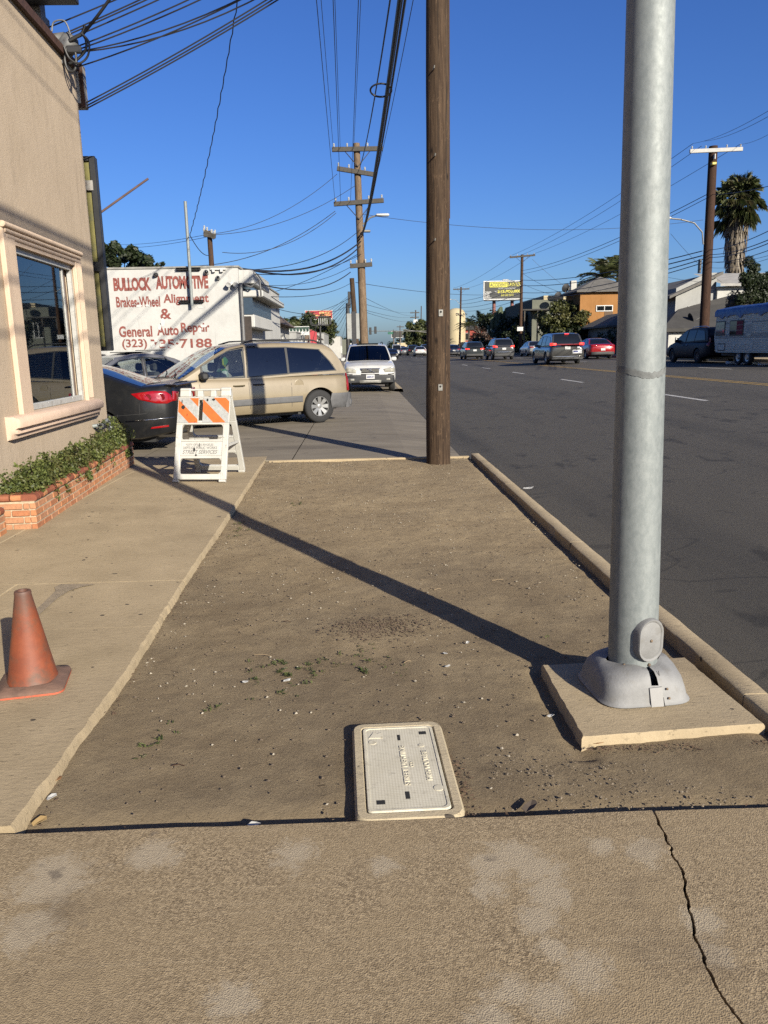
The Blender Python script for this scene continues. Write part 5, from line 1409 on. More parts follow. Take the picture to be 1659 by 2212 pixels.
for i in range(26):
    z = z0+.06+i*.070
    if z > z1-.08: break
    m = M_RVS if 8 <= i <= 10 or 17 <= i <= 17 else M_RVW
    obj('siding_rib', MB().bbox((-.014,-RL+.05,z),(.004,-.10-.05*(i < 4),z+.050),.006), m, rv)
def rv_win(y0, y1, za, zb_, curtain=None):
    o = obj('window', MB().bbox((-.030,y0,za),(.0,y1,zb_),.006), M_DGREY, rv)
    obj('pane', MB().box((-.034,y0+.05,za+.05),(-.0305,y1-.05,zb_-.05)), M_GLASSD if not curtain else plain('pale_blind_glass',(.16,.17,.16),.1,coat=.5), o)
    for k in (1,2): obj('louvre_bar', MB().box((-.040,y0+.04,za+(zb_-za)*k/3-.008),(-.034,y1-.04,za+(zb_-za)*k/3+.008)), M_STEEL, o)
    return o
rv_win(-1.05,-.12,1.28,1.92,True)
o = rv_win(-2.75,-1.50,1.25,1.92)
obj('curtain', MB().bbox((-.037,-2.70,1.29),(-.0345,-2.15,1.87),.001), plain('red_curtain',(.28,.012,.03),.8,var=.5,scale=12), o)
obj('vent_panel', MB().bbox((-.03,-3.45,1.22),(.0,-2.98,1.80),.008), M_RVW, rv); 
for k in range(5): obj('vent_slot', MB().box((-.034,-3.40+.09*k,1.30),(-.030,-3.36+.09*k,1.70)), M_RVS, rv)
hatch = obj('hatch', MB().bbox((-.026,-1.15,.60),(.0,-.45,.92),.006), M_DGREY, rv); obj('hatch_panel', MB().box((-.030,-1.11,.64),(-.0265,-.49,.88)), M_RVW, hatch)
for y in (-2.35,-3.15):
    wo = obj('wheel', MB().lathe([(.18,.10),(.30,.10),(.33,.05),(.33,-.06),(.30,-.10),(.21,-.09),(.20,-.06)], 28, 'x', (.10,y,.335)), M_TYRE, rv, smooth=True)
    obj('rim', MB().lathe([(.21,-.04),(.19,-.075),(.12,-.06),(.10,-.09),(0,-.09)], 20, 'x', (.10,y,.335)), M_RIM, wo, smooth=True)
ar = [(-1.85,z0+.02)]+[(-2.35+.44*math.cos(t)*1, .46+.44*math.sin(t)) for t in [R(20)+R(100)*i/8 for i in range(9)]]+[(-2.75,.78)]+[(-3.15+.44*math.cos(t), .46+.44*math.sin(t)) for t in [R(60)+R(100)*i/8 for i in range(9)]]+[(-3.65,z0+.02),(-3.65,1.0),(-1.85,1.0)]
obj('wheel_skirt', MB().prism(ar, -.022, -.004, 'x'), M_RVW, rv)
obj('hitch', MB().box((.9,-.2,.40),(1.35,.9,.50)), M_DGREY, rv)
obj('chassis', MB().box((.25,-RL+.2,.38),(RW_-.1,-.3,z0)), M_TRIMB, rv)
tp = MB(); rows = []
for i in range(30):
    y = .05-(RL+.1)*i/29; dr = .26+.10*mnoise.noise(Vector((i*.7,1,1)))+(.14 if i % 7 == 3 else 0); row = []
    for x, z in ((-.05,z1-dr),(-.045,z1-.05),(.03,z1+.06),(.5,z1+.17),(1.1,z1+.22),(1.8,z1+.15),(2.25,z1+.03),(2.31,z1-.2)):
        row.append((x+.015*mnoise.noise(Vector((y*2,z*3,2))), y-.04, z+.05*mnoise.noise(Vector((x*1.5,y*1.5,4)))))
    rows.append(row)
tp.grid(rows); tp.f.append(tuple(range(8))); obj('tarp', tp, M_TARP.m, rv, smooth=True, label='blue tarp draped over the trailer roof', fix=False)
lt = MB(); rdl = random.Random(3)
for i in range(14):
    q = Vector((16.6+rdl.uniform(-.1,.5), 32.4+rdl.uniform(-.6,2.6), .59)); lt.bbox(q, q+Vector((rdl.uniform(.1,.3),rdl.uniform(.1,.3),rdl.uniform(.04,.14))), .02)
tag(obj('litter', lt, M_SIGNW), 'white litter scattered under the trailer', 'litter', kind='stuff')

# ------------------------------------------------------------------ buildings
M_ROOF = plain('grey_shingle_roof', (.16,.15,.135), .9, var=.25, scale=1.5, bump=.4, bscale=25)
M_ROOFD = plain('dark_shingle_roof', (.060,.056,.050), .9, var=.25, scale=1.5, bump=.4, bscale=25)
M_WHITEB = m_stucco('white_stucco', (.56,.55,.51), (.68,.67,.62), .3, 30)
M_GREYB = m_stucco('pale_grey_stucco', (.40,.40,.38), (.48,.48,.46), .3, 30)
M_ORB = m_stucco('orange_tan_stucco', (.38,.185,.065), (.45,.225,.085), .25, 30)
M_OLB = m_stucco('grey_green_stucco', (.17,.18,.145), (.22,.225,.18), .25, 30)
M_REDB = plain('red_siding', (.36,.055,.035), .8, var=.15, scale=3)
M_CREAM = plain('cream_paint', (.60,.50,.30), .75, var=.08, scale=.5)
M_WINF = plain('white_casement', (.66,.66,.63), .5)
def window(parent, axis, u0, z0, u1, z1, d, depth=.06, bars=1):
    """window on a wall; axis 'y': wall faces -Y at y=d, u is x; axis 'x': wall faces -X at x=d, u is y; axis 'X': faces +X"""
    f = .05+.02*(u1-u0)
    def bx(a, b, zz0, zz1, o0, o1):
        if axis == 'y': return ((a,d-o1,zz0),(b,d-o0,zz1))
        if axis == 'x': return ((d-o1,a,zz0),(d-o0,b,zz1))
        return ((d+o0,a,zz0),(d+o1,b,zz1))
    fr = MB()
    for a, b, c_, e in ((u0,u1,z0,z0+f),(u0,u1,z1-f,z1),(u0,u0+f,z0+f,z1-f),(u1-f,u1,z0+f,z1-f)): fr.box(*bx(a,b,c_,e,0,depth))
    for k in range(1, bars+1):
        um = u0+(u1-u0)*k/(bars+1); fr.box(*bx(um-f*.4,um+f*.4,z0+f,z1-f,.0,depth*.9))
    o = obj('window', fr, M_WINF, parent)
    obj('pane', MB().box(*bx(u0+f,u1-f,z0+f,z1-f,.001,depth*.4)), M_GLASSD, o)
    return o
def gable(parent, name, x0, x1, y0, y1, ze, zr_, ov, m, ridge='y'):
    mb = MB(); th = .14
    if ridge == 'y':
        xm = (x0+x1)/2
        for a, b in ((x0-ov, 1), (x1+ov, -1)):
            mb.add([(a,y0-ov,ze),(xm,y0-ov,zr_),(xm,y1+ov,zr_),(a,y1+ov,ze),(a,y0-ov,ze-th),(xm,y0-ov,zr_-th),(xm,y1+ov,zr_-th),(a,y1+ov,ze-th)], [(0,1,2,3),(4,5,6,7),(0,1,5,4),(2,3,7,6),(3,0,4,7)])
    else:
        ym = (y0+y1)/2
        for a in (y0-ov, y1+ov):
            mb.add([(x0-ov,a,ze),(x0-ov,ym,zr_),(x1+ov,ym,zr_),(x1+ov,a,ze),(x0-ov,a,ze-th),(x0-ov,ym,zr_-th),(x1+ov,ym,zr_-th),(x1+ov,a,ze-th)], [(0,1,2,3),(4,5,6,7),(0,1,5,4),(2,3,7,6),(3,0,4,7)])
    return obj(name, mb, m, parent)
def hip(parent, x0, x1, y0, y1, ze, zr_, ov, m):
    mb = MB(); w_ = min(x1-x0, y1-y0)/2+ov; x0 -= ov; x1 += ov; y0 -= ov; y1 += ov
    if (x1-x0) > (y1-y0): r0, r1 = (x0+w_, (y0+y1)/2), (x1-w_, (y0+y1)/2)
    else: r0, r1 = ((x0+x1)/2, y0+w_), ((x0+x1)/2, y1-w_)
    vs = [(x0,y0,ze),(x1,y0,ze),(x1,y1,ze),(x0,y1,ze),(*r0,zr_),(*r1,zr_)]
    fs = [(0,1,5,4),(1,2,5),(2,3,4,5),(3,0,4)] if (x1-x0) > (y1-y0) else [(0,1,4),(1,2,5,4),(2,3,5),(3,0,4,5)]
    mb.add(vs, fs); mb.add([(x0,y0,ze-.16),(x1,y0,ze-.16),(x1,y1,ze-.16),(x0,y1,ze-.16),(x0,y0,ze),(x1,y0,ze),(x1,y1,ze),(x0,y1,ze)], [(0,1,2,3),(0,1,5,4),(1,2,6,5),(2,3,7,6),(3,0,4,7)])
    return obj('roof', mb, m, parent)

# auto shop with painted wall
AY = 22.0
M_SHOPW = m_stucco('patched_white_wall', (.60,.595,.565), (.70,.695,.665), .35, 12)
M_LETT = plain('faded_red_lettering', (.27,.06,.045), .8, var=.35, scale=9, dirt=(.42,.25,.20))
xr_ = P(517,640,AY).x; ztop = P(370,580,AY).z
ash = thing('auto_shop', 'white painted auto shop wall with red hand lettering', 'building', (0,0,0))
obj('wall', MB().box((-14,AY,0),(xr_,AY+11,ztop)), M_SHOPW, ash)
obj('coping', MB().box((-14.02,AY-.03,ztop),(xr_+.03,AY+11,ztop+.05)), plain('dirty_coping',(.34,.33,.30),.9,var=.3), ash)
def wall_text(body, xl, xr, yc, hpx, **k):
    a, b = P(xl,yc+.012*0,AY), P(xr,yc,AY); sc = (P(0,yc,AY)-P(0,yc+hpx,AY)).length
    me = text_mesh(body, size=1, width=b.x-a.x, height=sc, **k)
    me.transform(Matrix.Translation(((a.x+b.x)/2, AY-.006, (a.z+b.z)/2)) @ Matrix.Rotation(R(90),4,'X') )
    obj('lettering', me, M_LETT, ash, fix=False)
wall_text('BULLOCK', 245, 326, 614, 29, offset=.05, spacing=.94)
wall_text('AUTOMOTIVE', 336, 450, 610, 29, offset=.05, spacing=.94)
wall_text('Brakes-Wheel', 251, 346, 652, 23, offset=.028); wall_text('Alignment', 353, 451, 647, 25, offset=.028)
wall_text('&', 346, 370, 678, 23, offset=.02)
wall_text('General', 257, 329, 716, 24, offset=.028); wall_text('Auto', 339, 386, 713, 23, offset=.028); wall_text('Repair', 391, 453, 710, 27, offset=.028)
wall_text('(323)', 264, 318, 744, 23, offset=.022); wall_text('735\u00b77188', 326, 458, 742, 20, offset=.022)
# peeled patches over the lettering
rdp = random.Random(8); M_PEEL = plain('bare_patch_white',(.72,.72,.69),.9,var=.06)
for x, y, a, b in ((345,706,5,9),(352,697,6,9),(338,735,6,4),(352,746,9,4),(372,748,8,4),(330,746,5,7),(300,661,8,3),(320,660,6,3),(440,704,8,3),(432,714,4,6),(388,722,3,4),(433,664,9,2)):
    q = [P(x+a*math.cos(t)*rdp.uniform(.6,1.2), y+b*math.sin(t)*rdp.uniform(.6,1.2), AY) for t in [2*math.pi*i/11 for i in range(11)]]
    mb = MB(); mb.add([(p.x,AY-.0085,p.z) for p in q],[tuple(range(11))]); obj('peeled_patch', mb, M_PEEL, ash, fix=False)
# street side of the shop
sb0, sb1 = P(517,613,AY+.2), P(545,583,AY+.2)
obj('sign_box', MB().bbox((xr_-.02,AY+.15,sb0.z),(sb1.x+.02,AY+4,sb1.z),.02), M_SHOPW, ash)
cz0, cz1 = P(545,641,AY+.2).z, P(545,626,AY+.2).z
obj('canopy', MB().bbox((xr_,AY+.3,cz0),(sb1.x+.25,AY+6.5,cz1),.03), M_SHOPW, ash)
obj('upper_window', MB().box((xr_-.01,AY+.3,cz1+.02),(sb1.x-.10,AY+4,sb0.z-.02)), plain('blue_grey_glass',(.10,.14,.18),.2,coat=.4), ash)
obj('shop_window', MB().box((xr_-.01,AY+.35,P(545,678,AY).z),(xr_+.30,AY+5,cz0-.01)), plain('deep_blue_shade',(.05,.08,.12),.3), ash)
obj('pier', MB().bbox((xr_+.0,AY+.36,P(545,706,AY).z),(xr_+.34,AY+5.0,P(545,678,AY).z),.02), M_SHOPW, ash)
obj('brown_door', MB().bbox((xr_+.02,AY+.25,.0),(P(543,700,AY+.25).x,AY+.32,P(540,683,AY+.25).z),.01), plain('dark_brown_board',(.045,.032,.026),.8,var=.5,scale=6), ash)
obj('downpipe', MB().tube([(xr_+.06,AY-.05,.1),(xr_+.06,AY-.05,sb0.z)], .05, 8), M_PIPE, ash, smooth=True)
obj('railing', MB().tube([(xr_+.12,AY+.1,sb0.z-.02),(xr_+.32,AY+.1,sb0.z-.10),(sb1.x+.20,AY+.1,cz1+.25),(sb1.x+.22,AY+.1,cz0)], .03, 6), M_PIPE, ash, smooth=True)
# fittings on the painted wall
def on_wall(px, py, d=.0): q = P(px,py,AY); return Vector((q.x,AY-d,q.z))
for px, py, r_ in ((447,588,.07),(472,600,.06),(337,594,.06)):
    q = on_wall(px,py); t = thing('security_camera', 'dome camera on the lettered white wall, %s' % {447:'upper one by the corner',472:'lower one by the corner',337:'dark one above the lettering'}[px], 'camera', q)
    obj('mount', MB().lathe([(r_*1.1,0),(r_*1.1,-.05),(r_*.8,-.08)],14,'y'), M_SIGNW if px != 337 else M_DGREY, t, smooth=True)
    obj('dome', MB().lathe([(r_*.8,-.07),(r_*.75,-.11),(r_*.5,-.15),(0,-.165)],14,'y'), M_GLASSD, t, smooth=True)
q = on_wall(503,613); t = thing('flood_light', 'white twin flood light near the white wall corner', 'light', q)
obj('bracket', MB().box((-.04,-.12,-.04),(.04,0,.04)), M_SIGNW, t)
for dx in (-.09,.10): obj('lamp_head', MB().lathe([(.04,-.04),(.07,.06),(.07,.08),(0,.07)],12).tf(Matrix.Translation((dx,-.14,.0)) @ Matrix.Rotation(R(120),4,'X')), M_SIGNW, t)
q0, q1 = on_wall(455,581), on_wall(488,577)
tag(obj('conduit_rack', MB().box((q0.x,AY-.06,q0.z-.03),(q1.x,AY,q0.z+.02)).box((q0.x+.05,AY-.09,q0.z-.09),(q0.x+.12,AY,q0.z)).box((q1.x-.15,AY-.09,q0.z-.09),(q1.x-.08,AY,q0.z)), M_SIGNW), 'short white conduit rack at the top right of the lettered wall', 'rack')
vp = thing('vent_pole', 'tall grey pipe bracketed to the lettered white wall', 'pipe', on_wall(418,662,.18))
b_ = on_wall(418,662,.18); tp_ = P(400,435,AY-.18)-b_
obj('pipe', MB().tube([(0,0,0),(tp_.x*.55,0,tp_.z*.5),(tp_.x,0,tp_.z)], .042, 12), M_GALV, vp, smooth=True)
for py in (582,652):
    q = on_wall(408 if py < 600 else 415,py)-b_
    for dz_ in (-.015,.03): obj('bracket', MB().box((q.x-.33,.06,q.z+dz_),(q.x+.33,.17,q.z+dz_+.012)), M_DGREY, vp)

# next buildings down the left side
def shop(label, px0, px1, Y, ptop, depth, m, roof=None, nwin=3, x1=None):
    a, b = P(px0, ptop, Y), P(px1, ptop, Y); t = thing('shop_building', label, 'building', (0,0,0)); X1 = b.x
    obj('wall', MB().box((a.x,Y,0),(X1,Y+depth,a.z)), m, t)
    if roof == 'tile':
        mb = MB(); mb.add([(a.x-.2,Y-.3,a.z),(X1+.45,Y-.3,a.z),(X1+.45,Y+depth,a.z),(a.x-.2,Y+depth,a.z),(a.x+.5,Y+.4,a.z+.75),(X1-.5,Y+.4,a.z+.75),(X1-.5,Y+depth,a.z+.75),(a.x+.5,Y+depth,a.z+.75)], [(0,1,5,4),(1,2,6,5),(4,5,6,7),(3,0,4,7),(0,1,2,3)])
        obj('roof', mb, plain('brown_tile_roof',(.17,.12,.085),.9,var=.3,scale=3), t)
        n = 9
        for k in range(n): x = a.x+(X1+.3-a.x)*k/n; obj('dentil', MB().box((x,Y-.22,a.z-.22),(x+.14,Y,a.z-.004)), M_WHITEB, t)
    else: obj('coping', MB().box((a.x-.05,Y-.05,a.z),(X1+.05,Y+depth,a.z+.08)), M_GREYB, t)
    for k in range(nwin):
        y = Y+1+(depth-2)*k/max(1,nwin); window(t, 'X', y, .9, y+min(2,depth/(nwin+1)), 2.3, X1)
    return t
shop('white shop with brown tile eaves just beyond the lettered auto shop', 548, 590, 40, 700, 9, M_WHITEB, 'tile', 2)
shop('low tan roofed white shop behind the gold minivan roof', 596, 640, 52, 719, 12, M_GREYB, None, 3)
aw = thing('awning', 'white awning with green scalloped edge above the gold minivan roof', 'awning', P(590,722,56))
a, b = P(590,722,56), P(668,714,56)
obj('valance', MB().box((0,0,-.1),(b.x-a.x,.1,b.z-a.z+.3)), M_SIGNW, aw)
for k in range(7):
    x = (b.x-a.x)*(.36+.09*k); obj('scallop', MB().prism([(x,b.z-a.z+.25),(x+.25,b.z-a.z+.25),(x+.22,b.z-a.z-.02),(x+.10,b.z-a.z-.10)], -.02, -.002), plain('green_canvas',(.02,.06,.04),.8), aw)
obj('post', MB().tube([(b.x-a.x,.05,-1.5-b.z+a.z),(b.x-a.x,.05,0)], .05, 6), M_STEEL, aw)
shop('white gabled shop by the red banner', 660, 678, 60, 733, 8, M_WHITEB, 'tile', 1)
for i, (p0, p1, Y, pt, m) in enumerate(((600,700,95,722,M_GREYB),(690,735,145,728,M_WHITEB),(700,752,260,735,M_OLB),(728,765,520,742,M_WHITEB))):
    shop(['grey low shop far down the left pavement','white low shop beyond the blank panels','olive low shop far down the left side','farthest white block on the left side'][i], p0, p1, Y, pt, 14, m, None, 3)

# houses on the right
h1 = thing('apartment_house', 'orange tan two storey apartment house with grey hipped roof', 'house', (0,0,0))
hY = 79.0; a = P(1254,628,hY); b = P(1372,628,hY); gz = .8
obj('wall', MB().box((a.x,hY,gz-.3),(b.x,hY+5.5,a.z)), M_ORB, h1)
hip(h1, a.x, b.x, hY, hY+5.5, a.z, P(1290,604,hY).z+.5, .5, M_ROOF)
w0, w1 = P(1287,661,hY), P(1323,672,hY)
w0, w1 = P(1286,659,hY), P(1325,673,hY); w0 = P(1287,673,hY); w1 = P(1324,659,hY)
window(h1, 'y', w0.x, w0.z, w1.x, w1.z, hY, .08, 1)
obj('vent_panel', MB().box((P(1305,690,hY).x,hY-.03,P(1305,690,hY).z),(P(1323,690,hY).x,hY,w0.z-.05)), plain('brown_panel',(.14,.085,.045),.8), h1)
window(h1, 'x', hY+2.0, 3.6, hY+3.6, 4.9, a.x)
for k, px in enumerate((1240,1300)):
    q = P(px,606,hY+4); obj('chimney', MB().bbox((q.x-.3,hY+4,q.z-1.0),(q.x+.3,hY+4.6,q.z),.03), M_WHITEB, h1)
h2 = thing('flat_block', 'grey green flat roofed block beside the orange apartment house', 'house', (0,0,0))
Y2 = 98.0; a = P(1150,648,Y2); b = P(1262,640,Y2)
obj('wall', MB().box((a.x,Y2,.4),(b.x,Y2+18,a.z)), M_OLB, h2)
obj('parapet', MB().box((a.x+1.4,Y2-.05,a.z),(b.x,Y2+18,a.z+.5)), M_CREAM, h2)
obj('porch_roof', MB().box((a.x-1.6,Y2-2,P(1150,672,Y2).z),(a.x+2,Y2+1,P(1150,669,Y2).z)), M_ROOFD, h2)
for dx in (-1.4,.2): obj('porch_post', MB().box((a.x+dx,Y2-1.9,.4),(a.x+dx+.15,Y2-1.75,P(1150,672,Y2).z)), M_TIMB, h2)
for k in range(3): window(h2, 'y', a.x+.8+k*2.0, 3.6, a.x+1.9+k*2.0, 5.4, Y2)
for k, (px, py) in enumerate(((1222,622),(1236,624),(1205,640),(1258,634))):
    q = P(px,py,Y2-2); t = thing('satellite_dish', 'small satellite dish on the flat block roofline, number %s from the billboard side' % ('two','three','one','four')[k], 'satellite dish', q)
    obj('dish', MB().lathe([(0,.13),(.33,.08),(.55,0)],16).tf(Matrix.Rotation(R(110),4,'X') @ Matrix.Rotation(R(20),4,'Y')), M_DGREY if k in (0,2) else M_STEEL, t, smooth=True)
    obj('mast', MB().tube([(0,.1,-1.2),(0,.1,0)], .04, 6), M_STEEL, t)
h2b = thing('bungalow', 'small grey roofed bungalow in front of the orange apartment house', 'house', (0,0,0))
Y3 = 70.5; a = P(1308,690,Y3); b = P(1395,690,Y3)
obj('wall', MB().box((a.x+.8,Y3+.6,.5),(b.x,Y3+8,P(1320,705,Y3).z)), M_GREYB, h2b)
hip(h2b, a.x+.6, b.x, Y3+.4, Y3+8, P(1310,703,Y3).z, P(1330,684,Y3).z+.4, .5, M_ROOF)
window(h2b, 'y', a.x+1.4, 1.7, a.x+2.2, 3.0, Y3+.6)
# white two storey house
h3 = thing('white_house', 'white two storey house with gabled roofs behind the trailer', 'house', (0,0,0))
Y4 = 58.5; xa = P(1460,640,Y4).x; xb = P(1560,640,Y4).x; xc = P(1720,640,Y4).x
zE = P(1480,622,Y4).z; zR = P(1543,586,Y4).z
mw = MB(); mw.box((xa,Y4,.5),(xb-.5,Y4+10,zE)); mw.prism([(xa,zE),(xb-.5,zE),(xb-.5,zR-.1),(xb-1.2,zR-.1)], Y4, Y4+.25); obj('wall', mw, M_GREYB, h3)
obj('wing_wall', MB().box((xb-.52,Y4-.3,.5),(xc,Y4+8,P(1600,618,Y4-.3).z)), M_WHITEB, h3)
rz1 = P(1545,588,Y4).z
mr = MB(); zl = P(1446,640,Y4).z
mr.add([(xa-.7,Y4-.6,zl),(xb-.3,Y4-.6,rz1),(xb-.3,Y4+10,rz1),(xa-.7,Y4+10,zl),(xa-.7,Y4-.6,zl-.2),(xb-.3,Y4-.6,rz1-.2),(xb-.3,Y4+10,rz1-.2),(xa-.7,Y4+10,zl-.2)], [(0,1,2,3),(4,5,6,7),(0,1,5,4),(3,0,4,7)])
obj('roof', mr, M_ROOF, h3)
mr2 = MB(); e0 = P(1600,612,Y4-.8); mr2.add([(xb-.6,Y4-.9,e0.z),(xc,Y4-.9,e0.z),(xc,Y4+4,rz1+.25),(xb-.6,Y4+4,rz1+.25),(xb-.6,Y4-.9,e0.z-.18),(xc,Y4-.9,e0.z-.18)], [(0,1,2,3),(0,1,5,4)])
obj('wing_roof', mr2, plain('pale_roof',(.42,.40,.37),.9,var=.2,scale=2), h3)
w0, w1 = P(1484,694,Y4), P(1506,661,Y4); window(h3, 'y', w0.x, w0.z, w1.x, w1.z, Y4, .08, 1)
# lower front part with dark roof
Y5 = 53.5; e0 = P(1445,710,Y5); e1 = P(1700,695,Y5); r0 = P(1470,668,Y5+4)
lr = MB(); tl5, tr5 = P(1466,668,Y5+3.2), P(1592,634,Y5+4.4)
lr.add([(e0.x-.6,Y5-.4,e0.z),(e1.x+4,Y5-.4,e0.z),(e1.x+4,tr5.y,tr5.z),tuple(tr5),tuple(tl5),(tl5.x-.4,Y5+3.2,e0.z)], [(0,1,2,3,4)]); lr.add([(e0.x-.6,Y5-.4,e0.z),tuple(tl5),(e0.x-.2,Y5+3.4,e0.z)], [(0,1,2)])
lr.add([(e0.x-.6,Y5-.4,e0.z-.22),(e1.x+4,Y5-.4,e0.z-.22),(e1.x+4,Y5-.4,e0.z),(e0.x-.6,Y5-.4,e0.z)], [(0,1,2,3)])
obj('front_roof', lr, M_ROOFD, h3)
obj('front_wall', MB().box((e0.x,Y5,.5),(e1.x+3.5,Y5+4.5,e0.z-.1)), M_WHITEB, h3)
for p0, p1 in ((1459,1470),(1483,1500),(1534,1548)):
    a, b = P(p0,745,Y5), P(p1,728,Y5); window(h3, 'y', a.x, a.z, b.x, b.z, Y5, .08, 0)
q = P(1492,690,Y5+1.2); t = thing('satellite_dish', 'grey satellite dish on the dark roof of the white house', 'satellite dish', q)
obj('dish', MB().lathe([(0,.08),(.28,.05),(.45,0)],16).tf(Matrix.Rotation(R(75),4,'Y')), M_DGREY, t, smooth=True); obj('arm', MB().tube([(0,0,-.4),(.25,0,-.1),(.7,-.1,.15)], .03, 6), M_STEEL, t)
# wooden fence in front, board by board
wf = thing('board_fence', 'grey wooden board fence beside the black parked minivan', 'fence', (21.3,44.2,.7))
M_BOARD = plain('weathered_fence_board', (.13,.115,.095), .9, var=.3, scale=6, bump=.3)
fb = MB().bbox((0,0,0),(.03,.135,1.75),.008).mesh('board'); fixn(fb); fb.materials.append(M_BOARD)
for k in range(70):
    o = bpy.data.objects.new('board', fb); COL.objects.link(o); o.parent = wf; o.location = (random.uniform(-.006,.006), -6+.145*k, random.uniform(-.03,.03))
obj('rail', MB().box((.035,-6,.4),(.09,4.1,.5)).box((.035,-6,1.3),(.09,4.1,1.4)), M_BOARD, wf)
obj('side_run', MB().box((.04,4.1,0),(6,4.16,1.7)), M_BOARD, wf)
# iron fence
irf = thing('iron_fence', 'black iron bar fence in front of the orange apartment house', 'fence', (21.35,58.5,.76))
bar_ = MB().box((-.012,-.012,0),(.012,.012,1.5)).mesh('bar'); bar_.materials.append(M_TRIMB)
for k in range(90):
    o = bpy.data.objects.new('bar', bar_); COL.objects.link(o); o.parent = irf; o.location = (0, k*.16, 0)
obj('rail', MB().box((-.02,0,.15),(.02,14.4,.19)).box((-.02,0,1.35),(.02,14.4,1.39)), M_TRIMB, irf)
# red house far off
h4 = thing('red_house', 'red house with white windows and dark roof beyond the wooden pole', 'house', (0,0,0))
Y6 = 172.0; a = P(984,716,Y6); b = P(1043,716,Y6)
obj('wall', MB().box((a.x,Y6,.4),(b.x,Y6+12,a.z+.2)), M_REDB, h4); hip(h4, a.x, b.x, Y6, Y6+12, P(990,711,Y6).z, P(1000,699,Y6).z+.4, .5, M_ROOFD)
for p0, p1 in ((988,995),(1001,1012)):
    q0, q1 = P(p0,735,Y6), P(p1,719,Y6); window(h4, 'y', q0.x, q0.z, q1.x, q1.z, Y6, .1, 0)
h5 = thing('cottage', 'small cream gabled cottage in front of the red house', 'house', (0,0,0))
Y7 = 160.0; a = P(1000,748,Y7); b = P(1066,740,Y7)
obj('wall', MB().box((a.x+.5,Y7,.4),(b.x,Y7+8,P(1030,738,Y7).z)), M_CREAM, h5)
mb = MB(); zz0, zz1 = P(1000,747,Y7).z, P(1058,721,Y7).z
mb.add([(a.x,Y7-.5,zz0),(b.x-.5,Y7-.5,zz1),(b.x-.5,Y7+8,zz1),(a.x,Y7+8,zz0),(a.x,Y7-.5,zz0-.25),(b.x-.5,Y7-.5,zz1-.25)],[(0,1,2,3),(0,1,5,4)]); obj('roof', mb, M_ROOFD, h5)
q0, q1 = P(1035,745,Y7), P(1045,738,Y7); window(h5, 'y', q0.x, q0.z, q1.x, q1.z, Y7, .1, 0)
# cream dome with dark lettering
dm = thing('domed_tower', 'cream rounded tower top with dark lettering beside the wooden pole', 'tower', (P(985,700,170).x,170,.4))
q = P(1000,672,170); rr_ = (P(1003,700,170).x-P(970,700,170).x)
hz_ = q.z-.4
obj('drum', MB().lathe([(rr_*.62,0),(rr_*.62,hz_-rr_*.4),(rr_*.60,hz_-rr_*.15),(rr_*.5,hz_+.1),(rr_*.28,hz_+rr_*.16),(0,hz_+rr_*.2)],32), M_CREAM, dm, smooth=True)
put_text('lettering', 'DULAN', M_TRIMB, dm, (rr_*.28,-rr_*.66,hz_-rr_*.22), (1,-.1,0), (0,0,1), size=1, width=rr_*.7, height=rr_*.16, offset=.02)
# more low blocks far on the right
for i, (p0, p1, Y, pt, m) in enumerate(((925,975,200,735,M_WHITEB),(870,935,300,738,M_ORB),(845,895,420,741,M_CREAM),(900,960,520,738,M_GREYB))):
    a, b = P(p0,pt,Y), P(p1,pt,Y); t = thing('shop_building', ['white low block beyond the green street tree','orange low block under the traffic signals','cream block at the end of the road','grey block at the end of the road'][i], 'building', (0,0,0))
    obj('wall', MB().box((max(a.x,20.5),Y,.3),(b.x+8,Y+20,a.z)), m, t)
    for k in range(3): window(t, 'y', max(a.x,20.5)+1+k*3.2, 1.2, max(a.x,20.5)+3+k*3.2, 2.6, Y, .1, 0)

# ------------------------------------------------------------------ billboards and signs
def billboard(name, label, px0, py0, px1, py1, Y, bgm, posts, frame, pm):
    a, b = P(px0,py1,Y), P(px1,py0,Y); t = thing(name, label, 'billboard', ((a.x+b.x)/2,Y,.4)); W_, H_ = b.x-a.x, b.z-a.z; z0_ = a.z-.4
    obj('panel', MB().bbox((-W_/2,-.12,z0_),(W_/2,.12,z0_+H_),.02), bgm, t)
    fr = MB(); f = .06*H_
    for q in ((-W_/2-f,z0_-f,W_/2+f,z0_),(-W_/2-f,z0_+H_,W_/2+f,z0_+H_+f),(-W_/2-f,z0_,-W_/2,z0_+H_),(W_/2,z0_,W_/2+f,z0_+H_)): fr.box((q[0],-.2,q[1]),(q[2],.2,q[3]))
    obj('frame', fr, frame, t)
    for u in posts: obj('post', MB().tube([(W_*u,.35,0),(W_*u,.35,z0_+H_*.6)], .30, 12), pm, t, smooth=True)
    obj('catwalk', MB().box((-W_/2,-.9,z0_-.35),(W_/2,.1,z0_-.25)), M_DGREY, t)
    return t, W_, H_, z0_
def btext(t, W_, H_, z0_, body, u0, u1, v, h, m, off=.125, **k):
    put_text('lettering', body, m, t, ((u0+u1)/2*W_-W_/2, -off, z0_+v*H_), (1,0,0), (0,0,1), size=1, width=(u1-u0)*W_, height=h*H_, **k)
M_BBK = plain('billboard_black', (.025,.027,.024), .6, var=.2, scale=.8); M_BYE = plain('billboard_yellow', (.72,.66,.06), .6); M_BWH = plain('billboard_white', (.72,.72,.70), .6)
t, W_, H_, z_ = billboard('billboard', 'black and yellow accident lawyer billboard on two red posts', 1046, 608, 1125, 646, 139, M_BBK, (-.22,.28), M_BWH, plain('oxide_red_post',(.25,.09,.075),.7,var=.2))
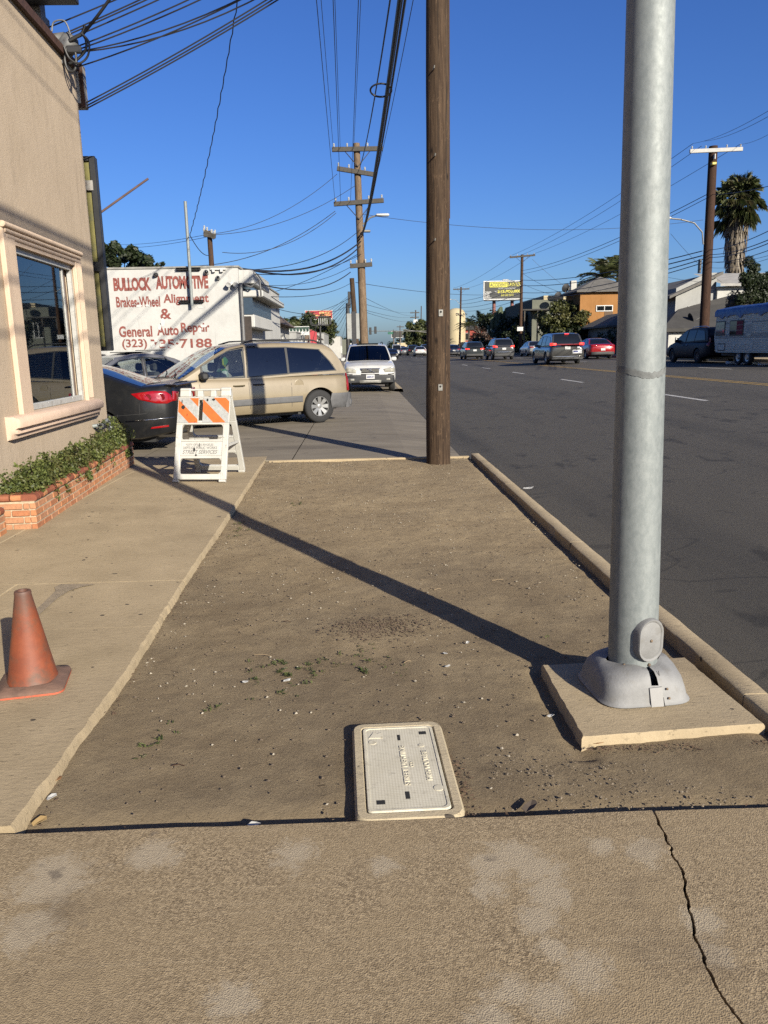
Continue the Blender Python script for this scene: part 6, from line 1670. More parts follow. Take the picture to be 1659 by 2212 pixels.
obj('yellow_block', MB().box((-.36*W_,-.135,z_+.68*H_),(.13*W_,-.12,z_+.97*H_)), M_BYE, t)
btext(t,W_,H_,z_,'ACCIDENT',.15,.62,.825,.22,M_BBK,.14,shear=.2,offset=.012); btext(t,W_,H_,z_,'LAWYER',.64,1.0,.83,.22,M_BYE,.13,shear=.2,offset=.012)
btext(t,W_,H_,z_,'WE GET BIKERS MILLIONS!',.38,.86,.61,.07,M_BWH,.13); btext(t,W_,H_,z_,'$15,000,000',.36,1.0,.42,.20,M_BYE,.13,offset=.03); btext(t,W_,H_,z_,'WON',.28,.35,.42,.10,M_BWH,.13)
btext(t,W_,H_,z_,'800 500 5010',.46,.80,.22,.14,M_BYE,.13); 
for k, s_ in enumerate(('TIRED','OF','BS?','GET','PAID!')): btext(t,W_,H_,z_,s_,.02,.19 if k in (0,4) else .15,.40-.085*k,.075,M_BWH,.13,offset=.02)
M_BRED = plain('billboard_red', (.50,.03,.045), .6)
t, W_, H_, z_ = billboard('billboard', 'red and white win free billboard beyond the lettered auto shop', 661, 671, 717, 696, 209, M_BWH, (-.3,.3), plain('pale_frame',(.50,.47,.42),.7), M_STEEL)
obj('red_block', MB().box((-W_/2,-.135,z_+.33*H_),(W_/2,-.12,z_+H_)), M_BRED, t)
btext(t,W_,H_,z_,'Win',.12,.48,.58,.34,plain('billboard_gold',(.78,.55,.18),.6),.14,shear=.25,offset=.02); btext(t,W_,H_,z_,'FREE',.52,.95,.80,.22,plain('billboard_gold',(.78,.55,.18),.6),.14,offset=.03)
btext(t,W_,H_,z_,'GROCERIES',.52,.95,.59,.12,plain('billboard_gold',(.78,.55,.18),.6),.14,offset=.02); btext(t,W_,H_,z_,'FOR 1 YEAR',.52,.95,.43,.14,M_BWH,.14,offset=.02)
t, W_, H_, z_ = billboard('billboard', 'distant small dark billboard over the road beyond the traffic signals', 846, 716, 870, 729, 560, M_BBK, (-.3,.3), M_BWH, M_STEEL)
# empty sign frame and blank panels on the left
Y = 46.0; a, b = P(671,705,Y), P(715,684,Y)
ef = thing('empty_sign_frame', 'black empty pylon sign frame with missing faces', 'sign', ((P(692,720,Y)).x,Y,.03))
ox = P(692,720,Y).x; fr = MB()
for q in ((a.x,a.z,b.x,a.z+.06),(a.x,b.z-.06,b.x,b.z),(a.x,a.z,a.x+.06,b.z),(b.x-.12,a.z,b.x,b.z)): fr.box((q[0]-ox,-.12,q[1]),(q[2]-ox,.12,q[3]))
obj('frame', fr, M_TRIMB, ef)
for k in range(5): x = a.x+(b.x-a.x)*(.40+.1*k)-ox; obj('tube', MB().tube([(x,0,a.z),(x,0,b.z)], .02, 5), M_SIGNW, ef)
obj('post', MB().tube([(0,0,0),(0,0,b.z)], .05, 8), M_TRIMB, ef)
Y = 43.0; a, b = P(750,734,Y), P(780,678,Y)
bp = thing('blank_sign', 'two blank weathered grey sign panels on a post behind the white SUV', 'sign', ((a.x+b.x)/2,Y,.03)); hw = (b.x-a.x)/2
M_BLANK = plain('weathered_grey_panel', (.40,.41,.39), .8, var=.12, scale=2, dirt=(.30,.30,.28))
obj('panel', MB().bbox((-hw,-.06,a.z),(-.14,.06,b.z),.02), M_BLANK, bp); obj('panel', MB().bbox((.10,-.06,a.z),(hw+.05,.06,b.z),.02), M_BLANK, bp); obj('post', MB().box((-.14,-.03,0),(.10,.15,b.z+.1)), M_DGREY, bp)
# small street signs on the right
def sign(label, px0, py0, px1, py1, Y, m, base=True):
    a, b = P(px0,py1,Y), P(px1,py0,Y); t = thing('street_sign', label, 'sign', ((a.x+b.x)/2,Y,zr((a.x+b.x)/2)+.1))
    zz = zr((a.x+b.x)/2)+.1
    obj('plate', MB().bbox((-(b.x-a.x)/2,-.02,a.z-zz),((b.x-a.x)/2,.01,b.z-zz),.005), m, t)
    if base: obj('post', MB().tube([(0,.04,0),(0,.04,b.z-zz)], .035, 6), M_STEEL, t)
    return t
sg_ = sign('tilted white and red parking sign behind the grey crossover', 1071, 711, 1085, 731, 112, M_SIGNW); obj('red_print', MB().box((-.25,-.03,2.2),(.25,-.021,2.42)), M_BRED, sg_)
sg_.rotation_euler = (0,R(5),0)
s2 = sign('white plate with a number on a dark pole', 1117, 706, 1130, 715, 92.4, M_SIGNW, False); 
# traffic signals
ts = thing('traffic_signal', 'traffic signals on a mast arm at the far junction', 'traffic signal', (20.6,230,.7))
ax_ = 20.6
obj('pole', MB().tube([(0,0,0),(0,0,7)], .14, 8), M_STEEL, ts); obj('mast_arm', MB().tube([(0,0,5.2),(-8,0,6.4)], .09, 6), M_STEEL, ts)
q = P(811,718,150); 
for k, (px, py) in enumerate(((811,718),(800,720),(852,728))):
    q = P(px,py,180); obj('signal_head', MB().bbox((q.x-ax_-.28,-50.2,q.z-1.0),(q.x-ax_+.28,-49.8,q.z+.6),.05), M_TRIMB, ts)
obj('street_name_sign', MB().box((P(838,727,180).x-ax_,-50.1,P(838,729,180).z),(P(852,727,180).x-ax_,-50,P(838,724,180).z)), plain('green_sign',(.01,.14,.08),.5), ts)
obj('signal_arm', MB().tube([(P(795,722,180).x-ax_,-50,P(795,722,180).z),(0,-50,P(870,724,180).z),(0,-50,-.2)], .09, 6), M_STEEL, ts)
rb_ = thing('red_banner', 'small red feather banner beside the white gabled shop', 'banner', (P(672,735,58).x,58,.03)); q = P(672,728,58)
obj('cloth', MB().prism([(-.45,q.z-1.0),(.35,q.z-1.1),(.45,q.z+.3),(0,q.z+.5)], -.02, .02), M_BRED, rb_); obj('pole', MB().tube([(-.5,0,0),(.5,0,q.z+1)], .03, 6), M_TRIMB, rb_)

# ------------------------------------------------------------------ utility poles
M_INS = plain('porcelain_insulator', (.55,.56,.55), .3, coat=.3)
def upole(label, base, top, Y, rb, rt, m, arms=(), lamp=None, name='utility_pole', extra=(), armw=.10):
    b = P(*base, Y); tpz = P(*top, Y); gz_ = .02 if b.x < 1.8 else (.75 if b.x > 19 else zr(b.x))
    dx = (tpz.x-b.x)/max(.5,(tpz.z-b.z)); x0 = b.x-dx*(b.z-gz_)
    t = thing(name, label, 'utility pole', (x0,Y,gz_-.1)); o_ = Vector((x0,Y,gz_-.1))
    obj('shaft', MB().tube([Vector((0,0,0)), (tpz-o_)*.5, tpz-o_], [rb,(rb+rt)/2,rt], 16), m, t, smooth=True, angle=60)
    for (p0, p1, d) in arms:
        a, c_ = P(*p0,Y-.2)-o_, P(*p1,Y-.2)-o_; dr = (c_-a); L_ = dr.length
        M = Matrix.Translation((a+c_)/2) @ Matrix.Rotation(math.atan2(-dr.z, dr.x), 4, 'Y')
        ao = obj('crossarm', MB().bbox((-L_/2,-armw*.6,-armw),(L_/2,armw*.6,armw),.012).tf(M), M_TIMB if d != 'w' else plain('pale_fibreglass',(.52,.51,.48),.7,var=.12,scale=4), t)
        for u in (-.46,-.2,.2,.46):
            q = a.lerp(c_, .5+u)
            obj('insulator', MB().lathe([(.02,armw),(.035,armw+.04),(.05,armw+.06),(.03,armw+.09),(.05,armw+.12),(.02,armw+.16),(0,armw+.17)],8,'z',q), M_INS, ao)
        if d == 'b':
            m_ = a.lerp(c_,.5)
            for u in (.22,.78): obj('brace', MB().tube([a.lerp(c_,u), m_+Vector((0,0,-.75))], .02, 5), M_DGREY, ao)
    if lamp:
        p = [P(px,py,Y-.1)-o_ for px, py in lamp]
        lo = obj('lamp_arm', MB().tube(p, .04, 8), M_STEEL, t, smooth=True)
        e = p[-1]; s_ = 1 if p[-1].x > p[0].x else -1
        obj('lamp_head', MB().bbox((min(e.x,e.x+s_*.7),e.y-.13,e.z-.03),(max(e.x,e.x+s_*.62),e.y+.13,e.z+.08),.04), M_SIGNW, lo, smooth=True)
    for nm, p0, p1, mm in extra:
        a, c_ = P(*p0,Y-.25)-o_, P(*p1,Y-.25)-o_; obj(nm, MB().bbox((min(a.x,c_.x),a.y-.15,min(a.z,c_.z)),(max(a.x,c_.x),a.y+.1,max(a.z,c_.z)),.02), mm, t)
    return t
YP2 = 38.0
upole('tall wooden pole with four crossarms behind the white SUV', (787,745), (770,310), YP2, .21, .15, M_WOOD2,
      [((717,323),(827,321),'b'),((728,364),(814,378),'n'),((721,441),(829,433),'b'),((756,575),(804,571),'n')], [(778,490),(792,478),(800,470),(812,466)], extra=[('terminal_box',(783,502),(800,497),M_STEEL)])
upole('shorter wooden pole with black cable bundle left of the four armed pole', (770,745), (760,601), 52, .19, .15, M_WOOD, [], None, extra=[('transformer_box',(752,665),(757,630),M_TRIMB)])
upole('dark pole with short arms behind the lettered auto shop', (459,600), (452,499), 36, .13, .11, M_WOODD, [((440,506),(466,510),'n'),((441,500),(464,513),'n')])
upole('short black post with transformer beside the blank panels', (752,745), (751,655), 60, .16, .14, M_TRIMB)
upole('reddish brown pole with white crossarm towering over the parked trailer', (1521,712), (1541,316), 44.5, .275, .225, M_WOODR, [((1490,327),(1604,322),'w')], [(1519,528),(1517,502),(1500,482),(1470,474),(1449,472)], extra=[('yellow_band',(1536,357),(1546,351),plain('yellow_tag',(.62,.48,.04),.5)),('pole_number',(1541,345),(1544,333),M_SIGNW),('equipment_box',(1508,590),(1514,560),M_DGREY)])
upole('dark pole with one crossarm beside the accident lawyer billboard', (1124,740), (1128,550), 93, .20, .16, M_WOODD, [((1101,556),(1156,551),'b')], [(1126,618),(1110,607),(1098,605)])
upole('dark pole with one crossarm beside the red house', (993,742), (996,620), 150, .20, .16, M_WOODD, [((979,625),(1014,624),'b')], [(994,658),(985,648),(975,647)])
upole('far pole with two crossarms and transformers left of the wooden pole', (897,738), (898,670), 285, .25, .2, M_WOODD, [((886,676),(906,675),'n'),((886,686),(905,685),'n')], extra=[('transformer',(893,697),(902,690),M_SIGNW)], armw=.16)
upole('far bare pole right of the twin armed far pole', (909,738), (910,661), 265, .17, .15, M_WOODD)
upole('farthest pole with a single arm near the small billboard', (864,742), (864,703), 420, .25, .2, M_WOODD, [((857,706),(873,706),'n')], armw=.2)
upole('farthest thin pole over the road end', (850,742), (850,712), 520, .25, .2, M_WOODD, [((843,715),(858,715),'n')], armw=.22)
upole('slim lamp standard beyond the billboard on the right', (1046,742), (1047,690), 150, .12, .10, M_WOODD)

# ------------------------------------------------------------------ cables
ORD = ('uppermost','second','third','fourth','fifth','sixth','seventh','eighth','ninth','tenth','eleventh','twelfth','thirteenth','fourteenth','fifteenth','sixteenth','seventeenth','eighteenth','nineteenth','twentieth')
COUNT = {}
def cable(label, group, a, b, s=.3, r=.012, n=16, wav=0.0):
    if group:
        k = COUNT.get(group, 0); COUNT[group] = k+1; label = label+', '+(ORD[k] if k == 0 else ORD[k]+' from the top')
    pts = sag(a, b, s, n)
    if wav: pts = [p+Vector((wav*math.sin(i*2.1),wav*math.cos(i*1.7),0)) for i, p in enumerate(pts)]
    o = obj('cable', MB().tube(pts, r, 6), M_CABLE, smooth=True, fix=False); return tag(o, label, 'cable', group)
WPT = Vector((.80,10.40,0))
# drops from the wooden pole to the stucco shop
for px, py, ze, s_ in ((98,62,7.18,.06),(118,82,7.14,.05),(122,86,7.10,.05),(150,84,7.06,.06),(168,100,7.02,.12),(172,106,6.98,.14),(178,110,6.94,.30),(176,112,6.90,.36),(150,150,6.85,.20),(186,222,6.74,.08),(188,228,6.70,.08),(184,236,6.66,.08)):
    cable('black service cable from stucco roof edge to wooden pole', 'service cables over the stucco shop', P(px,py,10.7), Vector((.85,10.35,ze)), s_, .0085)
cable('thick twisted service cable rising steeply from the service head', None, P(180,72,10.5), P(262,-40,10.2), .02, .018)
# thin wavy wire hanging to the dark pole
a = P(520,-40,14); cable('thin wavy wire hanging down to the grey wall pipe', None, a, P(410,508,AY-.3), .25, .010, 60, .010)
cable('short slack wire from the wall pipe to the dark pole', None, P(410,508,AY-.3), P(455,550,30), .2, .012)
# heavy bundle from the wooden pole to the four armed pole
for i, (dx, z, r_, px, py) in enumerate(((.20,7.05,.035,781,512),(.24,7.1,.028,782,505),(.28,7.0,.020,783,508),(.32,7.15,.016,784,500),(.14,7.2,.016,773,372))):
    cable('black cable from the wooden pole to the four armed pole', 'heavy cables along the pavement', Vector((.62+dx,10.2,z)), P(px,py,YP2-.3), .55, r_)
ring = [P(823+23*math.cos(t),195+10*math.sin(t),16.5)+Vector((0,.12*math.sin(t),0)) for t in [2*math.pi*i/30 for i in range(31)]]
tag(obj('cable_loop', MB().tube(ring, .018, 8), M_DGREY, smooth=True), 'oval cable storage loop clipped to the heavy overhead cables', 'cable loop')
for px, py, x, z in ((720,320,-.15,9.75),(735,320,.25,9.75),(764,320,.95,9.75),(724,438,-.10,8.45),(736,438,.3,8.45),(757,436,.8,8.45)):
    cable('thin power line running overhead to the four armed pole', 'power lines along the pavement', Vector((x+.1,-28,z+.5)), P(px,py,YP2-.2), .7, .008)
# the same lines carry on behind us
for x, z, r_ in ((.90,7.1,.035),(.92,7.0,.025),(.90,6.8,.022),(.92,6.4,.018),(.90,5.9,.016)):
    cable('overhead line running back over the viewer from the wooden pole', 'lines running back over the viewer', Vector((x,10.35,z)), Vector((x+.2,-28,z+.1)), .55, r_)
cable('thin line crossing to the steel light pole side', None, Vector((1.1,10.4,7.2)), P(786,470,YP2), .5, .007)
# lines fanning left from the four armed pole
for (x0,y0,Y0,x1,y1,Y1,s_,r_) in ((728,376,YP2,460,505,36,.5,.012),(776,395,YP2,462,507,36,.5,.012),(724,456,YP2,408,575,36,.6,.016),(726,460,YP2,480,545,36,.6,.014),(779,495,YP2,540,583,AY+.5,.4,.012),(781,520,YP2,505,578,AY+.2,.55,.030),(780,530,YP2,545,584,AY+.4,.55,.026),(781,548,YP2,545,592,AY+.3,.3,.012),(757,577,YP2,560,615,30,.3,.010),(757,588,YP2,548,610,AY+1,.45,.020),(760,610,52,566,640,AY+1,.3,.012),(762,640,52,590,690,40,.3,.012),(760,655,52,575,660,30,.5,.012),(780,545,YP2,500,640,60,.6,.014),(455,505,36,225,527,60,.2,.010),(456,510,36,225,535,60,.2,.010)):
    cable('thin cable fanning left from the four armed pole', 'cables fanning left behind the shop', P(x0,y0,Y0), P(x1,y1,Y1), s_, r_)
cable('span wire with a small box from the four armed pole across the road', None, P(784,463,YP2), P(1519,475,44.5), .6, .010)
cable('span cable from the lamp pole across the road to the right', None, P(768,610,52), P(1124,632,93), .5, .016)
for k, (y0, y1) in enumerate(((668,690),(672,700),(655,680),(640,690))): cable('thin far line beyond the four armed pole', 'far lines over the road', P(782,y0,60), P(897,y1-10,285), .8, .016)
for k in range(12):
    cable('far drop line fanning from the short black post', 'drop lines by the red billboard', P(752,640+k*3,60), P(640+k*9,712+(k%3)*8,70), .2, .010)
# right hand lines along the far pavement
RT = 44.5
for (px, py, Y, qx, qy, QY, s_, r_, lb) in ((1497,310,RT,1104,552,93,.5,.016,0),(1516,315,RT,1128,550,93,.5,.016,0),(1598,312,RT,1154,548,93,.5,.016,0),
   (1497,310,RT,1700,215,24,.2,.010,0),(1520,305,RT,1700,228,24,.2,.010,0),(1598,312,RT,1720,250,28,.2,.010,0),
   (1518,542,RT,1128,605,93,.5,.035,1),(1518,552,RT,1128,617,93,.5,.040,1),(1518,560,RT,1128,632,93,.6,.035,1),(1518,568,RT,1128,644,93,.6,.030,1),(1527,420,RT,1126,585,93,.6,.024,1),(1527,428,RT,1126,592,93,.6,.02,1),
   (1532,540,RT,1700,478,28,.2,.020,1),(1532,550,RT,1700,500,28,.2,.022,1),(1532,556,RT,1700,508,28,.2,.022,1),(1532,566,RT,1700,525,28,.2,.018,1),(1532,578,RT,1700,545,28,.2,.010,1),(1530,565,RT,1700,540,28,.2,.010,1),(1538,420,RT,1700,392,28,.1,.018,1),
   (1128,605,93,994,650,150,.5,.035,2),(1128,617,93,994,657,150,.5,.035,2),(1128,632,93,994,664,150,.5,.035,2),(1128,644,93,994,672,150,.5,.03,2),(1104,552,93,980,622,150,.5,.02,2),(1154,548,93,1012,622,150,.5,.02,2),
   (1338,565,79,1520,610,RT,.3,.012,1),(1449,505,40,1560,610,50,.2,.010,1),(1128,590,93,1240,640,79,.3,.018,1),(1127,612,93,1262,645,79,.4,.018,1),(1150,560,80,1258,640,79,.3,.016,1)):
    cable(('power line at the white crossarm of the reddish pole','cable along the far pavement at the reddish brown pole','far cable between the dark poles on the right')[lb], ('power lines over the far pavement','cables along the far pavement','far cables on the right')[lb], P(px,py,Y), P(qx,qy,QY), s_, r_*.8)
# ------------------------------------------------------------------ trees and plants
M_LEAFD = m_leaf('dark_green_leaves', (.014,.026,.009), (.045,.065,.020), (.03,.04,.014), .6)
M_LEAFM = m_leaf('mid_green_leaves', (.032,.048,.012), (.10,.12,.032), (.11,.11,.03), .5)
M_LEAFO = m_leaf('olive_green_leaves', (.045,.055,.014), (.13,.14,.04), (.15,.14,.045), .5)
M_PALMF = m_leaf('palm_fronds', (.040,.056,.018), (.14,.16,.055), (.16,.13,.07), 1.2)
M_DEADF = m_leaf('dead_palm_fronds', (.16,.125,.085), (.36,.30,.22), (.10,.075,.05), 1.5)
M_CACT = plain('cactus_green', (.060,.085,.032), .7, var=.3, scale=3)
def tree(label, px, py_c, Y, rx, rz, lm, nl=3500, leaf=.14, gz=.6, seed=1, name='tree', group=None, trunk_r=.16, flat=1.0, clumps=46, cat='tree'):
    c = P(px, py_c, Y); t = thing(name, label, cat, (c.x,Y,gz), 0, group); hc = c.z-gz
    rd = random.Random(seed); cen = []
    for i in range(clumps):
        d = Vector((rd.gauss(0,1),rd.gauss(0,1),rd.gauss(0,1)*.9)).normalized()*rd.uniform(.45,1.0)**.6
        cen.append(((d.x*rx,d.y*rx*flat,hc+d.z*rz), rd.uniform(.16,.34)*min(rx,rz)*1.1))
    obj('crown', leaf_mesh('crown', cen, leaf, .7, nl, seed, .55), lm, t, fix=False)
    obj('trunk', MB().tube([(0,0,0),(.05*rx,0,hc*.5),(0,.04*rx,hc*.85)], [trunk_r,trunk_r*.75,trunk_r*.4], 9), M_BARK, t, smooth=True)
    for k in range(5):
        q = rd.choice(cen)[0]; obj('limb', MB().tube([(0,0,hc*.45),(q[0]*.45,q[1]*.45,hc*.55+q[2]*.2),q], [trunk_r*.5,trunk_r*.35,trunk_r*.1], 6), M_BARK, t, smooth=True)
    return t
tree('dark round tree behind the lettered auto shop wall', 262, 572, 40, 1.6, .95, M_LEAFD, 7000, .11, .03, 2)
tree('small dark tree top beside the big one above the white wall', 312, 585, 42, .9, .6, M_LEAFD, 1800, .10, .03, 3, clumps=18)
tree('sparse sprigs of a tree just above the white wall coping', 360, 585, 42, .9, .45, M_LEAFD, 900, .10, .03, 4, clumps=10)
for i, (px, py, Y, rx, rz, nl) in enumerate(((622,718,110,2.6,1.9,3000),(650,715,118,2.2,2.0,2400),(680,714,125,3.4,2.6,4200),(699,718,140,2.6,2.0,2400))):
    tree(['leftmost','second','biggest','rightmost'][i]+' green tree under the red and white billboard', px, py, Y, rx, rz, M_LEAFD if i % 2 else M_LEAFM, nl, .22, .03, 10+i, group='trees under the red and white billboard')
tree('full green street tree just left of the wooden pole', 905, 727, 285, 5.6, 5.0, M_LEAFM, 5000, .42, .75, 21)
tree('second green street tree touching the wooden pole', 922, 722, 250, 5.2, 4.8, M_LEAFM, 5000, .36, .75, 22)
tree('dark tree in front of the red house beside the wooden pole', 984, 735, 176, 2.5, 3.6, M_LEAFD, 3000, .26, .75, 23)
tree('brownish bare tree between the red house and cactus', 1042, 735, 140, 2.1, 2.3, m_leaf('brown_leaves',(.05,.03,.02),(.12,.06,.035)), 1500, .23, .75, 24)
for i, (px, py, Y, rx, rz) in enumerate(((1075,728,124,4.6,3.5),(1122,735,108,3.7,3.4),(1150,733,101,3.3,3.3))):
    tree(['dark hedge mass below the cactus','dark hedge mass under the crossarm pole','dark hedge mass below the porch roof'][i], px, py, Y, rx, rz, M_LEAFD, 6500, .22, .75, 30+i, name='shrub', cat='shrub')
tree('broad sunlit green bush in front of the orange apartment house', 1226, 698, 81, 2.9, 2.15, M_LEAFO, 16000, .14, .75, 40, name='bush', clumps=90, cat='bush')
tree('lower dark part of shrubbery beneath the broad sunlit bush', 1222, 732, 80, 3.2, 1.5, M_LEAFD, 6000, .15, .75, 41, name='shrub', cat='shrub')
tree('leafless dark shrub by the iron fence', 1318, 733, 66, 1.2, .9, M_LEAFD, 900, .11, .75, 42, name='shrub', cat='shrub')
# pine like tree at the right edge
c0 = P(1650,650,44); pt = thing('pine_tree', 'dark cloud pruned pine rising behind the trailer tarp', 'tree', (c0.x,44,.75)); cen = []
for px, py, r_ in ((1618,566,.45),(1628,580,.5),(1630,600,.5),(1615,605,.55),(1640,610,.7),(1655,620,.8),(1625,625,.6),(1645,640,.7),(1608,600,.4),(1660,600,.5),(1618,640,.6),(1600,648,.45),(1640,655,.6)):
    q = P(px,py,44)-Vector((c0.x,44,.75)); cen.append((tuple(q), r_*.75))
obj('crown', leaf_mesh('crown', cen, .09, .9, 9000, 51, .3), M_LEAFD, pt, fix=False)
obj('trunk', MB().tube([(0,0,0),P(1632,690,44)-Vector((c0.x,44,.75)),P(1620,640,44)-Vector((c0.x,44,.75)),P(1640,600,44)-Vector((c0.x,44,.75))], [.16,.13,.10,.05], 8), M_BARK, pt, smooth=True)
obj('trunk', MB().tube([(.3,0,0),P(1648,690,44)-Vector((c0.x,44,.75)),P(1645,650,44)-Vector((c0.x,44,.75)),P(1660,615,44)-Vector((c0.x,44,.75))], [.14,.11,.09,.05], 8), M_BARK, pt, smooth=True)
# pollarded shaggy stump
c0 = P(1584,680,45); st_ = thing('shaggy_trunk', 'shaggy palm trunk stub above the trailer tarp', 'tree', (c0.x,45,.75)); hz_ = P(1584,650,45).z-.75
obj('trunk', MB().tube([(0,0,0),(0,0,hz_)], [.38,.34], 12), M_BARK, st_, smooth=True)
obj('dead_fronds', leaf_mesh('dead_fronds', [((0,0,hz_*(.55+.1*i)),.45) for i in range(6)], .16, .6, 900, 52, .3), M_DEADF, st_, fix=False)

def frond(p0, d, length, droop, lw, n=9, leaflets=True, seed=0):
    """feather frond: rachis with leaflets on both sides"""
    mb = MB(); rd = random.Random(seed); d = Vector(d).normalized(); pts = []
    for i in range(n+1):
        t = i/n; pts.append(Vector(p0)+d*length*t+Vector((0,0,-droop*t*t*length)))
    mb.tube(pts, [.02*(1-.8*i/n)+.004 for i in range(n+1)], 4, cap=False)
    side = d.cross(Vector((0,0,1))).normalized()
    for i in range(1, n*3):
        t = i/(n*3); k = min(n-1, int(t*n)); q = pts[k].lerp(pts[k+1], t*n-k); l = lw*math.sin(math.pi*min(1,t*.9+.08))**.7
        for s_ in (-1, 1):
            e = q+side*s_*l*.8+d*l*.45+Vector((0,0,-l*rd.uniform(.15,.55))); w_ = d*lw*.06
            mb.add([q-w_, q+w_, e], [(0,1,2)])
    return mb
def feather_palm(label, px, py, Y, length, nf, gz, seed, lm=None, rt=.2):
    c = P(px,py,Y); t = thing('palm_tree', label, 'palm', (c.x,Y,gz)); h = c.z-gz; rd = random.Random(seed); mb = MB()
    for k in range(nf):
        a = 2*math.pi*k/nf+rd.uniform(-.2,.2); el = rd.uniform(.0,1.35)
        f = frond((0,0,h), (math.cos(a)*math.cos(el),math.sin(a)*math.cos(el),math.sin(el)), length*rd.uniform(.8,1.1), .35+.3*rd.random(), length*.22, seed=k); mb.add(f.v, f.f)
    obj('fronds', mb, lm or M_PALMF, t, fix=False); obj('trunk', MB().tube([(0,0,0),(0,0,h)], [rt*1.2,rt], 10), M_BARK, t, smooth=True)
    return t
feather_palm('bushy date palm under the accident lawyer billboard', 1037, 697, 145, 3.8, 34, .8, 61)
feather_palm('smaller date palm left of the taller one under the billboard', 1013, 702, 160, 3.3, 28, .8, 62)
feather_palm('feathery palm rising behind the orange apartment roof', 1306, 600, 105, 5.5, 40, .8, 63)
feather_palm('second feathery palm crown behind the orange roof', 1335, 590, 108, 5.0, 34, .8, 64)
# fan palm with a skirt of dead fronds
c0 = P(1592,440,72); fp = thing('fan_palm', 'tall fan palm with a thick skirt of dead fronds', 'palm', (P(1588,585,72).x,72,.8)); o_ = Vector(fp.location)
top = P(1594,432,72)-o_; bt = P(1586,600,72)-o_
obj('trunk', MB().tube([(0,0,0),bt,top], [.56,.53,.47], 14), M_BARK, fp, smooth=True)
rd = random.Random(71); mb = MB()
for k in range(520):                       # hanging dead fronds
    t = rd.random(); z = bt.z+(top.z-.2-bt.z)*t; a = rd.uniform(0,2*math.pi); r0 = .56+.56*t; cxx = bt.x+(top.x-bt.x)*t
    p = Vector((cxx+r0*math.cos(a)*.8, r0*math.sin(a)*.8, z)); q = p+Vector((math.cos(a)*rd.uniform(.07,.40), math.sin(a)*rd.uniform(.07,.40), -rd.uniform(.65,1.5))); s_ = Vector((-math.sin(a),math.cos(a),0))*rd.uniform(.05,.14)
    m_ = p.lerp(q,.5)+Vector((math.cos(a)*.08,math.sin(a)*.08,0))
    mb.add([p-s_*.5,p+s_*.5,m_+s_,q+s_*.5,q-s_*.4,m_-s_], [(0,1,2,5),(5,2,3,4)])
obj('dead_fronds', mb, M_DEADF, fp, fix=False)
mb = MB()
for k in range(110):
    a = rd.uniform(0,2*math.pi); el = rd.uniform(-.95,1.3); d = Vector((math.cos(a)*math.cos(el),math.sin(a)*math.cos(el),math.sin(el)))
    b0 = top+Vector((0,0,rd.uniform(-.65,.3))); hub = b0+d*rd.uniform(.9,1.95); u = d.cross(Vector((0,0,1))); u = u.normalized() if u.length > .1 else Vector((1,0,0)); v_ = u.cross(d); mb.tube([b0,hub], .015, 4, cap=False)
    rl = rd.uniform(.66,1.04); nseg = 13
    for j in range(nseg):
        t0 = -1.15+2.3*j/nseg; t1 = -1.15+2.3*(j+1)/nseg; tm = (t0+t1)/2
        pt_ = lambda t, r_, l: hub+d*r_*math.cos(t)+u*r_*math.sin(t)+v_*l
        tip = pt_(tm, rl*1.10, 0)+Vector((0,0,-.45*rd.random()-.27*(1.25-el)))
        mb.add([hub, pt_(t0,rl*.62,.0), tip, pt_(t1,rl*.62,.03)], [(0,1,2),(0,2,3)])
obj('fronds', mb, M_PALMF, fp, fix=False)
# candelabra cactus
c0 = P(1085,742,118); ct = thing('cactus', 'huge branching candelabra cactus below the accident lawyer billboard', 'cactus', (c0.x,118,.75)); o_ = Vector(ct.location); rd = random.Random(81)
for k in range(58):
    px = rd.uniform(1058,1112); f = 1-abs(px-1090)/46; py = 700-f*34+rd.uniform(-12,22); q = P(px,py,118)-o_; q.y += rd.uniform(-2.2,2.2)
    b0 = Vector((q.x*.55+rd.uniform(-.3,.3), q.y*.5, max(.6,q.z*.45))); m_ = Vector((q.x*.98,q.y*.9,(b0.z+q.z)*.5))
    obj('arm', MB().tube([b0, b0.lerp(m_,.6)+Vector((0,0,-.1)), m_, q+Vector((0,0,-.2)), q], [.18,.25,.25,.22,.07], 7), M_CACT, ct, smooth=True)
obj('trunk', MB().tube([(0,0,0),(0,0,3.8)], [.6,.45], 10), M_CACT, ct, smooth=True)
# far wooded skyline and hills
cen = [((rng.uniform(-260,330),rng.uniform(600,760),rng.uniform(1.5,5.0)), rng.uniform(5,9)) for i in range(240)]
cen = [c for c in cen if not (5 < c[0][0] < 24)]
tag(obj('treeline', leaf_mesh('treeline', cen, 1.5, .6, 16000, 90, .7), M_LEAFD, fix=False), 'far wooded skyline at the end of the road', 'trees', kind='stuff')
mb = MB(); rows = [[],[]]
for i in range(121):
    x = -2600+5200*i/120; h = 22+26*mnoise.noise(Vector((i*.11,0,3)))+9*mnoise.noise(Vector((i*.4,0,3))); rows[0].append((x,3600,-5)); rows[1].append((x,3700,max(4,h)))
mb.grid(rows); struct('hills', mb, plain('hazy_hill_scrub',(.13,.155,.17),.95,var=.1,scale=.004), fix=False)  # blue of distant haze is mixed into the scrub colour

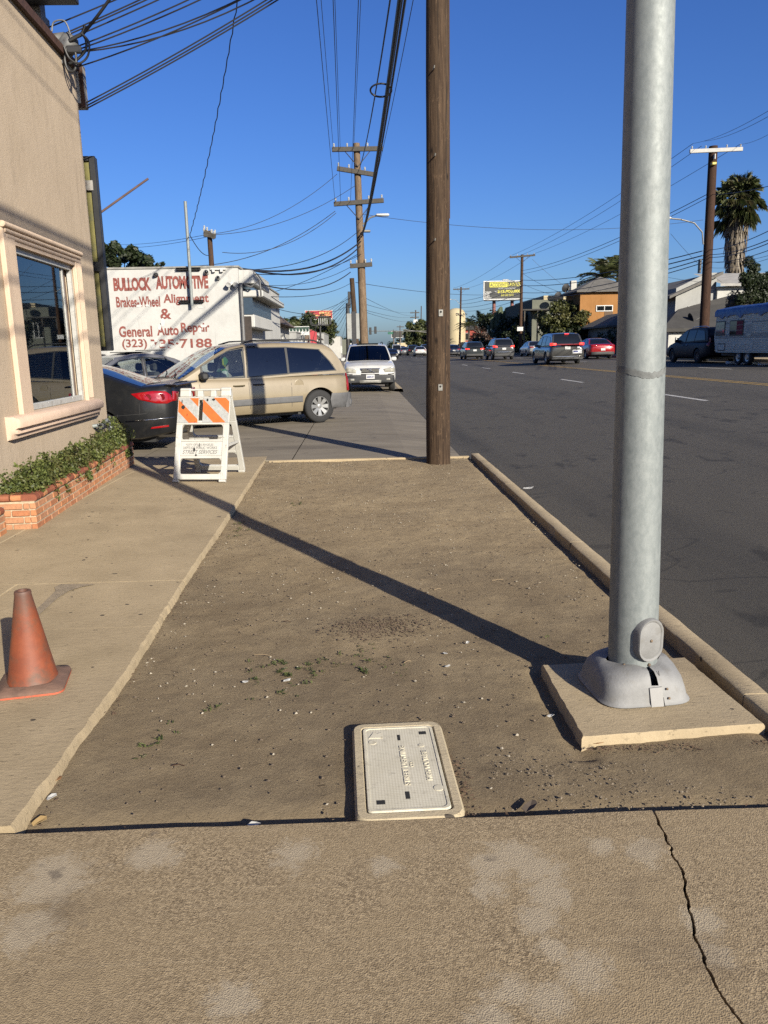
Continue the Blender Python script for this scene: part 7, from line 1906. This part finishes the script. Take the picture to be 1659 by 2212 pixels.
# ------------------------------------------------------------------ ground litter
def pebbles(name, label, n, box, smin, smax, m, seed, zf=.0, cl=None):
    g = random.Random(seed); mb = MB(); B = [Vector(v) for v in ((1,0,0),(-1,0,0),(0,1,0),(0,-1,0),(0,0,1),(0,0,-1))]; Fs = [(0,2,4),(2,1,4),(1,3,4),(3,0,4),(2,0,5),(1,2,5),(3,1,5),(0,3,5)]
    for i in range(n):
        y = box[2]+(box[3]-box[2])*g.random()**.8; x = g.uniform(max(box[0],lx(y)+.03), min(box[1],kx(y)-.03))
        if name == 'mulch': x, y = g.gauss(.07,.15), g.gauss(4.12,.10)
        if cl and mnoise.noise(Vector((x*1.6,y*1.1,seed))) < cl: continue
        if .80 < x < 1.6 and 2.62 < y < 3.5: continue
        if -.09 < x < .34 and 2.24 < y < 2.97: continue
        s = smin+(smax-smin)*g.random()**3; M = Matrix.Translation((x,y,.004+zf+.008*mnoise.noise(Vector((x*1.3,y*1.1,0))))) @ Matrix.Rotation(g.uniform(0,6),4,'Z')
        mb.add([M @ Vector((v.x*s*g.uniform(.7,1.5), v.y*s*g.uniform(.6,1.1), v.z*s*g.uniform(.35,.8))) for v in B], Fs)
    return tag(obj(name, mb, m, fix=False), label, 'pebbles', kind='stuff')
pebbles('pebbles', 'pale chips and pebbles scattered over the dirt strip', 3200, (-1.4,1.6,2.3,10.9), .0015, .009, plain('pale_chips',(.50,.44,.34),.9,var=.25,scale=50), 5, 0, -.05)
pebbles('clods', 'small brown clods scattered over the dirt strip', 6500, (-1.4,1.6,2.3,10.9), .002, .009, plain('brown_clods',(.20,.15,.10),1.0,var=.3,scale=50), 6)
pebbles('mulch', 'dark loose crumbs heaped near the weeds', 1100, (-.25,.38,3.85,4.35), .003, .009, plain('dark_crumbs',(.13,.09,.06),1.0,var=.4,scale=60), 8, .01)
pebbles('gravel', 'gravelly dirt crumbs between the concrete pad and near walk', 700, (.45,1.58,2.3,2.72), .002, .007, plain('grey_gravel',(.26,.21,.15),1.0,var=.4,scale=60), 9)
# weeds
M_WEED = m_leaf('weed_green', (.06,.075,.025), (.16,.19,.06), None)
g = random.Random(12); mb = MB()
def tuft(x, y, n, h):
    for k in range(n):
        a = g.uniform(0,6.28); l = h*g.uniform(.5,1.2); q = Vector((x+g.uniform(-.015,.015), y+g.uniform(-.015,.015), .006)); d = Vector((math.cos(a),math.sin(a),g.uniform(.25,1.0))).normalized(); s_ = Vector((-math.sin(a),math.cos(a),0))*g.uniform(.002,.004)
        mb.add([q-s_, q+s_, q+d*l*.6+s_, q+d*l+Vector((0,0,-l*.2)), q+d*l*.6-s_], [(0,1,2,3,4)])
for px, py, n, h in ((620,1437,26,.035),(605,1460,34,.035),(563,1450,20,.03),(540,1475,16,.025),(765,1412,20,.03),(775,1448,24,.045),(660,1452,18,.022),(690,1440,16,.02),(720,1437,16,.02),(745,1445,14,.02),(650,1470,14,.02),(590,1490,12,.025),(610,1500,10,.025),(322,1617,16,.04),(440,1540,12,.03),(360,1590,8,.02),(790,1400,12,.02),(700,1465,12,.02),(830,1430,10,.02),(880,1450,10,.02),(640,1090,30,.03),(520,1145,24,.03),(520,1130,20,.03),(545,1060,12,.02),(560,1000,16,.07),(500,1160,16,.02),(1190,1380,10,.02),(1260,1500,10,.015)):
    q = G(px,py); [tuft(q.x+g.gauss(0,.045), q.y+g.gauss(0,.045), max(3,n//3), h*.75) for _ in range(4)]
tag(obj('weeds', mb, M_WEED, fix=False), 'sparse green weeds sprouting from the dirt strip', 'weeds', kind='stuff')
# dead leaf crumbs gathered along the edges
mb = MB(); M_LIT = plain('leaf_crumbs', (.17,.105,.06), .95, var=.5, scale=60)
for i in range(1500):
    k = g.random()
    if k < .45: y = 2.3+8.4*g.random(); x = lx(y)+abs(g.gauss(0,.035))+.004
    elif k < .65: x = g.uniform(-1.1,1.5); y = 2.275+abs(g.gauss(0,.02))
    elif k < .8: x, y = g.choice(((-.075,2.5),(.335,2.55),(.34,2.4))); x += g.gauss(0,.02); y += g.gauss(0,.14)
    else: x = g.uniform(.85,1.6); y = 2.73-abs(g.gauss(0,.03))
    if mnoise.noise(Vector((x*4,y*3.3,6))) < -.05: continue
    a = g.uniform(0,6.28); s_ = g.uniform(.003,.011); u = Vector((math.cos(a),math.sin(a),g.uniform(-.3,.3)))*s_; v_ = Vector((-math.sin(a),math.cos(a),g.uniform(-.4,.4)))*s_*g.uniform(.2,.6); q = Vector((x,y,.006+g.uniform(0,.006)))
    mb.add([q-u,q+v_,q+u,q-v_], [(0,1,2,3)])
tag(obj('leaf_litter', mb, M_LIT, fix=False), 'brown leaf crumbs gathered along the edges of the dirt strip', 'leaf litter', kind='stuff')
# leaves, twigs and paper scraps: each is a thing
M_SCRAP = plain('paper_scrap', (.66,.65,.61), .8, var=.1); M_DLEAF = plain('dry_leaf', (.30,.15,.06), .8, var=.3, scale=40); M_TWIG = plain('dry_twig', (.30,.22,.13), .9, var=.3)
def scrap(px, py, s_, m, nm, label, cat, ang=0, lift=.006):
    q = G(px,py); mb = MB(); k = 7
    pts = [(s_*(.7+.5*g.random())*math.cos(2*math.pi*i/k), s_*.55*(.7+.5*g.random())*math.sin(2*math.pi*i/k)) for i in range(k)]
    top_ = [(x,y,.003+.35*s_*g.random()) for x, y in pts]; mb.add(top_+[(x,y,z-.0015) for x, y, z in top_]+[(0,0,.004),(0,0,.002)], [(i,(i+1)%k,2*k) for i in range(k)]+[(k+(i+1)%k,k+i,2*k+1) for i in range(k)]+[(i,(i+1)%k,k+(i+1)%k,k+i) for i in range(k)])
    o = obj(nm, mb, m); o.location = (q.x,q.y,lift); o.rotation_euler = (0,0,ang); return tag(o, label, cat)
scrap(620,1473,.022,M_SCRAP,'paper_scrap','white paper scrap below the weeds','scrap',.4)
scrap(530,1476,.018,M_SCRAP,'paper_scrap','white crumpled scrap left of the weeds','scrap',.1)
scrap(967,1443,.018,M_SCRAP,'paper_scrap','white scrap nearest the light pole shadow','scrap',.5)
scrap(962,1415,.018,M_SCRAP,'paper_scrap','pale scrap between the mulch and the pole shadow','scrap',2.2)
scrap(1010,1392,.018,M_SCRAP,'paper_scrap','white scrap at the edge of the pole shadow','scrap',1.1)
scrap(1190,1550,.020,M_SCRAP,'paper_scrap','white scrap beside the concrete pad','scrap',.6)
scrap(548,1788,.026,M_SCRAP,'paper_scrap','pale plaster chip near the shadowed walk edge','scrap',.2)
scrap(112,1727,.022,M_SCRAP,'paper_scrap','white scrap by the left pavement edge','scrap',1.2)
scrap(85,1780,.030,plain('tan_leaf',(.45,.30,.12),.8),'dry_leaf','curled tan leaf in the near left corner of the dirt','leaf',.9)
scrap(117,1690,.035,M_DLEAF,'dry_leaf','brown leaf cluster by the left pavement edge','leaf',.3)
scrap(935,1774,.030,M_DLEAF,'dry_leaf','orange brown leaf at the foot of the utility box','leaf',.2)
scrap(860,1782,.022,M_DLEAF,'dry_leaf','dark brown leaf in the walk edge shadow','leaf',.7)
scrap(1145,1748,.040,plain('grey_dead_leaf',(.12,.09,.065),.9),'dry_leaf','dark dead leaf clump right of the utility box','leaf',.7)
scrap(1290,1608,.03,M_DLEAF,'dry_leaf','brown leaves below the concrete pad corner','leaf',.2)
scrap(1440,1585,.03,M_DLEAF,'dry_leaf','brown leaf below the concrete pad front edge','leaf',1.0)
scrap(1140,1068,.06,M_SCRAP,'paper_scrap','white crumpled paper on the kerb','scrap',.2,.06)
for px, py, l, a, lb in ((567,1418,.09,-.2,'pale straw twig left of the weeds'),(880,1432,.04,.5,'pale short twig right of the weeds'),(945,1275,.05,.4,'thin twig beyond the pole shadow'),(1075,1255,.08,.2,'thin twig near the kerb'),(385,1657,.05,-.1,'dark curved twig near the front left'),(620,1345,.05,-.4,'dark twig in the middle of the dirt')):
    q = G(px,py); dv = Vector((math.cos(a),math.sin(a),0))*l/2
    tag(obj('twig', MB().tube([q-dv+Vector((0,0,.006)),q+Vector((.004,.004,.010)),q+dv+Vector((0,0,.006))], .0022, 5), M_TWIG if 'pale' in lb or 'thin' in lb else M_WOODD), lb, 'twig')
